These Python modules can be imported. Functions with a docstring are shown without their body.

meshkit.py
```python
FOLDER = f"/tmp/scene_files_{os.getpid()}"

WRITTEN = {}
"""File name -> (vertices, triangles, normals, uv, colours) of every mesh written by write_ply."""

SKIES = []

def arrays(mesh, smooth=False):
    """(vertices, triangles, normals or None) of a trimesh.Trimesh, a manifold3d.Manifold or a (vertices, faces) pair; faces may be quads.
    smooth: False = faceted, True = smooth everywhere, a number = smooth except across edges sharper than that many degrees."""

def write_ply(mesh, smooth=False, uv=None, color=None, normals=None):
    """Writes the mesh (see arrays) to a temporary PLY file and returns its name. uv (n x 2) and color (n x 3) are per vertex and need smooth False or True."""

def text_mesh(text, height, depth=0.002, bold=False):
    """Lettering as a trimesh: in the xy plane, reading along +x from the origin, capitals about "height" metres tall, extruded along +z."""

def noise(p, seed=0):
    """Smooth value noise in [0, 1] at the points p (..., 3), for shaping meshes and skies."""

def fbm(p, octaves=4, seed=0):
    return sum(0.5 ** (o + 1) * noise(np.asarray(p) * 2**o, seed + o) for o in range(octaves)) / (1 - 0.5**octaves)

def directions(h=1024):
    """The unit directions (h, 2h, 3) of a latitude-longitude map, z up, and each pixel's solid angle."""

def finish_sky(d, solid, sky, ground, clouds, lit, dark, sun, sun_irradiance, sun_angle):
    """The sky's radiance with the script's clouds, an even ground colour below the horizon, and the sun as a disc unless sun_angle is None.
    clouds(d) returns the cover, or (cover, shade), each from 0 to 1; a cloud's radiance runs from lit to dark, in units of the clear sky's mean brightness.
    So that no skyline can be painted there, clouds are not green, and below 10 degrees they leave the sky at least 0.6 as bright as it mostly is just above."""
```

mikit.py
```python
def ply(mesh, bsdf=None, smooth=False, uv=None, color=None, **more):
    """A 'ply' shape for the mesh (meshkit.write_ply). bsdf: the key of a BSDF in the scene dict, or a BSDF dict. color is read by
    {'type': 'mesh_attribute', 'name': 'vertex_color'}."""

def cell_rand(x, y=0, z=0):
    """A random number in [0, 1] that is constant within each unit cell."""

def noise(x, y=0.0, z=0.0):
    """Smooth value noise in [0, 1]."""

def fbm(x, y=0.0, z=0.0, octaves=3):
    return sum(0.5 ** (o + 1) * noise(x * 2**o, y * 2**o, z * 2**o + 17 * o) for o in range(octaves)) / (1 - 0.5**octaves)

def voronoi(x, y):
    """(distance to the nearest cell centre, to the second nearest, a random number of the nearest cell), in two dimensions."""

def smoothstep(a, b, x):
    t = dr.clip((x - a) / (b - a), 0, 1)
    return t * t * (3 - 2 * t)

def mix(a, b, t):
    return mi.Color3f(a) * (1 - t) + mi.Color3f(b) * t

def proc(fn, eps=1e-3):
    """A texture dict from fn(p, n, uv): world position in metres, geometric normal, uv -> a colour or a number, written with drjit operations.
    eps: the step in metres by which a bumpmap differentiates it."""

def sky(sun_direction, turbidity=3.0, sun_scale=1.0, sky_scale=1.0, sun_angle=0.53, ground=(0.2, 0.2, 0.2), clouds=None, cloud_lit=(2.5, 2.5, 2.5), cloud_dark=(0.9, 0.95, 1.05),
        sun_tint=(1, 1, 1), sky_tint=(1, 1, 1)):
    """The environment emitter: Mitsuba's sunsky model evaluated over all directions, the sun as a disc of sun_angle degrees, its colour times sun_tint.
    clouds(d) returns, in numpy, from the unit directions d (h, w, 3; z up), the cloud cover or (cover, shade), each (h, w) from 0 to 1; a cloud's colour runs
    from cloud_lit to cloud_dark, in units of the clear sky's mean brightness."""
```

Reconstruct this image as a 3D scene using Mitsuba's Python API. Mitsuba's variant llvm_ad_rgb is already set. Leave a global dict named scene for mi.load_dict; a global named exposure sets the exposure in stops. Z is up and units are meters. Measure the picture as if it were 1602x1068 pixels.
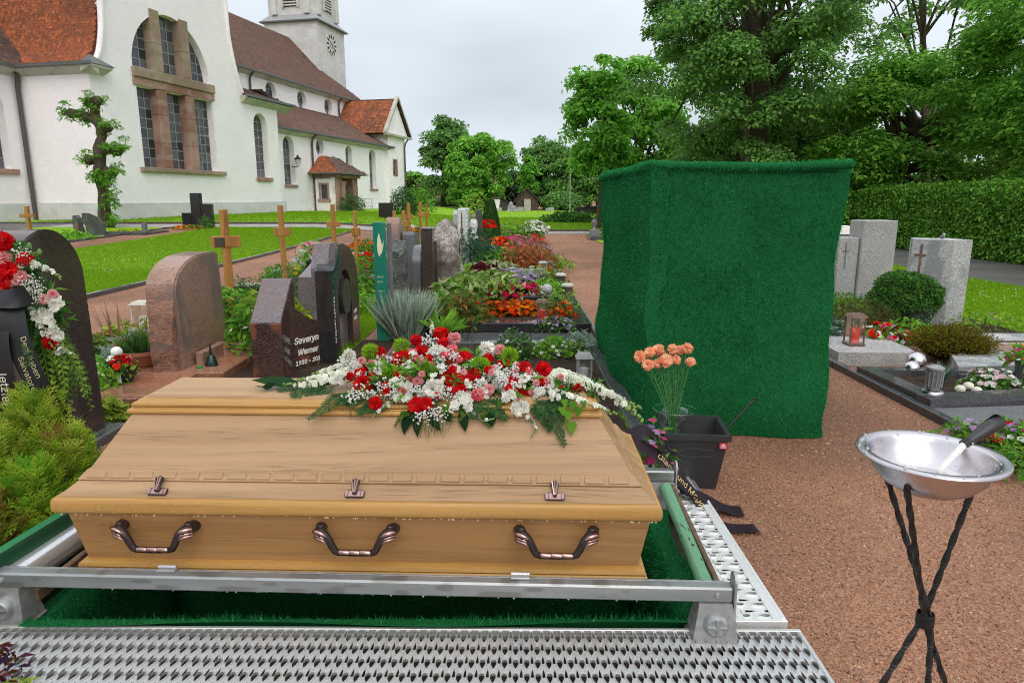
import math, numpy as np, trimesh, manifold3d as mf, drjit as dr, mitsuba as mi, mikit, meshkit
from shapely.geometry import Polygon, Point, box as sbox
from shapely.ops import unary_union
from shapely import affinity
from mikit import proc, noise, fbm, voronoi, cell_rand, smoothstep, mix

# ------------------------------------------------------------------ camera, sky, exposure
PITCH = math.radians(11.84)
scene = {'type': 'scene'}
labels = {}
scene['camera'] = {'type': 'perspective', 'fov': 73.74, 'fov_axis': 'x', 'near_clip': 0.05, 'far_clip': 4000.0,
                   'to_world': mi.ScalarTransform4f().look_at(origin=[0, 0, 1.45], target=[0, math.cos(PITCH), 1.45 - math.sin(PITCH)], up=[0, 0, 1])}


def overcast(d):
    # a closed cloud deck: brighter towards the zenith, slightly mottled
    el = np.clip(d[..., 2], 0, 1)
    mott = meshkit.fbm(d * np.array([3.0, 3.0, 6.0]) + 5.0, 4, 3)
    shade = 0.86 - 0.8 * el + (mott - 0.5) * 0.8
    return np.ones_like(el), np.clip(shade, 0, 1)


scene['sky'] = mikit.sky((0.15, -0.75, 0.65), turbidity=3, sun_scale=0.3, sun_angle=50, sun_tint=(0.86, 0.97, 1.14), ground=(0.12, 0.13, 0.10), clouds=overcast,
                         cloud_lit=(3.30, 3.50, 3.70), cloud_dark=(1.42, 1.61, 1.80))
exposure = 2.25

# ------------------------------------------------------------------ mesh helpers
R_ = np.random.default_rng
UP = np.array([0, 0, 1.0])


def tm(v, f):
    return trimesh.Trimesh(np.asarray(v, float), np.asarray(f, int), process=False)


def box(x0, x1, y0, y1, z0, z1):
    v = np.array([[x, y, z] for x in (x0, x1) for y in (y0, y1) for z in (z0, z1)], float)
    f = np.array([[0, 1, 3], [0, 3, 2], [4, 6, 7], [4, 7, 5], [0, 4, 5], [0, 5, 1], [2, 3, 7], [2, 7, 6], [0, 2, 6], [0, 6, 4], [1, 5, 7], [1, 7, 3]])
    return tm(v, f)


def hull(pts):
    return trimesh.convex.convex_hull(np.asarray(pts, float))


def rbox(x0, x1, y0, y1, z0, z1, r=0.006):
    p = []
    for x, sx in ((x0, 1), (x1, -1)):
        for y, sy in ((y0, 1), (y1, -1)):
            for z, sz in ((z0, 1), (z1, -1)):
                p += [(x + sx * r, y + sy * r, z), (x + sx * r, y, z + sz * r), (x, y + sy * r, z + sz * r)]
    return hull(p)


def cat(*ms):
    ms = [m for a in ms for m in (a if isinstance(a, (list, tuple)) else [a])]
    vs, fs, n = [], [], 0
    for m in ms:
        vs.append(np.asarray(m.vertices)); fs.append(np.asarray(m.faces) + n); n += len(m.vertices)
    return tm(np.vstack(vs), np.vstack(fs))


def tube(path, rad, n=8, cap=True, twist=0.0, flat=1.0):
    p = np.asarray(path, float)
    r = np.broadcast_to(np.asarray(rad, float), (len(p),))
    t = np.gradient(p, axis=0); t /= np.linalg.norm(t, axis=1, keepdims=True) + 1e-12
    a = np.cross(t[0], UP if abs(t[0][2]) < 0.9 else np.array([1.0, 0, 0])); a /= np.linalg.norm(a)
    A = []
    for i in range(len(p)):
        a = a - t[i] * (a @ t[i]); a /= np.linalg.norm(a) + 1e-12
        A.append(a)
    A = np.array(A); B = np.cross(t, A)
    ang = np.arange(n) * 2 * np.pi / n
    ang = ang[None, :] + np.linspace(0, twist, len(p))[:, None]
    v = p[:, None] + r[:, None, None] * (np.cos(ang)[..., None] * A[:, None] + flat * np.sin(ang)[..., None] * B[:, None])
    i, j = np.meshgrid(np.arange(len(p) - 1), np.arange(n), indexing='ij')
    q = np.stack([i * n + j, i * n + (j + 1) % n, (i + 1) * n + (j + 1) % n, (i + 1) * n + j], -1).reshape(-1, 4)
    f = np.vstack([q[:, [0, 1, 2]], q[:, [0, 2, 3]]])
    v = v.reshape(-1, 3)
    if cap:
        k = len(v); v = np.vstack([v, p[0], p[-1]]); jj = np.arange(n); L = (len(p) - 1) * n
        f = np.vstack([f, np.stack([jj * 0 + k, (jj + 1) % n, jj], 1), np.stack([jj * 0 + k + 1, L + jj, L + (jj + 1) % n], 1)])
    return tm(v, f)


def cyl(p0, p1, r0, r1=None, n=16):
    return tube([p0, p1], [r0, r0 if r1 is None else r1], n)


def lathe(prof, n=32, c=(0, 0, 0)):
    pr = np.asarray(prof, float)
    ang = np.arange(n) * 2 * np.pi / n
    v = np.stack([pr[:, None, 0] * np.cos(ang), pr[:, None, 0] * np.sin(ang), np.broadcast_to(pr[:, None, 1], (len(pr), n))], -1).reshape(-1, 3) + np.array(c)
    i, j = np.meshgrid(np.arange(len(pr) - 1), np.arange(n), indexing='ij')
    q = np.stack([i * n + j, i * n + (j + 1) % n, (i + 1) * n + (j + 1) % n, (i + 1) * n + j], -1).reshape(-1, 4)
    return tm(v, np.vstack([q[:, [0, 1, 2]], q[:, [0, 2, 3]]]))


def ball(c, r, sub=2):
    m = trimesh.creation.icosphere(sub); m.vertices = m.vertices * np.asarray(r) + np.asarray(c)
    return m


def ext(poly, h, O=(0, 0, 0), X=(1, 0, 0), Y=(0, 1, 0), Z=(0, 0, 1)):
    """polygon in (X, Y) extruded by h along Z from O"""
    gs = getattr(poly, 'geoms', [poly])
    out = []
    for g in gs:
        m = trimesh.creation.extrude_polygon(g, h, engine='earcut')
        m.vertices = np.asarray(O) + m.vertices[:, :1] * np.asarray(X) + m.vertices[:, 1:2] * np.asarray(Y) + m.vertices[:, 2:] * np.asarray(Z)
        if np.dot(np.cross(X, Y), Z) < 0:
            m.faces = m.faces[:, ::-1]
        out.append(m)
    return cat(out)


def mv(m, loc=(0, 0, 0), rz=0.0, s=1.0, rx=0.0, ry=0.0):
    v = np.asarray(m.vertices) * np.asarray(s)
    for a, ax in ((rx, 0), (ry, 1), (rz, 2)):
        if a:
            i, j = ((1, 2), (2, 0), (0, 1))[ax]
            c, q = math.cos(a), math.sin(a)
            vi, vj = v[:, i].copy(), v[:, j].copy()
            v[:, i], v[:, j] = c * vi - q * vj, q * vi + c * vj
    return tm(v + np.asarray(loc), m.faces)


def rough(m, amp, freq, seed=0, maxlen=None):
    """subdivide and displace along normals: a rough broken stone surface"""
    if maxlen:
        v, f = trimesh.remesh.subdivide_to_size(m.vertices, m.faces, maxlen)
        m = trimesh.Trimesh(v, f, process=True)
    m = trimesh.Trimesh(m.vertices, m.faces, process=True)
    n = m.vertex_normals
    d = meshkit.fbm(m.vertices * freq + 31.7, 4, seed) - 0.5
    return tm(m.vertices + n * (d * 2 * amp)[:, None], m.faces)


def unit(a):
    return a / (np.linalg.norm(a, axis=-1, keepdims=True) + 1e-12)


def kites(P, T, N, L, W, fold=0.25, droop=0.0, belly=0.45):
    """n pointed leaves: base P, along T, face normal N, length L, width W; four vertices, two triangles folded on the midrib"""
    T = unit(T); S = unit(np.cross(N, T)); N = np.cross(T, S)
    L = np.broadcast_to(L, (len(P),))[:, None]; W = np.broadcast_to(W, (len(P),))[:, None]
    mid = P + T * L * belly
    v = np.stack([P, mid + S * W / 2 + N * W * fold, P + T * L - N * L * droop, mid - S * W / 2 + N * W * fold], 1)
    k = np.arange(len(P))[:, None] * 4
    return tm(v.reshape(-1, 3), np.vstack([k + [0, 3, 2], k + [0, 2, 1]]))


def blades(P, T, W, rng):
    """n grass blades or fibres: single upright triangles, T = tip offset"""
    s = unit(np.cross(T, rng.normal(size=P.shape))) * np.broadcast_to(W, (len(P),))[:, None] / 2
    v = np.stack([P - s, P + s, P + T], 1).reshape(-1, 3)
    return tm(v, np.arange(len(P) * 3).reshape(-1, 3))


def rep(c, k):
    return np.repeat(np.asarray(c), k, axis=0)


def pick(rng, cols, n, jit=0.15):
    c = np.asarray(cols, float)[rng.integers(0, len(cols), n)]
    return np.clip(c * (1 + jit * rng.normal(size=(n, 1))), 0.002, 0.95)


def lin(r, g, b):
    c = np.array([r, g, b]) / 255.0
    return np.where(c <= 0.04045, c / 12.92, ((c + 0.055) / 1.055) ** 2.4)


# ------------------------------------------------------------------ scene tree helpers
used = set()


def uniq(key):
    if key not in used:
        used.add(key); return key
    i = 1
    while f'{key}_{i:03d}' in used:
        i += 1
    used.add(f'{key}_{i:03d}')
    return f'{key}_{i:03d}'


def thing(name, label, cat_, group=None):
    k = uniq(name)
    labels[k] = {'label': label, 'category': cat_}
    if group:
        labels[k]['group'] = group
    return k


def put(key, mesh, mat, smooth=False, color=None, label=None, kind=None):
    """one entry of the scene; colour: one per vertex, or one for the whole mesh"""
    key = uniq(key)
    if color is not None:
        color = np.asarray(color, float)
        if color.ndim == 1:
            color = np.broadcast_to(color, (len(mesh.vertices), 3))
        if smooth not in (False, True):
            m2 = trimesh.graph.smooth_shade(trimesh.Trimesh(mesh.vertices, mesh.faces, process=False), angle=np.radians(smooth), facet_minarea=None)
            color, mesh, smooth = np.broadcast_to(color[0], (len(m2.vertices), 3)), m2, True
    uv = None
    if mat in KINDS:
        if smooth not in (False, True):
            mesh, smooth = trimesh.graph.smooth_shade(trimesh.Trimesh(mesh.vertices, mesh.faces, process=False), angle=np.radians(smooth), facet_minarea=None), True
        mat, k = KINDS[mat]
        uv = np.broadcast_to([float(k), 0.0], (len(mesh.vertices), 2))
    scene[key] = mikit.ply(mesh, mat, smooth=smooth, color=color, uv=uv)
    if label or kind:
        labels.setdefault(key, {})
        if label: labels[key]['label'] = label
        if kind: labels[key]['kind'] = kind
    return key


def part(parent, name, mesh, mat, smooth=False, color=None, label=None, kind=None):
    return put(parent + '__' + name, mesh, mat, smooth, color, label, kind)


def structure(name, mesh, mat, smooth=False, color=None):
    return put(name, mesh, mat, smooth, color, kind='structure')


# ------------------------------------------------------------------ materials
def mat(key, base, rough=0.7, two=True, bump=None, bscale=1.0, **kw):
    if callable(base): base = proc(base)
    elif base == 'v': base = {'type': 'mesh_attribute', 'name': 'vertex_color'}
    else: base = {'type': 'rgb', 'value': [float(x) for x in base]}
    b = {'type': 'principled', 'base_color': base, 'roughness': proc(rough) if callable(rough) else rough, **kw}
    if bump is not None:
        b = {'type': 'bumpmap', 'arbitrary': proc(bump), 'scale': bscale, 'bsdf': b}
    scene[key] = {'type': 'twosided', 'bsdf': b} if two else b


def thin(key, rough=0.5, trans=0.5):
    scene[key] = {'type': 'principledthin', 'base_color': {'type': 'mesh_attribute', 'name': 'vertex_color'}, 'roughness': rough, 'diff_trans': trans, 'spec_trans': 0.0}


thin('m_leaf', 0.5, 1.0)
thin('m_petal', 0.7, 0.8)
mat('m_matte', 'v', 0.85, specular=0.2)
mat('m_satin', 'v', 0.45)
mat('m_gloss', 'v', 0.18)


# several stones, woods and plasters share one shader each; the kind of a mesh travels in its uv
KINDS = {}


def family(shader, names):
    for i, nm in enumerate(names): KINDS[nm] = (shader, i)


def sel(uv, vals):
    col = not np.isscalar(vals[0])
    o = mi.Color3f(*[float(x) for x in vals[0]]) if col else mi.Float(float(vals[0]))
    for i, v in enumerate(vals[1:], 1):
        o = dr.select(uv.x > i - 0.5, mi.Color3f(*[float(x) for x in v]) if col else mi.Float(float(v)), o)
    return o


WALLS = {'m_plaster': ((0.84, 0.80, 0.83), (0.87, 0.835, 0.86), (0.80, 0.77, 0.79), 0.12), 'm_tower': ((0.55, 0.545, 0.545), (0.62, 0.61, 0.61), (0.46, 0.45, 0.43), 0.35),
         'm_plinth': ((0.56, 0.55, 0.56), (0.63, 0.62, 0.63), (0.48, 0.465, 0.46), 0.35), 'm_cornice': ((0.42, 0.41, 0.36), (0.50, 0.49, 0.43), (0.33, 0.33, 0.27), 0.5),
         'm_sandstone': ((0.25, 0.135, 0.105), (0.39, 0.25, 0.205), (0.33, 0.24, 0.205), 0.8), 'm_mossy_sandstone': ((0.26, 0.19, 0.145), (0.36, 0.28, 0.22), (0.22, 0.20, 0.09), 0.6)}
family('m_wall', WALLS)


def wall_fn(p, n, uv):
    T = list(WALLS.values())
    c0, c1, c2, k = (sel(uv, [t[i] for t in T]) for i in range(4))
    g = fbm(p.x * 1.1, p.y * 1.1, p.z * 0.8, 3)
    f = noise(p.x * 14, p.y * 14, p.z * 9)
    st = smoothstep(0.56, 0.66, fbm(p.x * 2.1 + 9, p.y * 2.1, p.z * 2.5, 2))
    c = c0 + (c1 - c0) * smoothstep(0.3, 0.7, g)
    return (c + (c2 - c) * (st * k)) * (0.93 + 0.10 * f)


mat('m_wall', wall_fn, 0.9, specular=0.12)
mat('m_zinc', (0.14, 0.145, 0.15), 0.5, metallic=0.4)
mat('m_downpipe', (0.075, 0.065, 0.065), 0.5)
mat('m_lead', (0.27, 0.28, 0.29), 0.6)
mat('m_leaded_glass', (0.05, 0.053, 0.06), 0.12, specular=0.6)
mat('m_leaded_glass_dark', (0.028, 0.032, 0.036), 0.16, specular=0.5)
mat('m_leaded_glass_milky', (0.11, 0.115, 0.12), 0.3, specular=0.4)

WOODS = {'m_oak': ((0.315, 0.186, 0.094), (0.395, 0.245, 0.130), 0.24, 330.0), 'm_oak_body': ((0.305, 0.152, 0.056), (0.385, 0.205, 0.080), 0.2, 330.0), 'm_oak_trim': ((0.385, 0.205, 0.055), (0.455, 0.255, 0.078), 0.12, 220.0),
         'm_pine': ((0.27, 0.115, 0.022), (0.38, 0.185, 0.042), 0.35, 90.0), 'm_timber': ((0.030, 0.020, 0.015), (0.065, 0.044, 0.032), 0.3, 90.0)}
family('m_wood', WOODS)


def wood_fn(p, n, uv):
    T = list(WOODS.values())
    c0, c1, gap, fine = (sel(uv, [t[i] for t in T]) for i in range(4))
    up = uv.x > 2.5
    a = dr.select(up, p.z, p.x); b = dr.select(up, p.x, p.y); c = dr.select(up, p.y, p.z)
    wob = 0.05 * noise(a * 1.6, b * 5, c * 5)
    lay = fbm(a * 0.9, (b + wob) * 20, (c + wob) * 20, 4)
    line = smoothstep(0.55, 0.85, noise(a * 5, (b + wob) * fine, (c + wob) * fine)) * smoothstep(0.35, 0.7, noise(a * 1.3 + 4, b * 30, c * 30))
    band = smoothstep(0.56, 0.70, noise(a * 0.7 + 8, (b + wob) * 60, (c + wob) * 60))
    col = c0 + (c1 - c0) * smoothstep(0.25, 0.75, lay)
    return col * (1 - gap * line * 1.5) * (1 - gap * 0.3 * band)


mat('m_wood', wood_fn, lambda p, n, uv: sel(uv, [0.5, 0.45, 0.36, 0.55, 0.6]), specular=0.45)
mat('m_copper', (0.46, 0.29, 0.265), 0.2, metallic=1.0)
mat('m_dark_copper', (0.045, 0.032, 0.031), 0.28, metallic=0.5)
mat('m_aluminium', (0.56, 0.565, 0.57), 0.38, metallic=0.55)


def bar_alu(p, n, uv):
    g = fbm(p.x * 3, p.y * 30, p.z * 30, 2)
    st = smoothstep(0.6, 0.8, noise(p.x * 14, p.y * 14, p.z * 50))
    return mix(mix((0.25, 0.265, 0.27), (0.37, 0.385, 0.39), g), (0.16, 0.15, 0.145), st * 0.6)


mat('m_rail', bar_alu, 0.36, metallic=0.65)
mat('m_cast', lambda p, n, uv: mix((0.25, 0.255, 0.255), (0.42, 0.425, 0.425), noise(p.x * 55, p.y * 55, p.z * 55)), 0.42, metallic=0.6)
mat('m_roller', (0.68, 0.69, 0.71), 0.24, metallic=0.7)


def worn_green(p, n, uv):
    w = smoothstep(0.66, 0.72, fbm(p.x * 60, p.y * 22, p.z * 60, 3))
    return mix((0.13, 0.31, 0.18), (0.05, 0.045, 0.035), w)


mat('m_worn_green', worn_green, 0.35)
mat('m_rust', lambda p, n, uv: mix((0.06, 0.04, 0.028), (0.18, 0.105, 0.065), noise(p.x * 35, p.y * 35, p.z * 35)), 0.6)
mat('m_green_steel', (0.014, 0.08, 0.036), 0.3)
scene['m_stainless'] = {'type': 'twosided', 'bsdf': {'type': 'roughconductor', 'material': 'Cr', 'alpha': 0.12, 'specular_reflectance': {'type': 'rgb', 'value': [1.0, 0.99, 0.97]}}}
mat('m_iron', (0.014, 0.014, 0.015), 0.36, specular=0.32)
mat('m_black_plastic', (0.027, 0.028, 0.031), 0.42)
mat('m_ribbon', (0.012, 0.0125, 0.015), 0.42, specular=0.35)
mat('m_ribbon_violet', (0.020, 0.012, 0.018), 0.45, specular=0.16)
mat('m_pale_aluminium', (0.74, 0.745, 0.75), 0.42, metallic=0.4)
mat('m_terracotta', (0.32, 0.105, 0.056), 0.75)
scene['m_pane'] = {'type': 'thindielectric'}

# ground colours, vein colour, grain frequency, vein strength, vein frequency, vertical stretch, roughness
STONES = {
    'm_pink_granite': ((0.225, 0.125, 0.09), (0.33, 0.20, 0.15), (0.14, 0.105, 0.09), (0.165, 0.125, 0.115), 75, 0.85, 4.5, 0.30, 0.16),
    'm_pink_granite_raw': ((0.20, 0.085, 0.055), (0.29, 0.155, 0.11), (0.09, 0.065, 0.06), (0.10, 0.065, 0.055), 75, 0.85, 6.0, 1.2, 0.75),
    'm_red_slab': ((0.25, 0.105, 0.062), (0.34, 0.16, 0.10), (0.12, 0.07, 0.055), (0.18, 0.09, 0.065), 80, 0.6, 4, 1.0, 0.10),
    'm_brown_granite': ((0.030, 0.020, 0.019), (0.075, 0.042, 0.036), (0.12, 0.06, 0.05), (0.19, 0.072, 0.042), 85, 0.85, 6.5, 0.45, 0.12),
    'm_violet_granite': ((0.10, 0.085, 0.095), (0.17, 0.15, 0.16), (0.25, 0.22, 0.23), (0.15, 0.10, 0.095), 95, 0.5, 4, 0.5, 0.2),
    'm_dark_brown_stone': ((0.030, 0.022, 0.021), (0.052, 0.037, 0.034), (0.085, 0.065, 0.06), (0.085, 0.066, 0.058), 100, 0.6, 5, 0.15, 0.2),
    'm_grey_granite': ((0.27, 0.265, 0.27), (0.38, 0.375, 0.37), (0.11, 0.11, 0.115), (0.3, 0.3, 0.3), 85, 0.2, 4, 0.5, 0.45),
    'm_pale_granite': ((0.30, 0.305, 0.31), (0.43, 0.435, 0.435), (0.12, 0.12, 0.125), (0.17, 0.18, 0.185), 70, 0.7, 6, 0.25, 0.5),
    'm_black_granite': ((0.011, 0.011, 0.012), (0.020, 0.020, 0.021), (0.05, 0.05, 0.055), (0.015, 0.015, 0.016), 130, 0.2, 4, 0.5, 0.07),
    'm_kerb_granite': ((0.040, 0.042, 0.047), (0.075, 0.078, 0.085), (0.15, 0.155, 0.16), (0.06, 0.062, 0.066), 110, 0.3, 5, 0.5, 0.09),
    'm_slate_granite': ((0.105, 0.105, 0.12), (0.15, 0.15, 0.168), (0.22, 0.22, 0.235), (0.12, 0.12, 0.13), 100, 0.3, 4, 0.5, 0.3),
    'm_boulder': ((0.19, 0.165, 0.155), (0.34, 0.305, 0.295), (0.50, 0.48, 0.48), (0.09, 0.07, 0.055), 30, 0.85, 2.6, 0.6, 0.9),
    'm_raw_dark': ((0.035, 0.04, 0.037), (0.085, 0.095, 0.085), (0.16, 0.17, 0.155), (0.03, 0.03, 0.028), 35, 0.5, 3, 0.6, 0.8),
    'm_marble': ((0.44, 0.48, 0.475), (0.60, 0.63, 0.62), (0.30, 0.34, 0.35), (0.28, 0.32, 0.33), 25, 0.6, 6, 0.3, 0.4)}
family('m_stone', STONES)


def stone_fn(p, n, uv):
    T = list(STONES.values())
    c0, c1, c2, vc, sc, vein, vs, st = (sel(uv, [t[i] for t in T]) for i in range(8))
    a = noise(p.x * sc, p.y * sc, p.z * sc)
    b = noise(p.x * sc * 2.3 + 5, p.y * sc * 2.3, p.z * sc * 2.3)
    g = fbm(p.x * 5, p.y * 5, p.z * 5 * st, 3)
    c = c0 + (c1 - c0) * smoothstep(0.35, 0.65, a * 0.55 + g * 0.45)
    c = c + (c2 - c) * smoothstep(0.66, 0.78, b)
    v = fbm(p.x * vs + 3, p.y * vs, p.z * vs * st * 1.4 + 1.5 * p.y, 4)
    return c + (vc - c) * (vein * smoothstep(0.50, 0.62, v))


mat('m_stone', stone_fn, lambda p, n, uv: sel(uv, [t[8] for t in STONES.values()]))
mat('m_green_glass', (0.016, 0.17, 0.12), 0.08, specular=0.7)


def gravel(p, n, uv):
    d1, d2, w = voronoi(p.x * 112, p.y * 112)
    w2 = cell_rand(dr.floor(p.x * 220 + d1), dr.floor(p.y * 220 + w))
    t = fbm(p.x * 1.1, p.y * 1.1, 0, 3)
    base = mix((0.185, 0.078, 0.043), (0.38, 0.190, 0.112), w * 0.7 + w2 * 0.3)
    base = mix(base, (0.40, 0.26, 0.19), smoothstep(0.95, 1.0, w2) * 0.8)
    base = mix(base, (0.095, 0.055, 0.042), smoothstep(0.74, 0.88, 1 - w2) * 0.85)
    damp = smoothstep(0.52, 0.66, fbm(p.x * 0.55 + 7, p.y * 0.4, 0, 3))
    return base * (0.72 + 0.56 * t) * (1 - 0.22 * damp)


mat('m_gravel', gravel, 0.6, specular=0.35, bump=lambda p, n, uv: noise(p.x * 130, p.y * 130) + 0.5 * noise(p.x * 300, p.y * 300), bscale=0.005)
mat('m_asphalt', lambda p, n, uv: mix((0.06, 0.057, 0.058), (0.11, 0.10, 0.098), fbm(p.x * 1.2, p.y * 1.2, 0, 2)) * (0.75 + 0.5 * noise(p.x * 90, p.y * 90)), 0.5)
mat('m_pavers', lambda p, n, uv: mix((0.19, 0.185, 0.185), (0.27, 0.26, 0.262), cell_rand(dr.floor(p.x * 2.5), dr.floor(p.y * 2.5), 1)), 0.7)


def soil(p, n, uv):
    return mix((0.016, 0.012, 0.010), (0.060, 0.043, 0.032), noise(p.x * 60, p.y * 60, p.z * 60) * (0.4 + 1.1 * noise(p.x * 7, p.y * 7, p.z * 7)))


mat('m_soil', soil, 0.9, specular=0.1)


def lawn_base(p, n, uv):
    g = fbm(p.x * 0.5, p.y * 0.5, 0, 2)
    h = fbm(p.x * 6, p.y * 2.5, 0, 2)
    fl = smoothstep(0.78, 0.82, noise(p.x * 13, p.y * 13))
    c = mix((0.115, 0.225, 0.010), (0.170, 0.30, 0.014), smoothstep(0.25, 0.75, g * 0.45 + h * 0.55))
    return mix(c, (0.15, 0.20, 0.03), fl * 0.4)


mat('m_lawn', lawn_base, 0.8, specular=0.1)
mat('m_hill', (0.06, 0.105, 0.05), 1.0, specular=0.0)


def bark(p, n, uv):
    g = fbm(p.x * 9, p.y * 9, p.z * 2.5, 3)
    return mix(mix((0.035, 0.028, 0.020), (0.11, 0.09, 0.065), g), (0.07, 0.08, 0.03), smoothstep(0.55, 0.65, noise(p.x * 3, p.y * 3, p.z * 3)) * 0.7)


mat('m_bark', bark, 0.95, specular=0.1)


mat('m_turf_cloth', (0.009, 0.105, 0.034), 0.9, specular=0.1)
# ------------------------------------------------------------------ terrain
def ss(a, b, x):
    t = np.clip((np.asarray(x, float) - a) / (b - a), 0, 1)
    return t * t * (3 - 2 * t)


def zg(x, y):
    return 0.45 * ss(14, 40, y) * ss(2, 9, -np.asarray(x, float))


PX0, PX1, PY0, PY1 = -1.60, 0.60, 2.045, 2.93      # the open grave


def sheet(xs, ys, dz, hole=None):
    xs, ys = np.asarray(xs, float), np.asarray(ys, float)
    X, Y = np.meshgrid(xs, ys)
    v = np.stack([X, Y, zg(X, Y) + dz], -1).reshape(-1, 3)
    i, j = np.meshgrid(np.arange(len(ys) - 1), np.arange(len(xs) - 1), indexing='ij')
    q = np.stack([i * len(xs) + j, i * len(xs) + j + 1, (i + 1) * len(xs) + j + 1, (i + 1) * len(xs) + j], -1).reshape(-1, 4)
    if hole:
        c = v[q].mean(1)
        q = q[~((c[:, 0] > hole[0]) & (c[:, 0] < hole[1]) & (c[:, 1] > hole[2]) & (c[:, 1] < hole[3]))]
    return tm(v, np.vstack([q[:, [0, 1, 2]], q[:, [0, 2, 3]]]))


def lines(a, b, step):
    return np.linspace(a, b, max(2, int(round((b - a) / step)) + 1))


gx = np.unique(np.concatenate([[-1500, -600, -250, -120, -60], lines(-40, 12, 1.3), [PX0, PX1, 20, 40, 90, 250, 600, 1500]]))
gy = np.unique(np.concatenate([[-300, -60, -15, -4], lines(0, 60, 1.5), [PY0, PY1, 80, 120, 200, 400, 900, 1800]]))
structure('ground', sheet(gx, gy, 0.0, (PX0, PX1, PY0, PY1)), 'm_gravel')
w_ = 0.05
structure('grave_pit', cat(box(PX0 - w_, PX0 + 0.001, PY0 - w_, PY1 + w_, -1.7, -0.004), box(PX1 - 0.001, PX1 + w_, PY0 - w_, PY1 + w_, -1.7, -0.004),
                           box(PX0, PX1, PY0 - w_, PY0 + 0.001, -1.7, -0.004), box(PX0, PX1, PY1 - 0.001, PY1 + w_, -1.7, -0.004), box(PX0, PX1, PY0, PY1, -1.75, -1.7)), 'm_soil')

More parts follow.
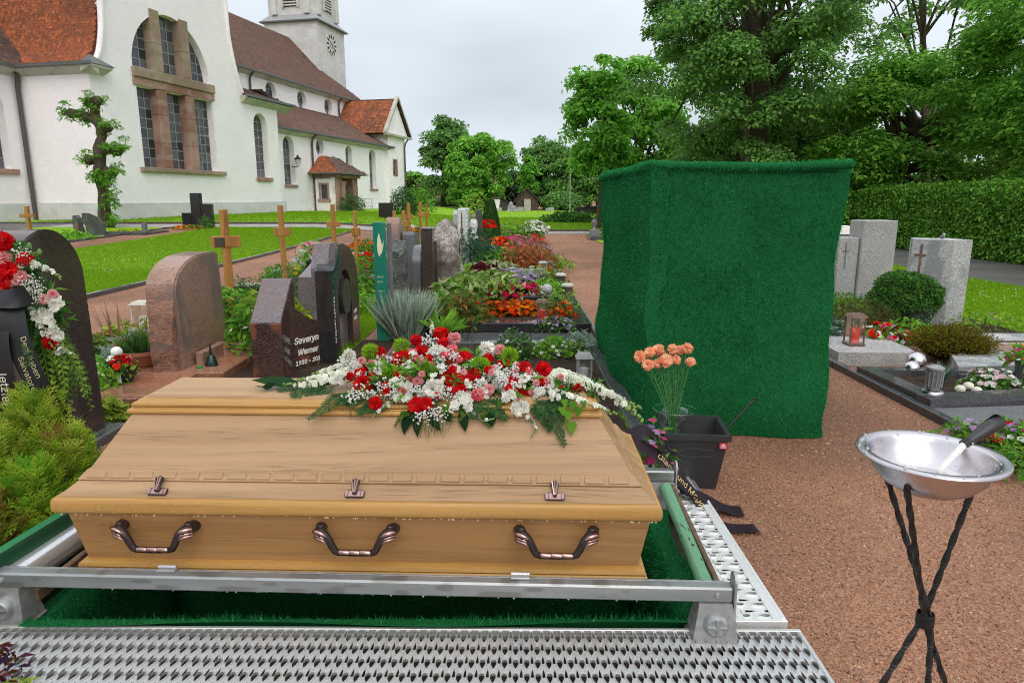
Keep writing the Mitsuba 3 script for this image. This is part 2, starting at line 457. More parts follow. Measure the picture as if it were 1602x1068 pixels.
LAWNS = [(-12.2, -6.34, 3.0, 28.5), (-40, 3.6, 31.2, 85), (3.6, 60, 31.2, 85), (5.62, 8.4, 3.5, 27.0), (2.95, 5.6, 10.3, 22.4), (-19.5, -13.9, 20, 28.5), (2.95, 8.4, 22.5, 28.4), (-2.35, -1.55, 6.0, 28.0)]
lm = [sheet(lines(a, b, 1.3), lines(c, d, 1.5), 0.012) for a, b, c, d in LAWNS]
structure('lawn', cat(lm), 'm_lawn')
structure('cross_path', sheet(lines(-30, 40, 1.3), [28.6, 29.6, 30.6], 0.008), 'm_pavers')
structure('cemetery_road', sheet(lines(8.4, 11.4, 1.5), lines(-2, 60, 1.5), 0.010), 'm_asphalt')
structure('church_path', sheet(lines(-30, -19.5, 1.3), lines(10, 34, 1.5), 0.009), 'm_asphalt')


def grass(areas, dens, hh, cols, seed, w=0.006):
    rng = R_(seed); P = []
    for a, b, c, d in areas:
        n = int((b - a) * (d - c) * dens)
        P.append(np.stack([rng.uniform(a, b, n), rng.uniform(c, d, n)], 1))
    P = np.vstack(P)
    z = zg(P[:, 0], P[:, 1]) + 0.01
    P = np.column_stack([P, z])
    h = hh * (0.55 + 0.9 * rng.random(len(P)))
    T = np.column_stack([rng.normal(0, 0.45, (len(P), 2)) * h[:, None], h])
    dist = np.linalg.norm(P, axis=1)
    return blades(P, T, w * np.maximum(1, dist / 7), rng), rep(pick(rng, cols, len(P), 0.12), 3)


GR = [(0.19, 0.36, 0.016), (0.22, 0.40, 0.020), (0.26, 0.43, 0.03), (0.16, 0.31, 0.014)]
g1, c1 = grass([(-12.2, -6.36, 6.5, 14), (5.64, 8.38, 5.5, 12.5), (3.0, 5.6, 10.3, 14)], 2000, 0.042, GR, 1)
g2, c2 = grass([(-12.2, -6.36, 14, 28.4), (5.64, 8.38, 12.5, 27)], 600, 0.05, GR, 2)
g3, c3 = grass([(-2.3, -1.55, 6.0, 12)], 5000, 0.07, GR, 3)
g4, c4 = grass([(-22, 14, 31.3, 52)], 75, 0.08, GR, 4)
put('grass', cat(g1, g2, g3, g4), 'm_leaf', color=np.vstack([c1, c2, c3, c4]), kind='stuff', label='short bright green lawn grass with daisies')
rng = R_(11)
dp = np.vstack([np.column_stack([rng.normal(-8.6, 1.2, 170), rng.normal(15, 3.2, 170)]), np.column_stack([rng.normal(7.3, 0.6, 110), rng.normal(9.5, 1.9, 110)]), np.column_stack([rng.normal(-10, 2.5, 160), rng.normal(20, 3, 160)])])
dp = dp[((dp[:, 0] > -12) & (dp[:, 0] < -6.5) & (dp[:, 1] < 28)) | ((dp[:, 0] > 6.1) & (dp[:, 0] < 8.3))]
dz = zg(dp[:, 0], dp[:, 1]) + 0.045 + 0.02 * rng.random(len(dp))
d8 = np.arange(6) * np.pi / 3
dd = [tm(np.vstack([[[x, y, z + 0.006]], np.column_stack([x + 0.014 * np.cos(d8), y + 0.014 * np.sin(d8), np.full(6, z)])]), [[0, k + 1, (k + 1) % 6 + 1] for k in range(6)]) for (x, y), z in zip(dp, dz)]
put('daisies', cat(dd), 'm_petal', color=(0.8, 0.8, 0.76), kind='stuff', label='tiny white daisies scattered in the lawn grass')

# loose stones lying on the gravel near the camera
rng = R_(12)
n = 70000
sx = rng.uniform(0.75, 2.9, n); sy = 1.6 + 6.5 * rng.random(n) ** 1.5
k = (sx > 0.97) | (sy > 3.0)
sx, sy = sx[k], sy[k]; n = len(sx)
octa = np.array([[1, 0, 0], [0, 1, 0], [-1, 0, 0], [0, -1, 0], [0, 0, 1.0]])
of = np.array([[0, 1, 4], [1, 2, 4], [2, 3, 4], [3, 0, 4]])
rad = 0.0022 + 0.0048 * rng.random(n) ** 3
an = rng.uniform(0, 6.28, n)
ca, sa = np.cos(an)[:, None], np.sin(an)[:, None]
o = octa[None] * (1 + 0.35 * rng.normal(size=(n, 5, 3)))
v = np.stack([o[..., 0] * ca - o[..., 1] * sa, o[..., 0] * sa + o[..., 1] * ca, 0.75 * np.abs(o[..., 2])], -1) * rad[:, None, None]
v[..., 2] -= 0.0005
v += np.stack([sx, sy, np.zeros(n)], -1)[:, None]
cs = pick(rng, [(0.19, 0.080, 0.046), (0.28, 0.135, 0.080), (0.37, 0.20, 0.13), (0.10, 0.052, 0.038), (0.25, 0.112, 0.066), (0.38, 0.26, 0.185)], n, 0.18)
put('gravel_stones', tm(v.reshape(-1, 3), (np.arange(n)[:, None, None] * 5 + of).reshape(-1, 3)), 'm_matte', color=rep(cs, 5), kind='stuff', label='loose reddish gravel stones on the path')

# bits of leaf and petal blown onto the gravel
n = 170
P = np.column_stack([rng.uniform(1.0, 2.75, n), 1.9 + 7 * rng.random(n) ** 1.3, np.full(n, 0.006)])
put('fallen_leaf_bits', kites(P, np.column_stack([rng.normal(size=(n, 2)), np.zeros(n)]), np.column_stack([rng.normal(0, 0.3, (n, 2)), np.ones(n)]), 0.018 * (0.5 + rng.random(n)), 0.011), 'm_leaf',
    color=rep(pick(rng, [(0.45, 0.38, 0.12), (0.2, 0.3, 0.06), (0.35, 0.2, 0.08), (0.6, 0.55, 0.45)], n), 4), kind='stuff', label='small fallen leaf bits on the reddish gravel')

# hills far behind the church and trees
hx = np.linspace(-420, 520, 60)
hz = 16 + 14 * meshkit.fbm(np.column_stack([hx / 160, hx * 0, hx * 0]) + 3, 4, 5)
hv = np.vstack([np.column_stack([hx, np.full(60, 620.0), np.zeros(60) - 1]), np.column_stack([hx, np.full(60, 760.0), hz]), np.column_stack([hx, np.full(60, 1000.0), hz * 0.7])])
hf = [f for r in (0, 60) for i in range(59) for f in ([r + i, r + i + 1, r + 61 + i], [r + i, r + 61 + i, r + 60 + i])]
structure('hills', tm(hv, hf), 'm_hill', smooth=True)


def kerb_line(name, pts, w, h, seg, m):
    """a row of kerb stones set on edge along a line of ground points"""
    pts = np.asarray(pts, float)
    key = uniq(name); labels[key] = {}
    ms = []
    for a, b in zip(pts[:-1], pts[1:]):
        L = np.linalg.norm(b - a); n = max(1, int(round(L / seg))); d = (b - a) / L
        for i in range(n):
            c = a + d * (i + 0.5) * L / n
            l = L / n - 0.008
            mm = rbox(-l / 2, l / 2, -w / 2, w / 2, -0.08, h, 0.006)
            ms.append((c, mv(mm, (c[0], c[1], zg(*c)), math.atan2(d[1], d[0]))))
    return key, ms


for nm, pts, lab in [('lawn_kerb', [(-6.28, 5.0), (-6.28, 28.4)], 'low dark kerb between the left lawn and the reddish gravel path'),
                     ('lawn_kerb', [(-13.85, 19.5), (-13.85, 28.4)], 'low kerb along the far gravel path in front of the church'),
                     ('lawn_kerb', [(-24, 31.15), (14, 31.15)], 'dark kerb edging the far lawn behind the paved cross path')]:
    key, ms = kerb_line(nm, pts, 0.07, 0.07, 1.0, 0)
    labels[key] = {'label': lab, 'category': 'kerb'}
    near = sorted(ms, key=lambda q: np.hypot(*q[0]))
    for c, m_ in near[:40]:
        part(key, 'kerb_stone', m_, 'm_kerb_granite')

# ------------------------------------------------------------------ church (local: t along the nave, q away from the camera's side, z up)
CT, CS = 0.2233, 0.9748
XT, XQ = np.array([CT, CS, 0]), np.array([-CS, CT, 0])


def ch(m):
    v = np.asarray(m.vertices)
    return tm(v[:, :1] * XT + v[:, 1:2] * XQ + v[:, 2:] * UP, m.faces)


CH = thing('church', 'white plastered church with orange and brown tiled roofs and a square clock tower', 'church')


def cp(name, m, mt, smooth=False, parent=CH, **kw):
    return part(parent, name, ch(m), mt, smooth, **kw)


def wall_q(poly, q0, th):     # wall in the (t, z) plane, outer face at q0
    return ext(poly, th, (0, q0, 0), (1, 0, 0), (0, 0, 1), (0, 1, 0))


def arch(t0, t1, z0, z1, n=20):
    r = (t1 - t0) / 2; c = (t0 + t1) / 2; a = np.linspace(0, np.pi, n)
    return Polygon([(t0, z0), (t1, z0)] + [(c + r * np.cos(x), z1 - r + r * np.sin(x)) for x in a])


def roof(parent, name, O, U, V, poly, tw, th, cols, seed, patch=None, lift=0.02):
    """roof plane: slab under overlapping rows of tiles; poly in (u, v), v up the slope"""
    O, U, V = np.asarray(O, float), unit(np.asarray(U, float)), unit(np.asarray(V, float))
    N = np.cross(U, V); N = N if N[2] > 0 else -N
    slab = ext(poly, 0.12, O - N * 0.14, U, V, N)
    r = cp(name, slab, 'm_matte', parent=parent, color=np.array(cols[-1]) * 0.5)
    rng = R_(seed)
    a, b, c, d = poly.bounds
    us, vs = np.arange(a + tw / 2, c, tw), np.arange(b + th / 2, d, th)
    uu, vv = np.meshgrid(us, vs); uu = uu + (np.arange(len(vs)) % 2)[:, None] * tw / 2
    uu, vv = uu.ravel(), vv.ravel()
    import shapely
    ok = shapely.contains_xy(poly.buffer(0.02), uu, vv)
    uu, vv = uu[ok], vv[ok]; n = len(uu)
    hw = tw * 0.47
    lf = lift * (0.7 + 0.6 * rng.random(n)); sh = rng.normal(0, tw * 0.03, n)
    P = []
    for du, dv, dn in ((-1, -0.55, 1), (0, -0.72, 1.25), (1, -0.55, 1), (1, 0.55, 0.15), (-1, 0.55, 0.15), (-1, -0.55, 0), (0, -0.72, 0), (1, -0.55, 0)):
        P.append(O + np.outer(uu + du * hw + sh, U) + np.outer(vv + dv * th, V) + np.outer(dn * lf, N))
    v = np.stack(P, 1).reshape(-1, 3)
    f = np.array([[0, 1, 2], [0, 2, 3], [0, 3, 4], [5, 6, 1], [5, 1, 0], [6, 7, 2], [6, 2, 1]])
    col = pick(rng, cols[:-1] if len(cols) > 1 else cols, n, 0.10)
    if patch is not None:      # stains and lichen: dark areas with their own outline
        pn = meshkit.fbm(np.column_stack([uu * 0.8, vv * 0.45, uu * 0]) + seed, 4, seed)
        k = 0.6 * ss(0.46, 0.70, pn + 0.12 * rng.normal(size=n))[:, None]
        col = col * (1 - k) + np.asarray(patch) * (0.8 + 0.4 * rng.random((n, 1))) * k
    k = np.arange(n)[:, None, None] * 8
    part(r, 'tile', ch(tm(v, (k + f).reshape(-1, 3))), 'm_matte', color=rep(col, 8), kind='stuff')
    return r


ORANGE = [(0.34, 0.105, 0.048), (0.30, 0.092, 0.042), (0.38, 0.125, 0.055), (0.26, 0.082, 0.042), (0.2, 0.07, 0.04)]
BROWN = [(0.115, 0.072, 0.058), (0.135, 0.082, 0.066), (0.095, 0.064, 0.055), (0.155, 0.088, 0.068), (0.1, 0.06, 0.05)]


def window(parent, holes, q, nx, pane_w, pane_h, name='window', sill=None):
    """leaded window set back in its opening: each pane its own piece, lead bars between"""
    w = uniq(parent + '__' + name); labels.setdefault(w, {})
    lead, panes = [], []
    for poly in (holes if isinstance(holes, list) else [holes]):
        a, b, c, d = poly.bounds
        nu, nv = max(1, int(round((c - a) / pane_w))), max(1, int(round((d - b) / pane_h)))
        pu, pv = (c - a) / nu, (d - b) / nv
        g = 0.022
        for i in range(nu):
            for j in range(nv):
                cell = sbox(a + i * pu + g, b + j * pv + g, a + (i + 1) * pu - g, b + (j + 1) * pv - g).intersection(poly)
                if cell.area > 0.15 * pu * pv and cell.geom_type == 'Polygon':
                    panes.append(cell)
        lead.append(ext(poly, 0.03, (0, q + 0.012, 0), (1, 0, 0), (0, 0, 1), (0, 1, 0)))
    lead_m = cat(lead)
    put(w + '__lead_frame', ch(lead_m), 'm_lead')
    rng = R_(len(panes))
    for p_ in panes:
        m_ = ext(p_, 0.008, (0, 0, 0), (1, 0, 0), (0, 0, 1), (0, 1, 0))
        t_ = rng.normal(0, 0.022, 2)
        c_ = m_.vertices.mean(0)
        m_.vertices[:, 1] += q + (m_.vertices[:, 0] - c_[0]) * t_[0] + (m_.vertices[:, 2] - c_[2]) * t_[1]
        put(w + '__pane', ch(m_), ('m_leaded_glass', 'm_leaded_glass', 'm_leaded_glass_dark', 'm_leaded_glass_milky')[int(rng.integers(0, 4))])
    # lead bars standing proud of the glass
    bars = []
    for poly in (holes if isinstance(holes, list) else [holes]):
        a, b, c, d = poly.bounds
        nu, nv = max(1, int(round((c - a) / pane_w))), max(1, int(round((d - b) / pane_h)))
        for i in range(1, nu):
            s = sbox(a + i * (c - a) / nu - 0.02, b, a + i * (c - a) / nu + 0.02, d).intersection(poly)
            bars.append(ext(s, 0.022, (0, q - 0.016, 0), (1, 0, 0), (0, 0, 1), (0, 1, 0)))
        for j in range(1, nv):
            s = sbox(a, b + j * (d - b) / nv - 0.02, c, b + j * (d - b) / nv + 0.02).intersection(poly)
            bars.append(ext(s, 0.020, (0, q - 0.014, 0), (1, 0, 0), (0, 0, 1), (0, 1, 0)))
    if bars:
        put(w + '__lead_bars', ch(cat(bars)), 'm_lead')
    return w


QT, QA, QC = 26.5, 28.0, 33.0
# transept front: curved gable between low wings
gl = [(28.2, 7.45), (28.55, 7.7), (28.85, 8.15), (29.02, 8.64), (29.2, 9.38), (29.31, 10.5), (29.5, 12.6), (30.2, 14.2), (31.6, 15.6), (32.6, 16.9), (34.1, 17.6)]
gr = [(35.6, 16.9), (36.6, 15.6), (38.0, 14.4), (38.7, 13.6), (38.95, 12.98), (39.01, 11.2), (39.25, 9.83), (39.7, 8.42), (40.12, 7.7), (40.5, 7.45)]
from scipy.interpolate import PchipInterpolator


def smooth_line(pl):
    pl = np.array(pl); k = np.arange(len(pl)); kk = np.linspace(0, len(pl) - 1, 6 * len(pl))
    return [tuple(q) for q in np.column_stack([PchipInterpolator(k, pl[:, 0])(kk), PchipInterpolator(k, pl[:, 1])(kk)])]


gl, gr = smooth_line(gl), smooth_line(gr)
front = Polygon([(28.2, 0.0)] + gl + gr + [(43.9, 7.45), (43.9, 0.0)])
hl = sbox(31.08, 3.02, 37.05, 7.01)
hu = arch(30.95, 36.95, 7.9, 10.9)
h1 = arch(41.05, 42.6, 2.8, 6.87)
cp('transept_wall', wall_q(front.difference(unary_union([hl, hu, h1])), QT, 0.6), 'm_plaster')
cp('back_wall', box(30.2, 38.4, QT + 1.2, QT + 1.3, 0.3, 11.5), 'm_tower')
cp('back_wall', box(38.5, 43.2, QT + 1.2, QT + 1.3, 0.3, 7.2), 'm_tower')
rim = unary_union([Polygon(gl + gr).buffer(0.001)])
# gable coping: a rounded white band along the curved outline
for pl in (gl, gr):
    c_ = [np.array([a, QT - 0.06, b]) for a, b in pl]
    cp('gable_coping', tube(c_, 0.13, 8), 'm_plaster', True)
W1 = window(CH, [sbox(31.08, 3.02, 32.47, 7.01), sbox(33.18, 3.02, 34.67, 7.01), sbox(35.38, 3.02, 37.05, 7.01)], QT + 0.42, 3, 0.47, 0.5)
W2 = window(CH, [hu.intersection(sbox(30.9, 7.9, 32.47, 11)), hu.intersection(sbox(33.18, 7.9, 34.67, 11)), hu.intersection(sbox(35.38, 7.9, 37, 11))], QT + 0.42, 3, 0.47, 0.55)
# sandstone mullions built of blocks, transom and sill
for c_ in (32.83, 35.03):
    zz = [3.02, 4.3, 5.75, 7.0]
    for a, b in zip(zz[:-1], zz[1:]):
        put(W1 + '__mullion_block', ch(rbox(c_ - 0.36, c_ + 0.36, QT - 0.05, QT + 0.55, a + 0.006, b - 0.006, 0.015)), 'm_sandstone')
    zz = [7.92, 9.3, 10.95]
    for a, b in zip(zz[:-1], zz[1:]):
        put(W2 + '__mullion_block', ch(rbox(c_ - 0.34, c_ + 0.34, QT - 0.05, QT + 0.55, a + 0.006, b - 0.006, 0.015)), 'm_mossy_sandstone')
tt = [30.85, 32.9, 35.0, 37.2]
for a, b in zip(tt[:-1], tt[1:]):
    put(W1 + '__transom_block', ch(rbox(a + 0.005, b - 0.005, QT - 0.07, QT + 0.5, 7.012, 7.42, 0.015)), 'm_sandstone')
    put(W2 + '__sill_block', ch(rbox(a + 0.005, b - 0.005, QT - 0.16, QT + 0.5, 7.425, 7.895, 0.03)), 'm_mossy_sandstone')
put(W1 + '__sill', ch(rbox(30.75, 37.6, QT - 0.2, QT + 0.5, 2.78, 3.015, 0.03)), 'm_mossy_sandstone')
W3 = window(CH, h1, QT + 0.42, 3, 0.5, 0.5)
put(W3 + '__sill', ch(rbox(40.95, 42.72, QT - 0.14, QT + 0.4, 2.55, 2.795, 0.02)), 'm_sandstone')
cp('plinth', box(28.1, 44.25, QT - 0.08, QT - 0.003, 0.0, 1.22), 'm_plinth')
cp('plinth', box(28.08, 28.16, QT - 0.05, 30.5, 0.0, 1.22), 'm_plinth')
# side wall of the transept towards the choir, choir wall with its window
cp('side_wall', box(28.2, 28.75, QT + 0.6, 30.6, 0.0, 7.42), 'm_plaster')
hc = arch(25.6, 27.25, 2.8, 6.4)
cp('choir_wall', wall_q(Polygon([(18, 0), (28.19, 0), (28.19, 7.4), (18, 7.4)]).difference(hc), 30.55, 0.6), 'm_plaster')
cp('plinth', box(18, 28.07, 30.47, 30.545, 0.0, 1.2), 'm_plinth')
W4 = window(CH, hc, 31.0, 3, 0.5, 0.5)
put(W4 + '__sill', ch(rbox(25.4, 27.5, 30.4, 31.0, 2.55, 2.795, 0.02)), 'm_sandstone')
# cornices and gutters
cp('cornice', cat(hull([(t, q, z) for t, z0 in ((39.85, 0), (45.3, 0)) for q, z in ((QT - 0.5, 7.6), (QT - 0.5, 7.72), (QT + 0.1, 7.2), (QT + 0.1, 7.72))])), 'm_cornice')
cp('gutter', box(39.6, 45.5, QT - 0.62, QT - 0.5, 7.66, 7.80), 'm_zinc')
cp('cornice', hull([(t, q, z) for q in (QT - 0.5, 30.6) for t, z in ((27.75, 7.35), (27.75, 7.45), (28.25, 7.05), (28.25, 7.45))]), 'm_cornice')
cp('cornice', hull([(t, q, z) for t in (27.7, 29.05) for q, z in ((QT - 0.55, 7.35), (QT - 0.55, 7.45), (QT - 0.002, 7.1), (QT - 0.002, 7.45))]), 'm_cornice')
cp('gutter', box(27.58, 27.74, QT - 0.6, 30.2, 7.40, 7.54), 'm_zinc')
cp('gutter', hull([(27.6, QT - 0.6, 7.46), (29.2, QT - 0.6, 7.46), (29.2, QT - 0.02, 7.46), (27.6, QT - 0.02, 7.46), (28.3, QT - 0.03, 7.95), (28.8, QT - 0.03, 7.75)]), 'm_zinc')
cp('cornice', hull([(t, q, z) for t in (18, 27.72) for q, z in ((30.1, 7.35), (30.1, 7.45), (30.56, 7.05), (30.56, 7.45))]), 'm_cornice')
cp('gutter', box(18, 27.56, 29.98, 30.11, 7.40, 7.54), 'm_zinc')


def pipe(*pts, r=0.085):
    cp('downpipe', tube(np.array(pts, float), r, 8), 'm_downpipe', True)


pipe((28.0, 30.3, 7.4), (28.0, 30.38, 6.9), (28.0, 30.42, 6.5), (28.0, 30.42, 0.2), r=0.10)
# the transept roof: bell-cast, tiled in bands
prof = [(27.75, 7.5), (28.3, 7.72), (28.72, 8.2), (29.0, 8.9), (29.2, 9.7), (29.35, 10.9), (29.75, 13.4), (34.1, 18.0)]
for i, (a, b) in enumerate(zip(prof[:-1], prof[1:])):
    V = np.array([b[0] - a[0], 0, b[1] - a[1]]); L = np.linalg.norm(V)
    roof(CH, 'transept_roof', (a[0], QT + 0.15, a[1]), (0, 1, 0), V, sbox(0, -0.02, 8.2 if i > 0 else 4.4, L + 0.02), 0.16, 0.13, ORANGE, 40 + i, patch=(0.135, 0.065, 0.042))
roof(CH, 'choir_roof', (17, 30.05, 7.5), (1, 0, 0), (0, 1, 0.95), Polygon([(0, 0), (10.8, 0), (12.2, 1.0), (12.2, 9), (0, 9)]), 0.22, 0.2, BROWN, 50, patch=(0.06, 0.05, 0.045))
# the nave: clerestory with round windows, roof, aisle
os_ = [Point(c, 10.12).buffer(0.78, 24) for c in (48.98, 53.98, 58.98, 63.98)]
cp('clerestory_wall', wall_q(sbox(40, 8.0, 69.6, 11.45).difference(unary_union(os_)), QC, 0.5), 'm_plaster')
for o in os_:
    window(CH, o, QC + 0.38, 2, 0.55, 0.55, 'round_window')
cp('clerestory_back', box(40, 69.6, QC + 0.6, QC + 0.7, 8, 11.4), 'm_tower')
cp('cornice', hull([(t, q, z) for t in (39.5, 71.0) for q, z in ((QC - 0.5, 11.2), (QC - 0.5, 11.3), (QC, 10.95), (QC, 11.3))]), 'm_cornice')
cp('gutter', box(39.5, 71.2, QC - 0.64, QC - 0.5, 11.24, 11.38), 'm_zinc')
roof(CH, 'nave_roof', (39.5, QC - 0.6, 11.35), (1, 0, 0), (0, 5.6, 5.75), Polygon([(0, 0), (31.9, 0), (30.2, 1.5), (27.2, 3.7), (27.0, 3.75), (27.0, 8.1), (0, 8.1)]), 0.24, 0.22, BROWN, 51, patch=(0.155, 0.075, 0.052))
has = [arch(46.9, 48.45, 2.45, 6.0), Point(52.5, 5.45).buffer(0.68, 24), arch(57.0, 58.3, 2.6, 6.0), arch(61.85, 63.35, 2.35, 6.0)]
cp('aisle_wall', wall_q(Polygon([(43.0, 0), (66.5, 0), (66.5, 6.5), (43.0, 6.5)]).difference(unary_union(has)), QA, 0.55), 'm_plaster')
cp('aisle_back', box(43, 66.5, QA + 0.7, QA + 0.8, 0.3, 6.4), 'm_tower')
for h_ in has:
    w_k = window(CH, h_, QA + 0.42, 3, 0.5, 0.5)
    a, b, c_, d_ = h_.bounds
    if d_ - b > 2:
        put(w_k + '__sill', ch(rbox(a - 0.12, c_ + 0.12, QA - 0.13, QA + 0.4, b - 0.2, b - 0.005, 0.02)), 'm_sandstone')
cp('cornice', hull([(t, q, z) for t in (43.8, 66.6) for q, z in ((QA - 0.45, 6.3), (QA - 0.45, 6.42), (QA, 6.05), (QA, 6.42))]), 'm_cornice')
cp('gutter', box(44.0, 66.9, QA - 0.6, QA - 0.45, 6.36, 6.5), 'm_zinc')
roof(CH, 'aisle_roof', (44.0, QA - 0.55, 6.47), (1, 0, 0), (0, 5.6, 3.0), Polygon([(0, 0), (23.0, 0), (22.6, 6.35), (0, 6.35)]), 0.24, 0.22, BROWN, 52, patch=(0.15, 0.075, 0.055))
roof(CH, 'wing_roof', (39.9, QT - 0.55, 7.75), (1, 0, 0), (0, 3.0, 1.1), Polygon([(0.0, 0), (5.4, 0), (3.8, 3.0), (0.0, 3.0)]), 0.24, 0.22, BROWN, 53, patch=(0.07, 0.06, 0.05))
roof(CH, 'wing_roof', (45.2, QT - 0.4, 7.6), (0, 1, 0), (-1.4, 0, 1.1), Polygon([(0, 0), (7, 0), (7, 1.8), (1.6, 1.8)]), 0.24, 0.22, BROWN, 54)
cp('wing_end_wall', box(43.3, 43.9, QT + 0.6, QC, 0, 7.42), 'm_plaster')
cp('plinth', box(43.95, 66.4, QA - 0.06, QA - 0.002, 0.0, 0.75), 'm_plaster')
pipe((51.0, QA - 0.5, 6.35), (51.0, QA - 0.2, 6.0), (51.0, QA - 0.12, 5.7), (51.0, QA - 0.12, 0.4))
pipe((65.7, QA - 0.5, 6.35), (65.7, QA - 0.2, 6.0), (65.7, QA - 0.12, 5.7), (65.7, QA - 0.12, 0.3))
pipe((50.9, QC - 0.5, 11.2), (50.9, QC - 0.2, 10.9), (50.9, QC - 0.12, 10.6), (50.9, QC - 0.12, 9.2))
pipe((66.0, QC - 0.5, 11.2), (66.0, QC - 0.2, 10.9), (66.0, QC - 0.12, 10.6), (66.0, QC - 0.12, 9.2))
# west transept with its little gable
cp('west_wall', wall_q(Polygon([(65.6, 0), (70.0, 0), (70.0, 7.6), (65.6, 7.6)]).difference(unary_union([sbox(66.75, 3.8, 67.6, 5.2)])), 27.6, 0.6), 'm_plaster')
cp('west_wall', box(65.5, 65.95, 28.2, 33, 0, 7.6), 'm_plaster')
cp('west_gable', wall_q(Polygon([(64.9, 7.75), (70.9, 7.75), (67.9, 11.0)]), 27.6, 0.4), 'm_plaster')
for s_ in (-1, 1):
    cp('gable_cornice', hull([(67.9 + s_ * (3.35 - 0) * k_, q, 7.62 + (1 - k_) * 3.6 + dz_) for k_ in (0, 1) for q in (27.25, 27.62) for dz_ in (0, 0.28)]), 'm_cornice')
cp('cornice', box(64.6, 71.2, 27.2, 27.6, 7.5, 7.7), 'm_cornice')
ww = window(CH, sbox(66.75, 3.8, 67.6, 5.2), 27.8, 2, 0.4, 0.45)
put(ww + '__surround', ch(cat(box(66.6, 66.75, 27.55, 27.9, 3.65, 5.35), box(67.6, 67.75, 27.55, 27.9, 3.65, 5.35), box(66.75, 67.6, 27.56, 27.9, 3.65, 3.8), box(66.75, 67.6, 27.56, 27.9, 5.2, 5.35))), 'm_sandstone')
roof(CH, 'west_roof', (64.55, 27.3, 7.7), (0, 1, 0), (3.35, 0, 3.55), Polygon([(0, 0), (5.8, 0), (5.8, 4.9), (0, 4.9)]), 0.24, 0.22, ORANGE, 55, patch=(0.10, 0.06, 0.045))
roof(CH, 'west_roof', (71.25, 27.3, 7.7), (0, 1, 0), (-3.35, 0, 3.55), Polygon([(0, 0), (5.8, 0), (5.8, 4.9), (0, 4.9)]), 0.24, 0.22, BROWN, 56)
pipe((70.05, 27.2, 7.5), (69.7, 27.4, 7.0), (69.6, 27.46, 6.6), (69.6, 27.46, 0.2))
# porch
PO = 51.0
cp('porch_wall', ext(Polygon([(26.1, 0.3), (28.0, 0.3), (28.0, 3.1), (26.1, 3.1)]).difference(sbox(26.75, 1.4, 27.35, 2.5)), 0.3, (PO, 0, 0), (0, 1, 0), (0, 0, 1), (1, 0, 0)), 'm_plaster')
pw = uniq(CH + '__porch_window')
labels[pw] = {}
put(pw + '__frame', ch(cat(box(PO - 0.04, PO + 0.2, 26.6, 26.75, 1.25, 2.65), box(PO - 0.04, PO + 0.2, 27.35, 27.5, 1.25, 2.65), box(PO - 0.05, PO + 0.2, 26.75, 27.35, 2.5, 2.65), box(PO - 0.1, PO + 0.2, 26.5, 27.6, 1.15, 1.4))), 'm_sandstone')
put(pw + '__pane', ch(box(PO + 0.14, PO + 0.16, 26.75, 27.05, 1.4, 2.5)), 'm_leaded_glass')
put(pw + '__pane', ch(box(PO + 0.14, PO + 0.16, 27.08, 27.35, 1.4, 2.5)), 'm_leaded_glass')
for a, b in ((PO, 51.95), (53.75, 54.85)):
    for k_ in range(4):
        cp('porch_block', rbox(a + 0.02 * (k_ % 2), b - 0.03 * (k_ % 2), 25.95, 26.35, 0.4 + k_ * 0.68, 0.4 + (k_ + 1) * 0.68 - 0.012, 0.03), 'm_sandstone')
for c_ in (51.85, 53.85):
    cp('porch_column', lathe([(0.0, 0.3), (0.36, 0.3), (0.36, 0.55), (0.24, 0.75), (0.2, 1.8), (0.19, 2.45), (0.3, 2.6), (0.3, 2.75), (0, 2.75)], 16, (c_, 25.85, 0)), 'm_sandstone', 40)
cp('porch_lintel', rbox(PO - 0.02, 54.9, 25.7, 26.4, 3.05, 3.4, 0.03), 'm_sandstone')
cp('porch_lintel', rbox(PO - 0.02, PO + 0.3, 26.42, 28, 2.95, 3.38, 0.03), 'm_sandstone')
dk = cp('door', rbox(52.0, 53.7, 26.42, 26.5, 0.45, 3.0, 0.02), 'm_matte', color=(0.23, 0.10, 0.04))
put(dk + '__panel', ch(rbox(52.1, 52.8, 26.38, 26.42, 0.7, 2.6, 0.015)), 'm_matte', color=(0.26, 0.12, 0.05))
put(dk + '__panel', ch(rbox(52.9, 53.6, 26.38, 26.42, 0.7, 2.6, 0.015)), 'm_matte', color=(0.26, 0.12, 0.05))
cp('porch_wall', box(PO + 0.3, 54.6, 26.6, 28, 0.3, 3.1), 'm_plaster')
cp('step', rbox(51.4, 54.4, 25.2, 25.95, 0.2, 0.45, 0.02), 'm_plinth')
roof(CH, 'porch_roof', (50.3, 28.0, 3.4), (0, -1, 0), (1.9, 0, 1.35), Polygon([(0, 0), (2.6, 0), (0.75, 2.33), (0, 2.33)]), 0.22, 0.2, ORANGE, 57, patch=(0.12, 0.06, 0.04))
roof(CH, 'porch_roof', (50.3, 25.4, 3.4), (1, 0, 0), (0, 1.85, 1.35), Polygon([(0, 0), (5.2, 0), (3.3, 2.29), (1.9, 2.29)]), 0.22, 0.2, BROWN, 58, patch=(0.08, 0.06, 0.05))
roof(CH, 'porch_roof', (55.5, 25.4, 3.4), (0, 1, 0), (-1.9, 0, 1.35), Polygon([(0, 0), (2.6, 0), (2.6, 2.33), (1.85, 2.33)]), 0.22, 0.2, BROWN, 59)
cp('gutter', box(50.2, 55.6, 25.28, 25.4, 3.32, 3.42), 'm_zinc')
cp('gutter', box(50.2, 50.32, 25.4, 28.0, 3.32, 3.42), 'm_zinc')
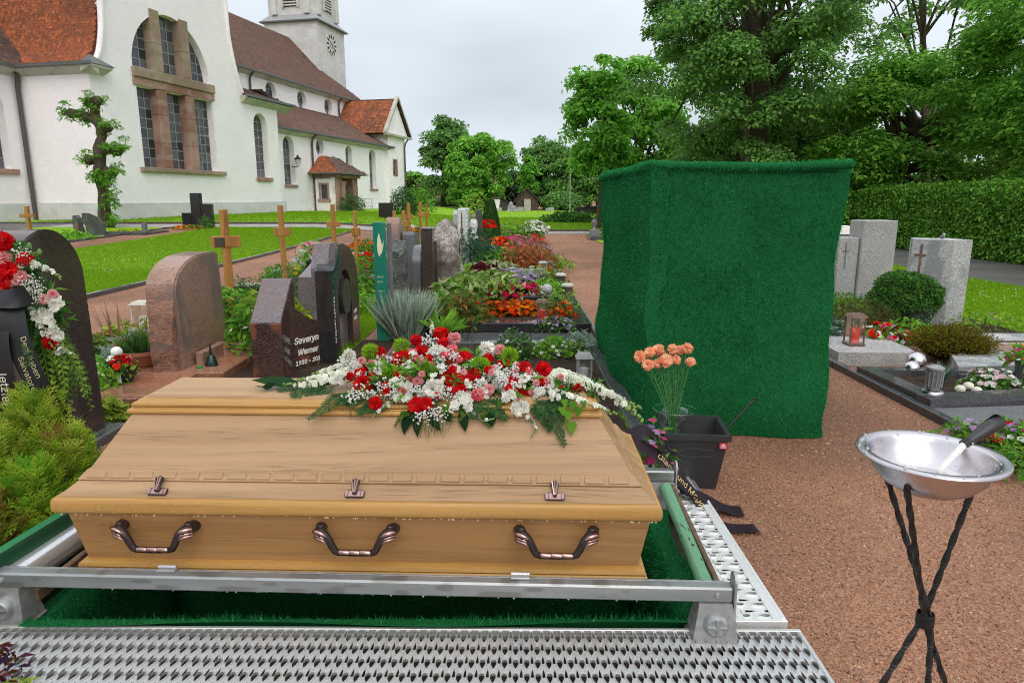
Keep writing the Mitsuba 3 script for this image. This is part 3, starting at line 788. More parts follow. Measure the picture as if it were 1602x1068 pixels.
# tower
T0, T1, Q0, Q1, ZC = 66.2, 72.1, 34.95, 40.7, 18.6
cp('tower_shaft', box(T0, T1, Q0, Q1, 0, ZC), 'm_tower')
cp('tower_cornice', cat(box(T0 - 0.35, T1 + 0.35, Q0 - 0.35, Q1 + 0.35, ZC, ZC + 0.12)), 'm_zinc')
cp('tower_cornice', hull([(t, q, z) for e, z in ((0.3, ZC + 0.12), (-0.35, ZC + 0.75)) for t in (T0 - e, T1 + e) for q in (Q0 - e, Q1 + e)]), 'm_lead')
cut = 0.75; i_ = 0.35
belf = [(T0 + i_ + cut, Q0 + i_), (T1 - i_ - cut, Q0 + i_), (T1 - i_, Q0 + i_ + cut), (T1 - i_, Q1 - i_ - cut), (T1 - i_ - cut, Q1 - i_), (T0 + i_ + cut, Q1 - i_), (T0 + i_, Q1 - i_ - cut), (T0 + i_, Q0 + i_ + cut)]
cp('belfry', ext(Polygon(belf), 7.0, (0, 0, ZC + 0.7)), 'm_tower')
mt_, mq_ = (T0 + T1) / 2, (Q0 + Q1) / 2
for c_ in belf:
    cp('belfry_pilaster', rbox(c_[0] - 0.3, c_[0] + 0.3, c_[1] - 0.3, c_[1] + 0.3, ZC + 0.75, ZC + 7, 0.05), 'm_tower')
for a, b, c_, d_ in ((T0 + i_ - 0.1, T0 + i_ + 0.1, mq_ - 0.75, mq_ + 0.75), (mt_ - 0.75, mt_ + 0.75, Q0 + i_ - 0.1, Q0 + i_ + 0.1)):
    bw = uniq(CH + '__belfry_window'); labels[bw] = {}
    e_ = 0.03
    put(bw + '__opening', ch(box(a, b, c_, d_, ZC + 1.5, ZC + 5)), 'm_dark_copper')
    for k_ in range(13):
        z_ = ZC + 1.55 + k_ * 0.26
        put(bw + '__louvre', ch(mv(rbox(a - e_ - 0.1, b + e_, c_ + 0.06, d_ - 0.06, z_, z_ + 0.12, 0.02) if b - a < 1 else rbox(a + 0.06, b - 0.06, c_ - e_ - 0.1, d_, z_, z_ + 0.12, 0.02))), 'm_tower')
    for s_ in (-1, 1):
        if b - a < 1: put(bw + '__frame', ch(box(a - 0.14, b, mq_ + s_ * 0.85 - 0.1, mq_ + s_ * 0.85 + 0.1, ZC + 1.4, ZC + 5)), 'm_tower')
        else: put(bw + '__frame', ch(box(mt_ + s_ * 0.85 - 0.1, mt_ + s_ * 0.85 + 0.1, c_ - 0.14, d_, ZC + 1.4, ZC + 5)), 'm_tower')
ck = uniq(CH + '__clock'); labels[ck] = {'label': 'round clock face with dark numerals on the tower'}
cz, ct = 16.9, 69.1
put(ck + '__dial', ch(mv(cyl((0, 0, 0), (0, -0.04, 0), 1.02, n=40), (ct, Q0, cz))), 'm_matte', color=(0.62, 0.61, 0.58))
put(ck + '__hub', ch(mv(cyl((0, 0, 0), (0, -0.03, 0), 0.42, n=24), (ct, Q0 - 0.041, cz))), 'm_matte', color=(0.35, 0.40, 0.47))
for k_ in range(12):
    a = k_ * np.pi / 6
    m_ = rbox(-0.1, 0.1, -0.03, 0, 0.62, 1.0, 0.01)
    put(ck + '__numeral', ch(mv(m_, (ct, Q0 - 0.041, cz), ry=a)), 'm_matte', color=(0.05, 0.04, 0.03))
put(ck + '__hand', ch(mv(rbox(-0.05, 0.05, -0.02, 0, -0.1, 0.6, 0.01), (ct, Q0 - 0.075, cz), ry=-0.9)), 'm_matte', color=(0.3, 0.2, 0.04))
put(ck + '__hand', ch(mv(rbox(-0.035, 0.035, -0.02, 0, -0.15, 0.85, 0.01), (ct, Q0 - 0.10, cz), ry=2.2)), 'm_matte', color=(0.3, 0.2, 0.04))
# wall lantern on the aisle, handrail by the porch
wl = thing('wall_lantern', 'small dark wall lantern on the white aisle wall left of the porch', 'lantern')
part(wl, 'bracket', ch(tube([(47.95, QA, 3.75), (47.95, QA - 0.5, 3.75), (47.95, QA - 0.55, 3.85)], 0.035, 6)), 'm_iron')
part(wl, 'glass', ch(lathe([(0.0, 3.85), (0.16, 3.85), (0.24, 4.3), (0, 4.3)], 6, (47.95, QA - 0.55, 0))), 'm_matte', color=(0.5, 0.5, 0.48))
part(wl, 'cap', ch(lathe([(0.3, 4.3), (0.08, 4.5), (0.05, 4.6), (0, 4.62)], 6, (47.95, QA - 0.55, 0))), 'm_iron')
hr = thing('handrail', 'grey metal handrail with bars beside the church porch', 'railing')
for z_ in (1.4, 1.0, 0.75):
    part(hr, 'rail', ch(tube([(57.6, 27.4, z_), (60.8, 27.4, z_)], 0.03, 6)), 'm_lead')
for t_ in (57.6, 59.2, 60.8):
    part(hr, 'post', ch(tube([(t_, 27.4, 0.3), (t_, 27.4, 1.4)], 0.03, 6)), 'm_lead')
# ------------------------------------------------------------------ trees, hedges, shrubs
G_DARK = [(0.050, 0.131, 0.040), (0.069, 0.169, 0.050), (0.040, 0.106, 0.037), (0.088, 0.200, 0.062)]
G_MID = [(0.094, 0.245, 0.037), (0.129, 0.302, 0.048), (0.073, 0.194, 0.033), (0.160, 0.345, 0.062)]
G_LIGHT = [(0.160, 0.389, 0.037), (0.213, 0.460, 0.050), (0.122, 0.316, 0.035), (0.275, 0.504, 0.075)]
G_YEL = [(0.289, 0.431, 0.050), (0.366, 0.489, 0.075), (0.213, 0.345, 0.044), (0.427, 0.489, 0.100)]
G_GREY = [(0.300, 0.400, 0.312), (0.375, 0.475, 0.375), (0.225, 0.325, 0.250)]
G_BLUE = [(0.056, 0.150, 0.100), (0.081, 0.194, 0.138), (0.037, 0.112, 0.081)]
# tree crowns: the same greens, a little duller
T_DARK = [(0.160, 0.326, 0.098), (0.218, 0.411, 0.119), (0.127, 0.267, 0.084), (0.273, 0.484, 0.140)]
T_MID = [(0.192, 0.435, 0.070), (0.259, 0.532, 0.088), (0.150, 0.351, 0.063), (0.328, 0.606, 0.105)]
T_LIGHT = [(0.210, 0.490, 0.070), (0.271, 0.578, 0.091), (0.166, 0.411, 0.067)]


def sphere_dirs(rng, n):
    v = rng.normal(size=(n, 3))
    return unit(v)


def clump_leaves(C, R, per, L, W, cols, rng, flat=0.75, droop=0.12, upn=0.7):
    """leaves filling clumps: C centres, R radii; leaf faces turned up and outwards"""
    n = len(C) * per
    d = sphere_dirs(rng, n)
    d[:, 2] = np.where(d[:, 2] < -0.35, -d[:, 2], d[:, 2])
    r = rng.random(n) ** 0.4
    c = rep(C, per); rr = np.repeat(R, per)[:, None]
    P = c + d * r[:, None] * rr * np.array([1, 1, flat])
    N = unit(d * 0.8 + np.array([0, 0, upn]) + rng.normal(0, 0.45, (n, 3)))
    T = unit(np.cross(N, rng.normal(size=(n, 3)))) + d * 0.35
    T[:, 2] -= 0.25
    l = L * (0.7 + 0.6 * rng.random(n))
    m = kites(P, T, N, l, l * W, 0.22, droop)
    tone = np.repeat(0.85 + 0.3 * rng.random(len(C)), per)[:, None]
    return m, rep(np.clip(pick(rng, cols, n, 0.16) * tone, 0.004, 0.9), 4)


def tree(name, label, base, trunk_h, r0, cc, rad, ncl, per, L, cols, seed, group=None, clr=(0.9, 1.5), W=0.62, low=-0.75, limbs=26, category='tree', upn=0.7):
    rng = R_(seed)
    t = thing(name, label, category, group)
    base = np.asarray(base, float); cc = np.asarray(cc, float); rad = np.asarray(rad, float)
    d = sphere_dirs(rng, ncl * 4); d = d[d[:, 2] > low][:ncl]
    bumps = 0.78 + 0.5 * meshkit.fbm(d * 2.2 + seed, 3, seed)
    C = cc + d * rad * (bumps * (0.45 + 0.55 * rng.random(len(d)) ** 0.4))[:, None]
    R = rng.uniform(*clr, len(C))
    m, col = clump_leaves(C, R, per, L, W, cols, rng, upn=upn)
    part(t, 'crown', m, 'm_leaf', color=col)
    top = cc + [0, 0, rad[2] * 0.45]
    mid = np.linspace(0, 1, 7)[:, None]
    path = base + (top - base) * mid + np.column_stack([rng.normal(0, 0.12, (7, 2)), np.zeros(7)]) * mid
    path[0] = base - [0, 0, 0.2]
    part(t, 'trunk', tube(path, r0 * np.linspace(1.15, 0.25, 7), 9), 'm_bark', True)
    lm = []
    for i in rng.permutation(len(C))[:limbs]:
        s = path[min(6, 2 + int(rng.integers(0, 4)))]
        e = C[i]
        mid_ = (s + e) / 2 + [0, 0, 0.18 * np.linalg.norm(e - s)]
        lm.append(tube(np.array([s, (s + mid_) / 2 + [0, 0, 0.1], mid_, e]), np.array([0.36, 0.26, 0.16, 0.05]) * r0, 5))
    if lm: part(t, 'limbs', cat(lm), 'm_bark', True)
    return t


tree('broadleaf_tree', 'huge dense dark green tree rising behind the green turf screen', (8.7, 25, 0), 4, 0.5, (8.3, 25.2, 8.2), (3.7, 4.2, 6.4), 230, 400, 0.15, T_DARK + T_MID[:1], 101, clr=(0.45, 1.15), limbs=40, low=-0.9)
tree('broadleaf_tree', 'slender bright green young tree at the left edge of the big dark tree', (4.2, 33.5, 0), 3, 0.12, (4.25, 33.6, 4.9), (1.55, 1.6, 3.0), 70, 130, 0.24, T_LIGHT, 102, clr=(0.3, 0.75), low=-0.85)
tree('broadleaf_tree', 'light green tree half hidden between the slender tree and the big dark tree', (6.9, 38, 0), 3, 0.25, (6.9, 38, 4.6), (2.0, 2.4, 3.6), 60, 190, 0.28, T_MID + T_LIGHT[:1], 103, clr=(0.6, 1.1))
tree('broadleaf_tree', 'bright green leafy tree leaning over the right end of the hedge', (15.2, 17.6, 0), 3, 0.35, (15.4, 17.8, 5.0), (3.3, 4.2, 4.2), 180, 400, 0.15, T_MID + T_LIGHT[:1], 104, clr=(0.5, 1.1), limbs=30, upn=1.3, low=-0.95)
tree('broadleaf_tree', 'leafy green tree behind the hedge, right of the big dark tree', (13.4, 24.5, 0), 3, 0.35, (13.7, 24.5, 3.3), (2.9, 3.6, 2.6), 100, 330, 0.17, T_MID, 105, clr=(0.5, 1.1), upn=1.2, low=-0.95)
tree('broadleaf_tree', 'tall loose tree with sky showing through, behind the hedge trees', (18.6, 31, 0), 6, 0.2, (17.0, 31, 10.2), (3.6, 3.4, 4.2), 46, 150, 0.24, T_DARK + T_MID[:1], 106, clr=(0.45, 0.95), limbs=14)
tree('broadleaf_tree', 'dark tree filling the gap behind the screen and the hedge end', (11.6, 31, 0), 4, 0.3, (11.6, 31, 3.4), (4.0, 2.5, 2.9), 90, 240, 0.27, T_DARK, 107, clr=(0.8, 1.4), low=-0.98)
tree('broadleaf_tree', 'dark green rounded tree left of the far lighter tree, near the church end', (-8.2, 84, 0), 3, 0.5, (-7.9, 84, 5.5), (2.8, 2.6, 4.6), 60, 200, 0.42, T_DARK, 108, clr=(0.6, 1.5), low=-0.8)
tree('broadleaf_tree', 'lighter green rounded tree in the middle of the far end of the lawn', (-4.2, 79, 0), 3, 0.4, (-3.7, 79, 4.2), (3.5, 3.2, 4.1), 70, 220, 0.42, T_MID + T_LIGHT[:1], 109, clr=(0.7, 1.6), low=-0.8)
tree('broadleaf_tree', 'small pointed light green tree at the far end beside the little dark shed', (2.0, 86, 0), 2, 0.15, (2.0, 86, 3.9), (0.9, 1.0, 2.4), 36, 90, 0.40, T_LIGHT, 110, clr=(0.4, 0.7))
tree('broadleaf_tree', 'dark bushy tree behind the small pointed tree at the far end', (4.4, 92, 0), 2, 0.3, (4.6, 92, 4.6), (3.0, 2.4, 3.9), 70, 160, 0.45, T_DARK, 111, clr=(0.9, 1.5), low=-0.95)
tree('broadleaf_tree', 'dark bushy tree at the far end behind the flagpole', (9.6, 88, 0), 2, 0.3, (9.6, 88, 4.0), (4.2, 2.4, 3.6), 80, 160, 0.45, T_DARK + T_MID[:1], 112, clr=(0.9, 1.5), low=-0.95)
tree('broadleaf_tree', 'low greyish green tree between the two far trees', (-0.2, 100, 0), 2, 0.3, (-0.4, 100, 2.6), (2.6, 2.0, 2.3), 50, 120, 0.5, [(0.10, 0.18, 0.09), (0.13, 0.21, 0.11)], 113, clr=(0.8, 1.3), low=-0.98)
tree('broadleaf_tree', 'far tree seen past the end of the church', (-15.5, 110, 0), 2, 0.3, (-15.5, 110, 2.8), (3.6, 2.0, 2.4), 50, 110, 0.5, T_MID + [(0.1, 0.18, 0.09)], 114, clr=(0.8, 1.3), low=-0.98)
for i, (x, y, r, h, lab) in enumerate([(14, 60, 4, 3.2, 'dark far bush seen left of the screen above the tombstones'), (5.8, 84, 2.0, 1.5, 'low dark bush under the far trees left of the flagpole'),
                                       (-6.5, 92, 3.5, 1.2, 'low bush in the shade under the far paired trees'), (18, 45, 5, 4.5, 'tall dark bush filling the background behind the screen'), (22, 34, 5, 5.5, 'dense dark bush behind the hedge trees'),
                                       (11.8, 23.6, 1.2, 1.6, 'loose light green bush at the far end of the clipped hedge')]):
    tree('background_bush', lab, (x, y, 0), 1, 0.1, (x, y, h * 0.5), (r, r * 0.7, h * 0.6), 60 if i < 5 else 40, 130, 0.4 if i < 5 else 0.16, T_DARK if i < 5 else T_MID, 120 + i, clr=(0.7, 1.2) if i < 5 else (0.3, 0.5), low=-1, limbs=8, category='bush')


def bank_leaves(key, boxdim, dens, L, cols, seed, mt='m_leaf', bumps=0.16):
    """a clipped hedge: leaves covering the faces of a box, a twiggy core inside"""
    x0, x1, y0, y1, z0, z1 = boxdim
    rng = R_(seed)
    faces = [(0, x0, y0, y1, z0, z1), (0, x1, y0, y1, z0, z1), (1, y0, x0, x1, z0, z1), (1, y1, x0, x1, z0, z1), (2, z1, x0, x1, y0, y1)]
    P, D = [], []
    for ax, k, a, b, c, d in faces:
        n = int((b - a) * (d - c) * dens)
        u, v = rng.uniform(a, b, n), rng.uniform(c, d, n)
        o = np.stack([np.full(n, k), u, v], 1) if ax == 0 else np.stack([u, np.full(n, k), v], 1) if ax == 1 else np.stack([u, v, np.full(n, k)], 1)
        nn = np.zeros((n, 3)); nn[:, ax] = 1 if (k in (x1, y1, z1) and k > (x0 + x1) / 2 - 99) else -1
        cen = np.array([(x0 + x1) / 2, (y0 + y1) / 2, (z0 + z1) / 2])
        nn = np.sign((o - cen) * (np.arange(3) == ax)) * 1.0
        P.append(o); D.append(nn)
    P, D = np.vstack(P), np.vstack(D)
    n = len(P)
    bp = meshkit.fbm(P * 1.4 + seed, 3, seed) - 0.5
    P = P + D * (bp * 2 * bumps + 0.07 * rng.normal(size=n) * 0.8)[:, None]
    N = unit(D + UP * 0.5 + rng.normal(0, 0.6, (n, 3)))
    T = unit(np.cross(N, rng.normal(size=(n, 3)))) + D * 0.4
    l = L * (0.7 + 0.6 * rng.random(n))
    part(key, 'leaves', kites(P, T, N, l, l * 0.6, 0.2, 0.1), 'm_leaf', color=rep(pick(rng, cols + cols + [(0.20, 0.27, 0.04)], n, 0.28), 4))
    ni = int(n * 0.45)
    Q = np.stack([rng.uniform(x0 + 0.05, x1 - 0.05, ni), rng.uniform(y0 + 0.05, y1 - 0.05, ni), rng.uniform(z0, z1 - 0.05, ni)], 1)
    part(key, 'inner_leaves', kites(Q, rng.normal(size=(ni, 3)), rng.normal(size=(ni, 3)), L * 1.5, L), 'm_leaf', color=rep(pick(rng, cols, ni, 0.2), 4))
    tw = []
    for q in range(60):
        bx_, by_ = rng.uniform(x0 + 0.2, x1 - 0.2), rng.uniform(y0 + 0.2, y1 - 0.2)
        tw.append(tube([(bx_, by_, 0), (bx_ + rng.normal(0, 0.15), by_ + rng.normal(0, 0.15), z1 - 0.25)], [0.025, 0.01], 5))
    part(key, 'stems', cat(tw), 'm_bark', kind='stuff')


HG = thing('clipped_hedge', 'long clipped green hedge along the far side of the dark road', 'hedge')
bank_leaves(HG, (11.25, 12.5, 6.5, 22.5, 0.05, 1.72), 1100, 0.08, T_MID + [(0.06, 0.16, 0.02), (0.085, 0.21, 0.022)], 130)
HB = thing('clipped_hedge', 'second lower hedge closing off the far side of the lawn at the right', 'hedge')
bank_leaves(HB, (12.6, 30, 33, 35, 0.05, 2.2), 200, 0.16, T_DARK, 131)

# pollarded tree in front of the church
PT = thing('pollarded_tree', 'knobbly pollarded tree with leaf tufts in front of the white church wall', 'tree')
rng = R_(140)
bx, by = -16.75, 28.5
pz = zg(bx, by)
spine = np.array([(-16.716, 28.500, 0.371), (-16.694, 28.500, 1.197), (-16.704, 28.500, 1.962), (-16.695, 28.500, 2.669), (-16.652, 28.500, 3.219), (-16.473, 28.500, 3.838), (-16.492, 28.500, 4.305), (-16.616, 28.500, 4.745), (-16.612, 28.500, 5.182)])
spine[0, 2] = pz - 0.1
tr = tube(spine, [0.32, 0.21, 0.19, 0.25, 0.22, 0.17, 0.20, 0.15, 0.12], 14)
sub = trimesh.remesh.subdivide_to_size(tr.vertices, tr.faces, 0.2)
part(PT, 'trunk', rough(tm(*sub), 0.13, 2.6, 4), 'm_bark', True)
limb_ends = [((-16.673, 28.500, 2.844), (-17.011, 28.400, 2.964)), ((-16.678, 28.500, 2.593), (-16.145, 28.400, 2.464)), ((-16.627, 28.500, 3.219), (-15.807, 28.300, 3.305)), ((-16.489, 28.500, 3.912), (-16.140, 28.400, 4.198)), ((-16.492, 28.500, 4.305), (-16.991, 28.500, 4.599)), ((-16.991, 28.500, 4.599), (-17.559, 28.500, 4.745)), ((-16.616, 28.500, 4.745), (-16.479, 28.500, 5.230)), ((-16.617, 28.500, 4.939), (-16.815, 28.500, 5.182))]
tips = []
for a, b in limb_ends:
    a, b = np.array(a), np.array(b)
    part(PT, 'limb', tube(np.array([a, (a + b) / 2 + [0, 0, 0.05], b]), [0.16, 0.14, 0.12], 8), 'm_bark', True)
    part(PT, 'knob', rough(ball(b, 0.2, 2), 0.08, 5, 3), 'm_bark', True); tips.append(b)
C = np.array([t_ + rng.normal(0, 0.16, 3) for t_ in tips for _ in range(6)] + [np.array(q) + rng.normal(0, 0.12, 3) for q in ((-16.243, 28.200, 0.690), (-16.188, 28.200, 1.148), (-16.188, 28.200, 1.579), (-16.200, 28.200, 1.906), (-16.723, 28.200, 2.257), (-16.383, 28.200, 2.307), (-15.985, 28.200, 2.407), (-16.499, 28.200, 2.407), (-16.065, 28.200, 3.446), (-15.510, 28.200, 3.397)) for _ in range(4)])
m_, c_ = clump_leaves(C, np.full(len(C), 0.22), 40, 0.13, 0.45, G_LIGHT + G_MID[:1], rng)
part(PT, 'leaf_tufts', m_, 'm_leaf', color=c_)


def mound(parent, name, c, r, n, L, W, cols, seed, flat=0.7, mt='m_leaf', fold=0.2, spread=0.5, upn=0.6, thick=0.6):
    rng = R_(seed)
    d = sphere_dirs(rng, n * 2); d = d[d[:, 2] > -0.15][:n]; n = len(d)
    rad = np.asarray(r, float) * np.ones(3)
    k = (1 - thick * rng.random(n) ** 1.6) * (0.82 + 0.36 * meshkit.fbm(d * 2.5 + seed, 2, seed))
    P = np.asarray(c) + d * rad * k[:, None]
    N = unit(d + UP * upn + rng.normal(0, spread, (n, 3)))
    T = unit(np.cross(N, rng.normal(size=(n, 3)))) + d * 0.6
    l = L * (0.65 + 0.7 * rng.random(n))
    return part(parent, name, kites(P, T, N, l, l * W, fold, 0.15), mt, color=rep(pick(rng, cols, n, 0.2), 4))


def spikes(parent, name, c, r, n, L, W, cols, seed, base_r=0.25, mt='m_leaf', droop=0.1, lean=0.7):
    """upright strap or needle leaves from a common base"""
    rng = R_(seed)
    a = rng.uniform(0, 2 * np.pi, n); q = np.sqrt(rng.random(n)); rad = np.asarray(r, float) * np.ones(2)
    P = np.asarray(c) + np.stack([np.cos(a) * q * rad[0] * base_r, np.sin(a) * q * rad[1] * base_r, np.zeros(n)], 1)
    T = np.stack([np.cos(a) * q * lean * rad[0] / max(L, 1e-6), np.sin(a) * q * lean * rad[1] / max(L, 1e-6), np.ones(n)], 1) + rng.normal(0, 0.12, (n, 3))
    N = rng.normal(size=(n, 3)); N = N - unit(T) * (N * unit(T)).sum(1, keepdims=True)
    l = L * (0.6 + 0.55 * rng.random(n))
    return part(parent, name, kites(P, T, unit(N), l, W * np.ones(n), 0.1, droop), mt, color=rep(pick(rng, cols, n, 0.18), 4))


def florets(P, N, R, cols, rng, petals=5, cup=0.35):
    """small open flowers: petals as kites round each point"""
    n = len(P); P = np.asarray(P, float); N = unit(np.asarray(N, float))
    A = unit(np.cross(N, rng.normal(size=(n, 3)))); B = np.cross(N, A)
    out, k = [], []
    R = np.broadcast_to(R, (n,))
    for j in range(petals):
        a = j * 2 * np.pi / petals + 0.15 * rng.normal(size=n)
        T = np.cos(a)[:, None] * A + np.sin(a)[:, None] * B + N * cup
        out.append(kites(P, T, N - (np.cos(a)[:, None] * A + np.sin(a)[:, None] * B) * cup, R, R * 0.95, 0.12, 0.1, 0.6))
    col = pick(rng, cols, n, 0.1)
    return cat(out), np.vstack([rep(col, 4)] * petals)


def blossoms(parent, c, r, n, R, cols, seed, name='blossoms', flat_top=True, petals=5):
    rng = R_(seed)
    d = sphere_dirs(rng, n * 3); d = d[d[:, 2] > 0.1][:n]
    P = np.asarray(c) + d * np.asarray(r) * np.ones(3) * (0.92 + 0.16 * rng.random((len(d), 1)))
    N = unit(d + UP * 0.5 + rng.normal(0, 0.3, d.shape))
    m, col = florets(P, N, R * (0.75 + 0.5 * rng.random(len(d))), cols, rng, petals)
    return part(parent, name, m, 'm_petal', color=col)


RED = [(0.62, 0.012, 0.015), (0.52, 0.008, 0.012), (0.68, 0.03, 0.02)]
PINK = [(0.70, 0.12, 0.28), (0.74, 0.2, 0.34), (0.6, 0.07, 0.22)]
HOT = [(0.66, 0.02, 0.12), (0.58, 0.015, 0.09), (0.7, 0.05, 0.18)]
ORF = [(0.72, 0.13, 0.015), (0.68, 0.08, 0.012), (0.75, 0.2, 0.02)]
YEL = [(0.75, 0.5, 0.02), (0.7, 0.42, 0.015)]
WHT = [(0.78, 0.78, 0.74), (0.72, 0.73, 0.66)]
LIL = [(0.42, 0.26, 0.5), (0.5, 0.35, 0.58), (0.34, 0.2, 0.44)]
PEACH = [(0.86, 0.42, 0.24), (0.88, 0.50, 0.32), (0.84, 0.34, 0.18)]


def plant(name, label, c, r, leaf, n, L, W=0.5, seed=0, fl=None, category='plant', group=None, **kw):
    t = thing(name, label, category, group)
    c = np.asarray(c, float)
    mound(t, 'foliage', c, r, n, L, W, leaf, seed, **kw)
    rr = np.asarray(r, float) * np.ones(3)
    part(t, 'stem', tube([c - [0, 0, 0.03], c + [0, 0, rr[2] * 0.6]], 0.006 + 0.01 * rr[2], 5), 'm_bark')
    if fl:
        for i, (cols, k, R) in enumerate(fl if isinstance(fl, list) else [fl]):
            blossoms(t, c, rr, k, R, cols, seed + 7 + i)
    return t


# ------------------------------------------------------------------ headstones
def chamfered(poly, h, O, X, Y, Z, e=0.008):
    """slab with small bevels: outline shrunk at both faces"""
    inner = poly.buffer(-e, join_style=2)
    pts = []
    m = ext(poly, h - 2 * e, np.asarray(O) + np.asarray(Z) * e, X, Y, Z)
    lo = ext(inner, e, O, X, Y, Z); hi = ext(inner, e, np.asarray(O) + np.asarray(Z) * (h - e), X, Y, Z)
    return cat(m, lo, hi)


def letters(parent, name, text, h, O, X, Y, mt='m_matte', color=(0.75, 0.74, 0.7), bold=False, depth=0.003, slant=0.0):
    m = meshkit.text_mesh(text, h, depth, bold)
    X, Y = unit(np.asarray(X, float)), unit(np.asarray(Y, float)); Z = np.cross(X, Y)
    v = np.asarray(m.vertices)
    m = tm(np.asarray(O) + (v[:, :1] + slant * v[:, 1:2]) * X + v[:, 1:2] * Y + v[:, 2:] * Z, m.faces)
    return part(parent, name, m, mt, color=color if mt in ('m_matte', 'm_gloss', 'm_satin') else None)


def strokes(parent, name, O, X, Y, w, h, n, seed, color=(0.75, 0.74, 0.7), d=0.002):
    """an inscription too small to read in the photograph: a row of cut strokes"""
    rng = R_(seed); X, Y = unit(np.asarray(X, float)), unit(np.asarray(Y, float)); Z = np.cross(X, Y); out = []
    for i in range(n):
        x0 = i * w / n
        for q in range(2):
            a = rng.uniform(0, 0.35) * h; b = rng.uniform(0.6, 1.0) * h; x = x0 + rng.uniform(0, 0.6) * w / n; t = w / n * 0.2
            out.append(box(x, x + t, a, b, 0, d))
        y = rng.uniform(0.1, 0.85) * h
        out.append(box(x0, x0 + w / n * 0.7, y, y + h * 0.14, 0, d * 0.8))
    m = cat(out); v = m.vertices
    return part(parent, name, tm(np.asarray(O) + v[:, :1] * X + v[:, 1:2] * Y + v[:, 2:] * Z, m.faces), 'm_matte', color=color)


# dark brown round-topped stone behind the wreath
DS = thing('headstone', 'dark brown round-topped headstone standing behind the wreath at the left edge', 'headstone')
a_ = np.linspace(0, np.pi, 25)
o_ = Polygon([(3.44, -0.1), (4.06, -0.1), (4.035, 1.0)] + [(3.745 + 0.29 * np.cos(x), 1.0 + 0.285 * np.sin(x)) for x in a_[1:-1]] + [(3.455, 1.0)])
part(DS, 'slab', chamfered(o_, 0.42, (-2.53, 0, 0), (0, 1, 0), (0, 0, 1), (-1, 0, 0)), 'm_dark_brown_stone', 25)
part(DS, 'base', rbox(-3.0, -2.45, 3.36, 4.14, -0.05, 0.06, 0.01), 'm_kerb_granite')

# pink granite stone with a broken flank
PK = thing('headstone', 'pinkish granite headstone with sloping curved top and rough broken near edge', 'headstone')
pk = Polygon([(5.35, -0.1), (6.2, -0.1), (6.19, 0.5), (6.16, 0.975), (6.05, 0.99), (5.85, 0.988), (5.68, 0.975), (5.55, 0.945), (5.45, 0.905), (5.38, 0.855), (5.33, 0.79), (5.31, 0.71), (5.33, 0.45)])
part(PK, 'slab', chamfered(pk, 0.24, (-2.64, 0, 0), (0, 1, 0), (0, 0, 1), (-1, 0, 0), 0.012), 'm_pink_granite', 20)
raw = hull([(x, y, z) for x, y, z in [(-2.67, 5.30, -0.1), (-2.87, 5.28, -0.1), (-2.66, 5.31, 0.66), (-2.86, 5.29, 0.66), (-2.68, 5.26, 0.3), (-2.85, 5.25, 0.25), (-2.67, 5.36, 0.7), (-2.86, 5.36, 0.7), (-2.67, 5.36, -0.1), (-2.86, 5.36, -0.1)]])
part(PK, 'broken_edge', rough(raw, 0.02, 9, 3, 0.03), 'm_pink_granite_raw', 30)
for i, (y0, y1) in enumerate([(4.62, 5.25), (5.26, 6.2)]):
    part(PK, 'base_slab', rbox(-4.0 if i == 0 else -3.2, -2.5 if i == 0 else -2.3, y0, y1, -0.05, 0.095, 0.008), 'm_red_slab')
part(PK, 'front_slab', rbox(-3.3, -2.62, 4.56, 4.60, -0.1, 0.09, 0.005), 'm_red_slab')
part(PK, 'front_slab', rbox(-2.61, -2.35, 4.56, 4.60, -0.1, 0.09, 0.005), 'm_red_slab')
PB = thing('grave_kerb', 'pinkish granite kerb block with a metal ring behind the coffin', 'kerb')
part(PB, 'block', rbox(-2.56, -2.27, 5.9, 5.98, -0.05, 0.2, 0.006), 'm_pink_granite')
part(PB, 'block', rbox(-2.62, -2.56, 5.5, 5.98, -0.05, 0.2, 0.006), 'm_pink_granite')

# brown granite stone with the lettering
SV = thing('headstone', 'reddish brown polished granite headstone in two pieces with white lettering', 'headstone')
blk = hull([(x, y, z) for x in (-2.11, -1.86) for y, z in ((5.4, -0.1), (5.4, 0.46), (5.75, 0.785), (5.78, 0.785), (5.78, -0.1))])
part(SV, 'block', blk, 'm_brown_granite')
part(SV, 'polished_top', ext(sbox(0.006, 0.006, 0.244, 0.472), 0.004, (-2.11, 5.402, 0.464), (1, 0, 0), unit(np.array([0, 0.35, 0.325])), unit(np.array([0, -0.325, 0.35]))), 'm_violet_granite')
sb_ = Polygon([(0.0, -0.1), (0.36, -0.1), (0.36, 0.39), (0.24, 0.44), (0.11, 0.53), (0.0, 0.60)])
SO, SX = np.array([-1.872, 5.60, 0.0]), unit(np.array([0.20, 0.36, 0.0]))
SN = np.array([SX[1], -SX[0], 0.0])
part(SV, 'inscribed_slab', chamfered(sb_, 0.14, SO, SX, (0, 0, 1), -SN, 0.006), 'm_brown_granite')
for tx, zq, h, o in (('Severyn', 0.235, 0.053, 0.055), ('Werner', 0.135, 0.050, 0.085), ('1930 - 2011', 0.050, 0.037, 0.055)):
    letters(SV, 'lettering', tx, h, SO + SX * o + SN * 0.0005 + [0, 0, zq], SX, (0, 0, 1), bold=True, slant=0.2)

GB = thing('headstone', 'grey violet granite headstone with slanted top, seen from behind', 'headstone')
gb = hull([(x, y, z) for x0, x1, y, z in ((-2.12, -1.86, 6.6, -0.1), (-2.07, -1.90, 6.6, 0.70), (-2.02, -1.83, 7.1, 0.86), (-2.1, -1.84, 7.1, -0.1)) for x in (x0, x1)])
part(GB, 'slab', gb, 'm_violet_granite')

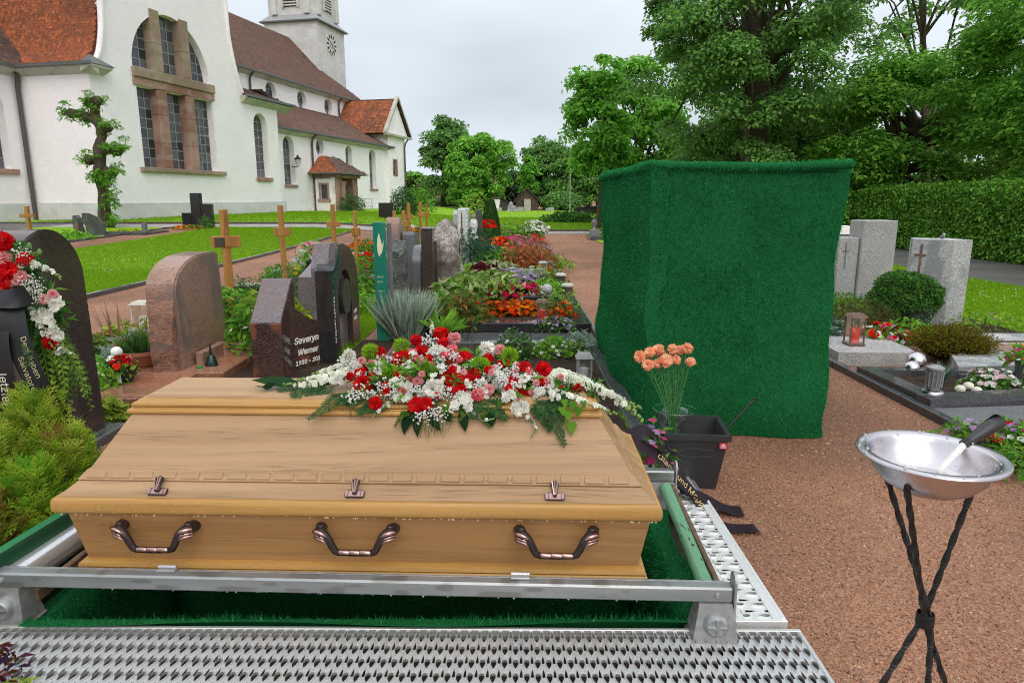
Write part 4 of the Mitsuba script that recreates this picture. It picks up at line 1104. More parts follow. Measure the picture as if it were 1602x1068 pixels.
# black polished arch round a disc
BA = thing('headstone', 'black polished headstone with curved top and a round disc in an arched recess', 'headstone')
part(BA, 'pillar', hull([(x, y, z) for x in (-1.708, -1.565) for y, z in ((5.9, -0.1), (5.9, 0.83), (5.99, 0.86), (6.0, -0.1))]), 'm_black_granite')
cap = [(5.9, 0.832), (5.97, 0.855), (6.03, 0.89), (6.08, 0.95), (6.12, 1.03)]
part(BA, 'curved_cap', ext(Polygon(cap + [(6.14, 0.9), (6.05, 0.83), (5.98, 0.82)]), 0.165, (-1.552, 0, 0), (0, 1, 0), (0, 0, 1), (-1, 0, 0)), 'm_black_granite', 30)
ar = Polygon([(6.0, -0.1), (6.95, -0.1), (6.95, 0.62), (6.9, 0.78), (6.8, 0.9), (6.6, 1.0), (6.4, 1.05), (6.12, 1.05), (6.0, 0.85)])
rec = Polygon([(6.12, -0.1), (6.62, -0.1), (6.62, 0.55)] + [(6.37 + 0.25 * np.cos(x), 0.55 + 0.25 * np.sin(x)) for x in a_[1:-1]] + [(6.12, 0.55)])
part(BA, 'slab', chamfered(ar, 0.15, (-1.62, 0, 0), (0, 1, 0), (0, 0, 1), (-1, 0, 0), 0.006), 'm_violet_granite')
part(BA, 'arch_face', ext(ar.buffer(-0.01).difference(rec), 0.05, (-1.618, 0, 0), (0, 1, 0), (0, 0, 1), (1, 0, 0)), 'm_dark_brown_stone')
part(BA, 'disc', cyl((-1.616, 6.37, 0.55), (-1.55, 6.37, 0.55), 0.165, n=36), 'm_dark_brown_stone', 30)
strokes(BA, 'lettering', (-1.564, 5.93, 0.60), (0, 0, -1), (0, 1, 0), 0.42, 0.035, 13, 1)
for q, zz in enumerate((0.33, 0.26)):
    strokes(BA, 'lettering', (-1.567, 6.68, zz), (0, 1, 0), (0, 0, 1), 0.14, 0.045, 4, 2 + q)

# green glass stele
GS = thing('headstone', 'narrow upright green glass stele with a pale leaf emblem', 'headstone')
part(GS, 'panel', rbox(-1.392, -1.265, 6.9, 6.93, -0.05, 1.215, 0.004), 'm_green_glass')
part(GS, 'back_panel', rbox(-1.268, -1.225, 6.99, 7.02, -0.05, 1.205, 0.004), 'm_slate_granite')
lf = Polygon([(0.0, 0.0), (0.03, 0.06), (0.035, 0.11), (0.02, 0.17), (0.005, 0.24), (-0.012, 0.19), (-0.02, 0.12), (-0.015, 0.05)]).union(Polygon([(0.022, 0.02), (0.042, 0.1), (0.05, 0.17), (0.036, 0.13)]))
part(GS, 'leaf_emblem', ext(lf, 0.003, (-1.335, 6.899, 0.87), (1, 0, 0), (0, 0, 1), (0, -1, 0)), 'm_matte', color=(0.62, 0.62, 0.42))
for q, (zz, h, w_) in enumerate(((0.66, 0.02, 0.07), (0.61, 0.02, 0.06), (0.52, 0.013, 0.075))):
    strokes(GS, 'lettering', (-1.365, 6.899, zz), (1, 0, 0), (0, 0, 1), w_, h, 8, 5 + q, (0.6, 0.62, 0.45), 0.0008)

PG = thing('headstone', 'pale pinkish narrow headstone with pointed arch top behind the green stele', 'headstone')
part(PG, 'slab', chamfered(Polygon([(10.4, -0.1), (11.3, -0.1), (11.2, 0.5), (11.0, 0.9), (10.75, 1.1), (10.5, 1.17), (10.42, 0.9)]), 0.2, (-1.70, 0, 0), (0, 1, 0), (0, 0, 1), (-1, 0, 0), 0.01), 'm_pink_granite', 20)
RD = thing('headstone', 'rough dark greenish broken stone beside the green stele', 'headstone')
rd = hull([(-1.70, 9.0, -0.1), (-1.40, 9.0, -0.1), (-1.70, 9.5, -0.1), (-1.38, 9.5, -0.1), (-1.62, 9.0, 0.78), (-1.45, 9.05, 0.72), (-1.6, 9.3, 0.9), (-1.44, 9.35, 0.88), (-1.40, 9.1, 0.45)])
part(RD, 'stone', rough(rd, 0.035, 7, 5, 0.04), 'm_raw_dark', 25)
SG = thing('headstone', 'smooth slate grey headstone panel behind the rough dark stone', 'headstone')
part(SG, 'slab', chamfered(Polygon([(10.55, -0.1), (11.2, -0.1), (11.2, 0.9), (10.6, 0.95), (10.55, 0.9)]), 0.18, (-1.50, 0, 0), (0, 1, 0), (0, 0, 1), (-1, 0, 0), 0.008), 'm_slate_granite')
DC = thing('headstone', 'dark rounded headstone with bronze rose ornaments left of the brown pillar', 'headstone')
part(DC, 'slab', chamfered(Polygon([(9.95, -0.1), (10.55, -0.1), (10.55, 0.55)] + [(10.25 + 0.3 * np.cos(x), 0.5 + 0.27 * np.sin(x)) for x in a_[1:-1]] + [(9.95, 0.5)]), 0.12, (-1.33, 0, 0), (0, 1, 0), (0, 0, 1), (-1, 0, 0), 0.008), 'm_slate_granite', 25)
for q in range(6):
    part(DC, 'bronze_rose', rough(ball((-1.31, 10.05 + 0.06 * (q % 2), 0.2 + 0.07 * q), (0.025, 0.035, 0.035), 1), 0.006, 30, q), 'm_matte', color=(0.22, 0.12, 0.08))
BP = thing('headstone', 'tall dark brown polished pillar headstone next to the pale boulder', 'headstone')
part(BP, 'pillar', rbox(-1.27, -1.11, 9.6, 9.85, -0.1, 1.02, 0.012), 'm_dark_brown_stone')
part(BP, 'cap', rbox(-1.28, -1.10, 9.59, 9.87, 1.022, 1.05, 0.01), 'm_violet_granite')
part(BP, 'wing', rbox(-1.12, -1.08, 9.88, 10.4, -0.1, 0.85, 0.01), 'm_dark_brown_stone')
BO = thing('headstone', 'pale rough boulder headstone, taller than the brown pillar beside it', 'headstone')
bo = hull([(-1.18, 10.45, -0.1), (-0.83, 10.45, -0.1), (-1.17, 11.1, -0.1), (-0.8, 11.1, -0.1), (-1.22, 10.5, 0.75), (-0.81, 10.5, 0.7), (-1.20, 10.6, 1.02), (-0.86, 10.6, 1.0), (-1.03, 10.6, 1.16), (-1.1, 10.95, 1.1), (-0.88, 10.95, 1.05)])
part(BO, 'stone', rough(bo, 0.075, 3.6, 9, 0.045), 'm_boulder', 25)
SP = thing('bronze_cross', 'slender dark bronze stele between the boulder and the white marble', 'cross')
part(SP, 'shaft', rbox(-0.90, -0.875, 12.2, 12.23, 0, 1.2, 0.004), 'm_rust')
part(SP, 'collar', rbox(-0.915, -0.86, 12.19, 12.24, 0.85, 0.93, 0.004), 'm_rust')
MB_ = thing('headstone', 'tall white marble headstone with dark lettering running down', 'headstone')
part(MB_, 'slab', rough(rbox(-1.07, -0.86, 13.5, 14.1, -0.1, 1.25, 0.02), 0.012, 5, 4, 0.1), 'm_marble', 25)
for q in range(4):
    part(MB_, 'letter', box(-0.99 + 0.01 * q, -0.97 + 0.01 * q, 13.47, 13.49, 0.78 - 0.07 * q, 0.82 - 0.07 * q), 'm_matte', color=(0.05, 0.05, 0.05))
M2 = thing('headstone', 'small grey marble stone just behind the white marble headstone', 'headstone')
part(M2, 'slab', chamfered(Polygon([(14.9, -0.1), (15.5, -0.1), (15.5, 1.1), (15.2, 1.2), (14.9, 1.12)]), 0.12, (-1.15, 0, 0), (0, 1, 0), (0, 0, 1), (-1, 0, 0)), 'm_pale_granite')
MD = thing('headstone', 'dark slab headstone with a black and white figure in front, by the small cypress', 'headstone')
part(MD, 'slab', rbox(-0.80, -0.68, 15.3, 15.9, -0.1, 1.2, 0.01), 'm_kerb_granite')
MF = thing('grave_figure', 'black and white standing figure in front of the dark slab headstone', 'statue')
part(MF, 'body', rough(lathe([(0, 0.3), (0.09, 0.3), (0.08, 0.5), (0.1, 0.62), (0.06, 0.75), (0.09, 0.9), (0.06, 1.0), (0, 1.01)], 12, (-0.84, 15.1, 0)), 0.015, 14, 3), 'm_matte', True, color=(0.6, 0.6, 0.6))
part(MF, 'head', ball((-0.83, 15.08, 1.06), (0.05, 0.05, 0.06), 2), 'm_matte', True, color=(0.3, 0.2, 0.15))
part(MF, 'robe', rough(lathe([(0, 0.31), (0.1, 0.31), (0.085, 0.45), (0.095, 0.55), (0.0, 0.6)], 10, (-0.80, 15.07, 0)), 0.02, 12, 4), 'm_matte', True, color=(0.06, 0.055, 0.05))
part(MF, 'plinth', rbox(-0.95, -0.7, 14.95, 15.25, -0.05, 0.3, 0.01), 'm_kerb_granite')


# ------------------------------------------------------------------ wooden crosses
def wood_cross(label, base, zb, zt, zarm, half, w=0.075, lean=0.0, plate=0.0, yaw=0.0):
    t = thing('wooden_cross', label, 'cross', 'wooden grave crosses')
    x, y = base
    post = rbox(-w / 2, w / 2, -w / 2, w / 2, zb, zt, 0.006)
    arm = rbox(-half, half, -w / 2 - 0.012, w / 2 - 0.02, zarm - 0.062, zarm + 0.062, 0.006)
    part(t, 'post', mv(post, (x, y, 0), yaw), 'm_pine')
    part(t, 'crossbeam', mv(arm, (x, y, 0), yaw), 'm_pine')
    if plate:
        part(t, 'nameplate', mv(rbox(-half * 0.8, -half * 0.1, -w / 2 - 0.02, -w / 2 - 0.013, zarm - 0.05, zarm + 0.05, 0.002), (x, y, 0), yaw), 'm_timber')
    return t


wood_cross('tallest wooden cross with a broad plate, nearest to the pink granite headstone', (-3.16, 7.6), 0, 1.33, 0.98, 0.15, 0.085, yaw=0.5, plate=1)
wood_cross('second wooden cross to the right of the nearest one, by the gravel path', (-3.50, 10.5), 0, 1.345, 0.95, 0.12, 0.08, yaw=0.4)
wood_cross('third wooden cross from the left, beside the gravel path', (-4.13, 16.0), 0, 1.31, 0.86, 0.15, 0.09, yaw=0.4)
wood_cross('wooden cross standing just left of the green glass stele', (-2.38, 10.5), 0, 1.27, 0.95, 0.075, 0.045, yaw=0.9)
wood_cross('thin wooden cross directly behind the pale pinkish headstone', (-2.41, 14.2), 0, 1.2, 0.9, 0.09, 0.06, yaw=0.6)
wood_cross('wooden cross just right of the pale pinkish headstone', (-2.29, 14.6), 0, 1.2, 0.92, 0.12, 0.06, yaw=0.6)
wood_cross('wooden cross in front of the dark yew bush', (-2.68, 18.0), 0, 1.33, 0.98, 0.11, 0.075, yaw=0.5)
wood_cross('wooden cross above the boulder headstone, left of the two farthest', (-2.64, 20.0), 0, 1.35, 0.98, 0.10, 0.07, yaw=0.5)
wood_cross('farthest small wooden cross of the row', (-2.66, 21.6), 0, 1.24, 0.95, 0.07, 0.055, yaw=0.5)
wood_cross('small wooden cross by the church wall at the left edge', (-17.1, 24.5), 0.05, 1.17, 0.84, 0.26, 0.12, yaw=-0.1)

# ------------------------------------------------------------------ graves by the church
def zz(x, y): return float(zg(x, y))


HB2 = thing('headstone', 'dark grey double-winged headstone in front of the church wall', 'headstone')
z_ = zz(-15, 24)
w1 = Polygon([(-0.42, 0), (-0.1, 0), (-0.2, 0.32), (-0.24, 0.62), (-0.34, 0.72), (-0.46, 0.70), (-0.5, 0.45)])
w2 = Polygon([(0.0, 0), (0.68, 0), (0.62, 0.45), (0.45, 0.66), (0.2, 0.78), (0.0, 0.8), (-0.02, 0.55), (0.08, 0.3)])
part(HB2, 'wing', chamfered(w1, 0.2, (-15.0, 24.2, z_), (0.95, -0.3, 0), (0, 0, 1), (0.3, 0.95, 0), 0.015), 'm_raw_dark')
part(HB2, 'wing', chamfered(w2, 0.2, (-15.0, 24.2, z_), (0.95, 0.3, 0), (0, 0, 1), (-0.3, 0.95, 0), 0.015), 'm_raw_dark')
part(HB2, 'figure', rough(lathe([(0, 0), (0.09, 0), (0.07, 0.2), (0.08, 0.35), (0.04, 0.45), (0, 0.46)], 10, (-15.1, 24.0, z_)), 0.015, 12, 2), 'm_rust', True)
part(HB2, 'grave_slab', cat(rbox(-14.9, -13.0, 24.5, 24.65, z_ - 0.05, z_ + 0.14, 0.01), rbox(-13.15, -13.0, 24.65, 26.2, z_ - 0.05, z_ + 0.12, 0.01)), 'm_raw_dark')
gl_ = thing('grave_lantern', 'small grey grave lantern standing on the dark kerb before the church', 'lantern')
part(gl_, 'body', rbox(-13.35, -13.2, 24.9, 25.05, z_ + 0.1, z_ + 0.42, 0.01), 'm_slate_granite')
part(gl_, 'base', rbox(-13.45, -13.1, 24.8, 25.15, z_ + 0.05, z_ + 0.1, 0.01), 'm_kerb_granite')
plant('flower_bed', 'bed of yellow flowers beside the double-winged headstone', (-14.2, 25.4, z_), (0.8, 0.7, 0.16), G_MID, 260, 0.09, 0.5, 201, [(YEL, 110, 0.045), (RED, 12, 0.045)], 'flowers')
plant('ground_cover_bush', 'bright green low leafy plants left of the far gravel path', (-14.5, 22.6, z_ - 0.05), (0.8, 0.8, 0.28), G_LIGHT, 420, 0.12, 0.6, 202)
BS = thing('headstone', 'black cross-shaped stepped headstone near the church wall', 'headstone')
z_ = zz(-12.7, 28)
for x0, x1, h in ((-13.33, -12.95, 0.62), (-12.94, -12.55, 1.4), (-12.54, -12.12, 0.98)):
    part(BS, 'block', rbox(x0, x1, 28.0, 28.25, z_ - 0.1, z_ + h, 0.01), 'm_black_granite')
plant('flower_bed', 'orange and yellow flowers at the foot of the black stepped headstone', (-12.8, 27.4, z_), (0.7, 0.35, 0.15), G_MID, 200, 0.09, 0.5, 203, [(ORF, 40, 0.05), (YEL, 40, 0.045)], 'flowers')
plant('small_shrub', 'little green shrub in front of the black stepped headstone', (-12.2, 27.5, z_), (0.3, 0.3, 0.5), G_MID, 220, 0.1, 0.4, 204)
BH = thing('headstone', 'square black headstone on the lawn in front of the dark yew bush', 'headstone')
part(BH, 'slab', rbox(-7.35, -6.55, 38.3, 38.5, zz(-7, 38) - 0.1, zz(-7, 38) + 0.85, 0.012), 'm_black_granite')
YW = thing('yew_bush', 'dark green conical yew bush at the church end of the lawn', 'bush')
mound(YW, 'foliage', (-7.2, 46, 0.3), (0.95, 0.95, 1.9), 2600, 0.16, 0.35, G_DARK, 210, thick=0.4)
part(YW, 'stem', tube([(-7.2, 46, 0), (-7.2, 46, 1.4)], 0.08, 6), 'm_bark')
plant('garden_bush', 'light green loose bush right of the dark yew', (-7.6, 56, 0.2), (1.4, 1.2, 2.2), G_LIGHT + G_MID, 900, 0.24, 0.6, 211, category='bush')
plant('porch_bush', 'dark green bush in front of the church porch door', (-12.35, 53.6, 0.5), (1.0, 0.9, 1.25), G_DARK + G_MID[:1], 1100, 0.17, 0.5, 212, category='bush')

# far end of the lawn
def house(name, label, c, w, d, he, hr, yaw, wallc, roofc, wins):
    t = thing(name, label, 'building')
    g = Polygon([(-w / 2, 0), (w / 2, 0), (w / 2, he), (0, hr), (-w / 2, he)])
    part(t, 'wall', mv(ext(g, d, (0, 0, 0), (1, 0, 0), (0, 0, 1), (0, 1, 0)), c, yaw), 'm_matte', color=wallc)
    for s_ in (-1, 1):
        V = np.array([s_ * -w / 2, 0, hr - he]); N = unit(np.array([s_ * (hr - he), 0, w / 2]))
        o = np.array([s_ * (w / 2 + 0.25), -0.25, he - 0.25 * (hr - he) / (w / 2)])
        L = np.linalg.norm(V) * (1 + 0.5 / w)
        part(t, 'roof', mv(ext(sbox(0, 0, d + 0.5, L), 0.12, o + N * 0.01, (0, 1, 0), unit(V), N), c, yaw), 'm_matte', color=roofc)
    for x, z, ww_, h in wins:
        part(t, 'window', mv(box(x - ww_ / 2, x + ww_ / 2, -0.03, -0.005, z, z + h), c, yaw), 'm_leaded_glass')
    return t


house('shed', 'low grey-roofed shed behind the crucifix at the far end', (-2.4, 84, 0), 4.4, 6, 0.7, 2.3, 0.05, (0.16, 0.15, 0.15), (0.10, 0.10, 0.11), [(0.6, 0.3, 0.5, 0.4)])
house('chapel', 'small brown chapel behind a pale tablet at the far end of the lawn', (1.75, 82, 0), 2.6, 3, 1.2, 2.5, 0.0, (0.09, 0.06, 0.05), (0.06, 0.055, 0.05), [(-0.9, 0.8, 0.4, 0.5)])
chd = thing('stone_tablet', 'pale stone tablet standing before the brown chapel', 'tablet')
part(chd, 'slab', rbox(1.4, 2.2, 81.6, 81.8, 0, 1.35, 0.02), 'm_cornice')
house('house', 'far house with reddish roof under the paired trees', (-9.5, 118, 0), 7, 8, 1.6, 3.6, 1.2, (0.4, 0.38, 0.36), (0.20, 0.07, 0.05), [(0, 0.5, 1, 0.8)])
house('house', 'small far house with brown gable roof right of the church', (-18.7, 128, 0), 3.2, 6, 2.6, 4.6, 0.2, (0.55, 0.5, 0.45), (0.16, 0.08, 0.06), [(0, 1.2, 0.8, 0.9)])
house('house', 'white far house under the dark far tree', (-12.8, 125, 0), 4, 6, 1.8, 3.0, 0.1, (0.6, 0.6, 0.6), (0.14, 0.10, 0.09), [(-0.6, 0.6, 0.7, 0.8), (0.8, 0.6, 0.7, 0.8)])
CX = thing('crucifix_monument', 'stone monument with a crucifix at the far end of the lawn', 'monument')
part(CX, 'plinth', rbox(-2.55, -1.15, 76.7, 77.4, 0, 0.4, 0.02), 'm_cornice')
part(CX, 'pedestal', hull([(-1.85 + s * w, 77 + q, z) for w, z in ((0.4, 0.4), (0.55, 1.3)) for s in (-1, 1) for q in (-0.25, 0.25)]), 'm_plaster')
part(CX, 'base', rbox(-2.3, -1.4, 76.8, 77.2, 1.3, 1.6, 0.03), 'm_rust')
part(CX, 'cross', cat(rbox(-1.93, -1.77, 76.95, 77.1, 1.6, 3.9, 0.02), rbox(-2.4, -1.3, 76.96, 77.09, 3.1, 3.26, 0.02)), 'm_rust')
part(CX, 'figure', cat(rough(tube([(-1.85, 76.9, 1.95), (-1.87, 76.88, 2.5), (-1.85, 76.88, 3.05)], [0.06, 0.11, 0.13], 8), 0.01, 8), ball((-1.85, 76.87, 3.25), (0.08, 0.08, 0.1), 1), tube([(-2.3, 76.9, 3.2), (-1.85, 76.88, 3.05), (-1.4, 76.9, 3.2)], 0.04, 6)), 'm_sandstone', True)
M3 = thing('headstone', 'pale split boulder stone right of the crucifix monument', 'headstone')
part(M3, 'stone', rough(hull([(-0.6, 77, 0), (0.3, 77, 0), (-0.6, 77.4, 0), (0.3, 77.4, 0), (-0.3, 77.1, 0.95), (-0.1, 77.2, 1.1), (0.15, 77.1, 0.8)]), 0.08, 3, 2, 0.2), 'm_pale_granite')
part(M3, 'base', rbox(0.1, 1.0, 76.9, 77.4, 0, 0.25, 0.02), 'm_pale_granite')
FP = thing('flagpole', 'thin grey flagpole at the far end of the lawn', 'pole')
part(FP, 'mast', tube([(6.65, 80, 0), (6.65, 80, 5.6)], [0.06, 0.045], 8), 'm_lead')
part(FP, 'foot', lathe([(0.15, 0), (0.15, 0.2), (0, 0.22)], 8, (6.65, 80, 0)), 'm_slate_granite')
for i, (x, y, h, w, lab) in enumerate([(8.6, 64, 1.55, 0.9, 'tall dark headstone at the far right end of the lawn'), (7.2, 64.3, 0.75, 1.5, 'low wide dark headstone left of the tall dark one'), (4.3, 79, 0.45, 0.5, 'tiny pale headstone right of the chapel'), (0.6, 79, 0.5, 0.8, 'low grey headstone left of the chapel')]):
    t = thing('headstone', lab, 'headstone')
    part(t, 'slab', chamfered(Polygon([(-w, 0), (w, 0), (w * 0.95, h * 0.9), (w * 0.5, h), (-w * 0.6, h * (0.9 if i else 0.75)), (-w * 0.97, h * 0.7)]), 0.25, (x, y, 0), (1, 0, 0), (0, 0, 1), (0, 1, 0), 0.02), 'm_black_granite' if i < 2 else 'm_pale_granite')
plant('rhododendron_bed', 'low wide dark green leafy shrub on the far lawn left of the screen', (3.5, 42, 0), (1.9, 1.0, 0.62), G_MID + G_DARK, 1900, 0.22, 0.4, 220, category='bush')
SGv = thing('headstone', 'small dark grave block with an urn at the left edge of the screen', 'headstone')
part(SGv, 'slab', rbox(2.75, 3.5, 24.2, 25.6, 0, 0.14, 0.01), 'm_kerb_granite')
part(SGv, 'block', rbox(2.8, 3.15, 24.8, 25.1, 0.14, 0.34, 0.01), 'm_slate_granite')
part(SGv, 'urn', lathe([(0, 0.34), (0.09, 0.34), (0.05, 0.42), (0.1, 0.55), (0.11, 0.62), (0.06, 0.68), (0.07, 0.74), (0, 0.74)], 14, (2.97, 24.95, 0)), 'm_slate_granite', 40)
plant('low_plant', 'low green plants on the small grave at the left edge of the screen', (3.3, 25.3, 0.1), (0.3, 0.3, 0.12), G_LIGHT, 160, 0.07, 0.5, 221)


# ------------------------------------------------------------------ the row of planted graves along the path
def grave(name, label, x0, x1, y0, y1, h, mt, soil_z, w=0.12, seg=1):
    t = thing(name, label, 'grave')
    part(t, 'kerb', rbox(x0, x1, y0, y0 + w, -0.05, h, 0.008), mt)
    part(t, 'kerb', rbox(x0, x1, y1 - w, y1, -0.05, h, 0.008), mt)
    part(t, 'kerb', rbox(x1 - w, x1, y0 + w + 0.003, y1 - w - 0.003, -0.05, h - 0.003, 0.008), mt)
    part(t, 'kerb', rbox(x0, x0 + w, y0 + w + 0.003, y1 - w - 0.003, -0.05, h - 0.003, 0.008), mt)
    nx, ny = 26, 26
    X, Y = np.meshgrid(np.linspace(x0 + w * 0.9, x1 - w * 0.9, nx), np.linspace(y0 + w * 0.9, y1 - w * 0.9, ny))
    Z = soil_z + 0.03 * (meshkit.fbm(np.stack([X * 4, Y * 4, X * 0], -1), 3, int(y0 * 10)) - 0.4)
    i, j = np.meshgrid(np.arange(ny - 1), np.arange(nx - 1), indexing='ij')
    q = np.stack([i * nx + j, i * nx + j + 1, (i + 1) * nx + j + 1, (i + 1) * nx + j], -1).reshape(-1, 4)
    part(t, 'soil', tm(np.stack([X, Y, Z], -1).reshape(-1, 3), np.vstack([q[:, [0, 1, 2]], q[:, [0, 2, 3]]])), 'm_soil', True)
    return t


grave('planted_grave', 'dark soil grave with polished black kerb right behind the coffin', -1.1, 0.84, 3.5, 6.55, 0.09, 'm_kerb_granite', 0.06)
grave('planted_grave', 'grave of red begonias framed by a thick black polished kerb', -1.05, 0.85, 7.15, 9.35, 0.15, 'm_black_granite', 0.10, 0.2)
t = thing('paving_slab', 'flat wet dark slab strip between the two nearest planted graves', 'slab')
for k in range(3):
    part(t, 'slab', rbox(-1.1 + k * 0.65, -1.1 + (k + 1) * 0.65 - 0.006, 6.58, 7.12, -0.03, 0.055, 0.005), 'm_kerb_granite')
grave('planted_grave', 'grave with brown stone kerb and white variegated hostas', -1.0, 0.84, 9.5, 11.9, 0.17, 'm_dark_brown_stone', 0.12, 0.1)
grave('planted_grave', 'grave with a dark red heuchera and mossy green mounds', -1.0, 0.84, 12.0, 14.8, 0.12, 'm_slate_granite', 0.08, 0.1)
grave('planted_grave', 'grave covered by orange-brown feathery plants', -0.9, 0.85, 15.0, 17.6, 0.12, 'm_pale_granite', 0.08, 0.1)
grave('planted_grave', 'grave with yellow flowers and pink grasses, pale kerb', -0.9, 0.85, 17.8, 20.3, 0.13, 'm_pink_granite', 0.08, 0.1)
grave('planted_grave', 'grave of bright red and magenta flowers near the far end of the row', -0.9, 0.86, 20.5, 23.2, 0.14, 'm_dark_brown_stone', 0.08, 0.12)
grave('planted_grave', 'farthest bushy grave of the row beside the cross path', -0.9, 0.86, 23.4, 27.8, 0.12, 'm_slate_granite', 0.08, 0.1)
key, ms = kerb_line('path_kerb', [(0.905, 3.0), (0.905, 28.3)], 0.05, 0.05, 1.2, 0)
labels[key] = {'label': 'narrow dark stone edging between the planted graves and the gravel path', 'category': 'kerb'}
for c_, m_ in ms: part(key, 'kerb_stone', m_, 'm_slate_granite')
key, ms = kerb_line('path_kerb', [(2.83, 2.6), (2.83, 9.0)], 0.06, 0.06, 1.0, 0)
labels[key] = {'label': 'dark stone edging along the right side of the gravel path', 'category': 'kerb'}
for c_, m_ in ms: part(key, 'kerb_stone', m_, 'm_kerb_granite')


def lantern(label, c, w, h, mt='m_iron', glow=None, rz=0.0):
    t = thing('grave_lantern', label, 'lantern')
    c = np.asarray(c, float)
    P = lambda m: mv(m, c, rz)
    part(t, 'base', P(rbox(-w / 2, w / 2, -w / 2, w / 2, 0, 0.02, 0.004)), mt)
    b = 0.012
    for sx_ in (-1, 1):
        for sy_ in (-1, 1):
            x_, y_ = sx_ * (w / 2 - 0.014), sy_ * (w / 2 - 0.014)
            part(t, 'post', P(box(x_ - b / 2, x_ + b / 2, y_ - b / 2, y_ + b / 2, 0.02, h - 0.02)), mt)
    q = w / 2 - 0.014
    for k_ in range(4):
        pn = box(-q + 0.006, q - 0.006, -q - 0.0012, -q + 0.0012, 0.022, h - 0.022)
        part(t, 'pane', mv(mv(pn, (0, 0, 0), k_ * np.pi / 2), c, rz), 'm_pane')
    part(t, 'cap', P(hull([(s * w * 0.53, r * w * 0.53, h - 0.02) for s in (-1, 1) for r in (-1, 1)] + [(s * w * 0.36, r * w * 0.36, h + 0.012) for s in (-1, 1) for r in (-1, 1)])), mt)
    part(t, 'candle', P(cyl((0, 0, 0.021), (0, 0, h * 0.55), w * 0.28, n=12)), 'm_satin', color=glow if glow is not None else (0.5, 0.5, 0.47))
    return t


CRED = (0.62, 0.02, 0.015)
lantern('square grey metal lantern with glass sides near the coffin', (0.545, 5.0, 0.075), 0.125, 0.225, 'm_lead')
lantern('bronze lantern with a red candle among the red begonias', (0.334, 7.464, 0.110), 0.13, 0.24, 'm_rust', CRED)
lantern('small grey lantern on the mossy grave', (0.540, 11.987, 0.120), 0.15, 0.24, 'm_lead')
lantern('small brown lantern beside the grey one on the mossy grave', (0.680, 12.299, 0.120), 0.12, 0.22, 'm_rust', CRED)
t = thing('kerb_post', 'short brown stone post with pale rounded cap at the hosta grave corner', 'post', 'capped kerb posts')
for i, c_ in enumerate([(0.78, 9.55), (0.78, 10.9), (0.74, 16.2)]):
    if i: t = thing('kerb_post', ['', 'short capped stone post behind the corner post of the hosta grave', 'small capped stone post by the orange-brown plants'][i], 'post', 'capped kerb posts')
    part(t, 'shaft', cyl((*c_, 0), (*c_, 0.24), 0.075, n=14), 'm_dark_brown_stone', 40)
    part(t, 'cap', lathe([(0.0, 0.24), (0.088, 0.24), (0.088, 0.265), (0.05, 0.28), (0, 0.285)], 14, (*c_, 0)), 'm_cornice', 40)

# nearest grave
plant('flowering_shrub', 'small dark-leaved shrub with white flowers on the dark soil grave', (0.023, 5.925, 0.080), (0.17, 0.17, 0.24), G_MID + G_DARK, 420, 0.045, 0.5, 230, [(WHT, 26, 0.016)])
plant('flowering_plant', 'low plant with white flowers at the back of the dark soil grave', (0.411, 6.027, 0.080), (0.26, 0.2, 0.13), G_LIGHT, 240, 0.06, 0.5, 231, [(WHT, 40, 0.018)])
plant('succulent', 'grey-green rosette succulent in the corner of the dark soil grave', (0.638, 6.216, 0.080), (0.16, 0.16, 0.13), G_GREY, 150, 0.085, 0.55, 232)
plant('flowering_plant', 'lilac and white flowered plant behind the flower arrangement', (0.18, 4.15, 0.08), (0.42, 0.3, 0.28), G_GREY + LIL, 500, 0.06, 0.25, 233, [(LIL, 90, 0.014), (WHT, 40, 0.013)])
plant('flowering_plant', 'magenta and pale pink flowers at the right end of the coffin', (0.70, 3.25, 0.0), (0.13, 0.14, 0.34), G_MID, 200, 0.06, 0.4, 234, [(PINK, 16, 0.028), (LIL + WHT, 22, 0.024)])
# begonia grave
rng = R_(240)
for i, (x, y) in enumerate([(-0.377, 9.268), (-0.201, 9.212), (-0.026, 9.212), (0.150, 9.325), (0.259, 9.441)]):
    plant('begonia', 'crimson begonia %s of the back row on the begonia grave' % ['leftmost', 'second from the left', 'in the middle', 'fourth from the left', 'rightmost'][i], (x, y, 0.1), (0.13, 0.13, 0.2), [(0.07, 0.03, 0.02), (0.07, 0.14, 0.03)], 90, 0.06, 0.7, 240 + i, [(HOT, 56, 0.04)], 'flowers', 'crimson begonias')
for i, (x, y) in enumerate([(-0.217, 7.865), (-0.082, 7.865), (0.053, 7.907), (0.189, 7.949), (-0.415, 7.784), (-0.660, 7.784)]):
    plant('begonia', 'orange-red begonia, %s in the front row of the begonia grave' % ['third from the left', 'fourth from the left', 'fifth from the left', 'nearest to the bronze lantern', 'second from the left', 'leftmost'][i], (x, y, 0.1), (0.14, 0.13, 0.17), [(0.2, 0.1, 0.02), (0.14, 0.17, 0.02), (0.3, 0.12, 0.02)], 100, 0.06, 0.7, 250 + i, [(ORF, 34, 0.036), (RED, 8, 0.034)], 'flowers', 'orange-red begonias')
plant('begonia', 'orange-red begonia next to the pansies at the kerb', (0.567, 7.643, 0.100), (0.17, 0.13, 0.2), [(0.2, 0.1, 0.02), (0.14, 0.17, 0.02)], 120, 0.06, 0.7, 257, [(ORF, 26, 0.032), (RED, 8, 0.03)], 'flowers')
plant('pansy', 'purple pansies at the front corner of the begonia grave', (0.465, 7.172, 0.100), (0.22, 0.13, 0.11), G_MID, 150, 0.05, 0.5, 258, [(LIL, 34, 0.026), (WHT, 8, 0.02)], 'flowers')
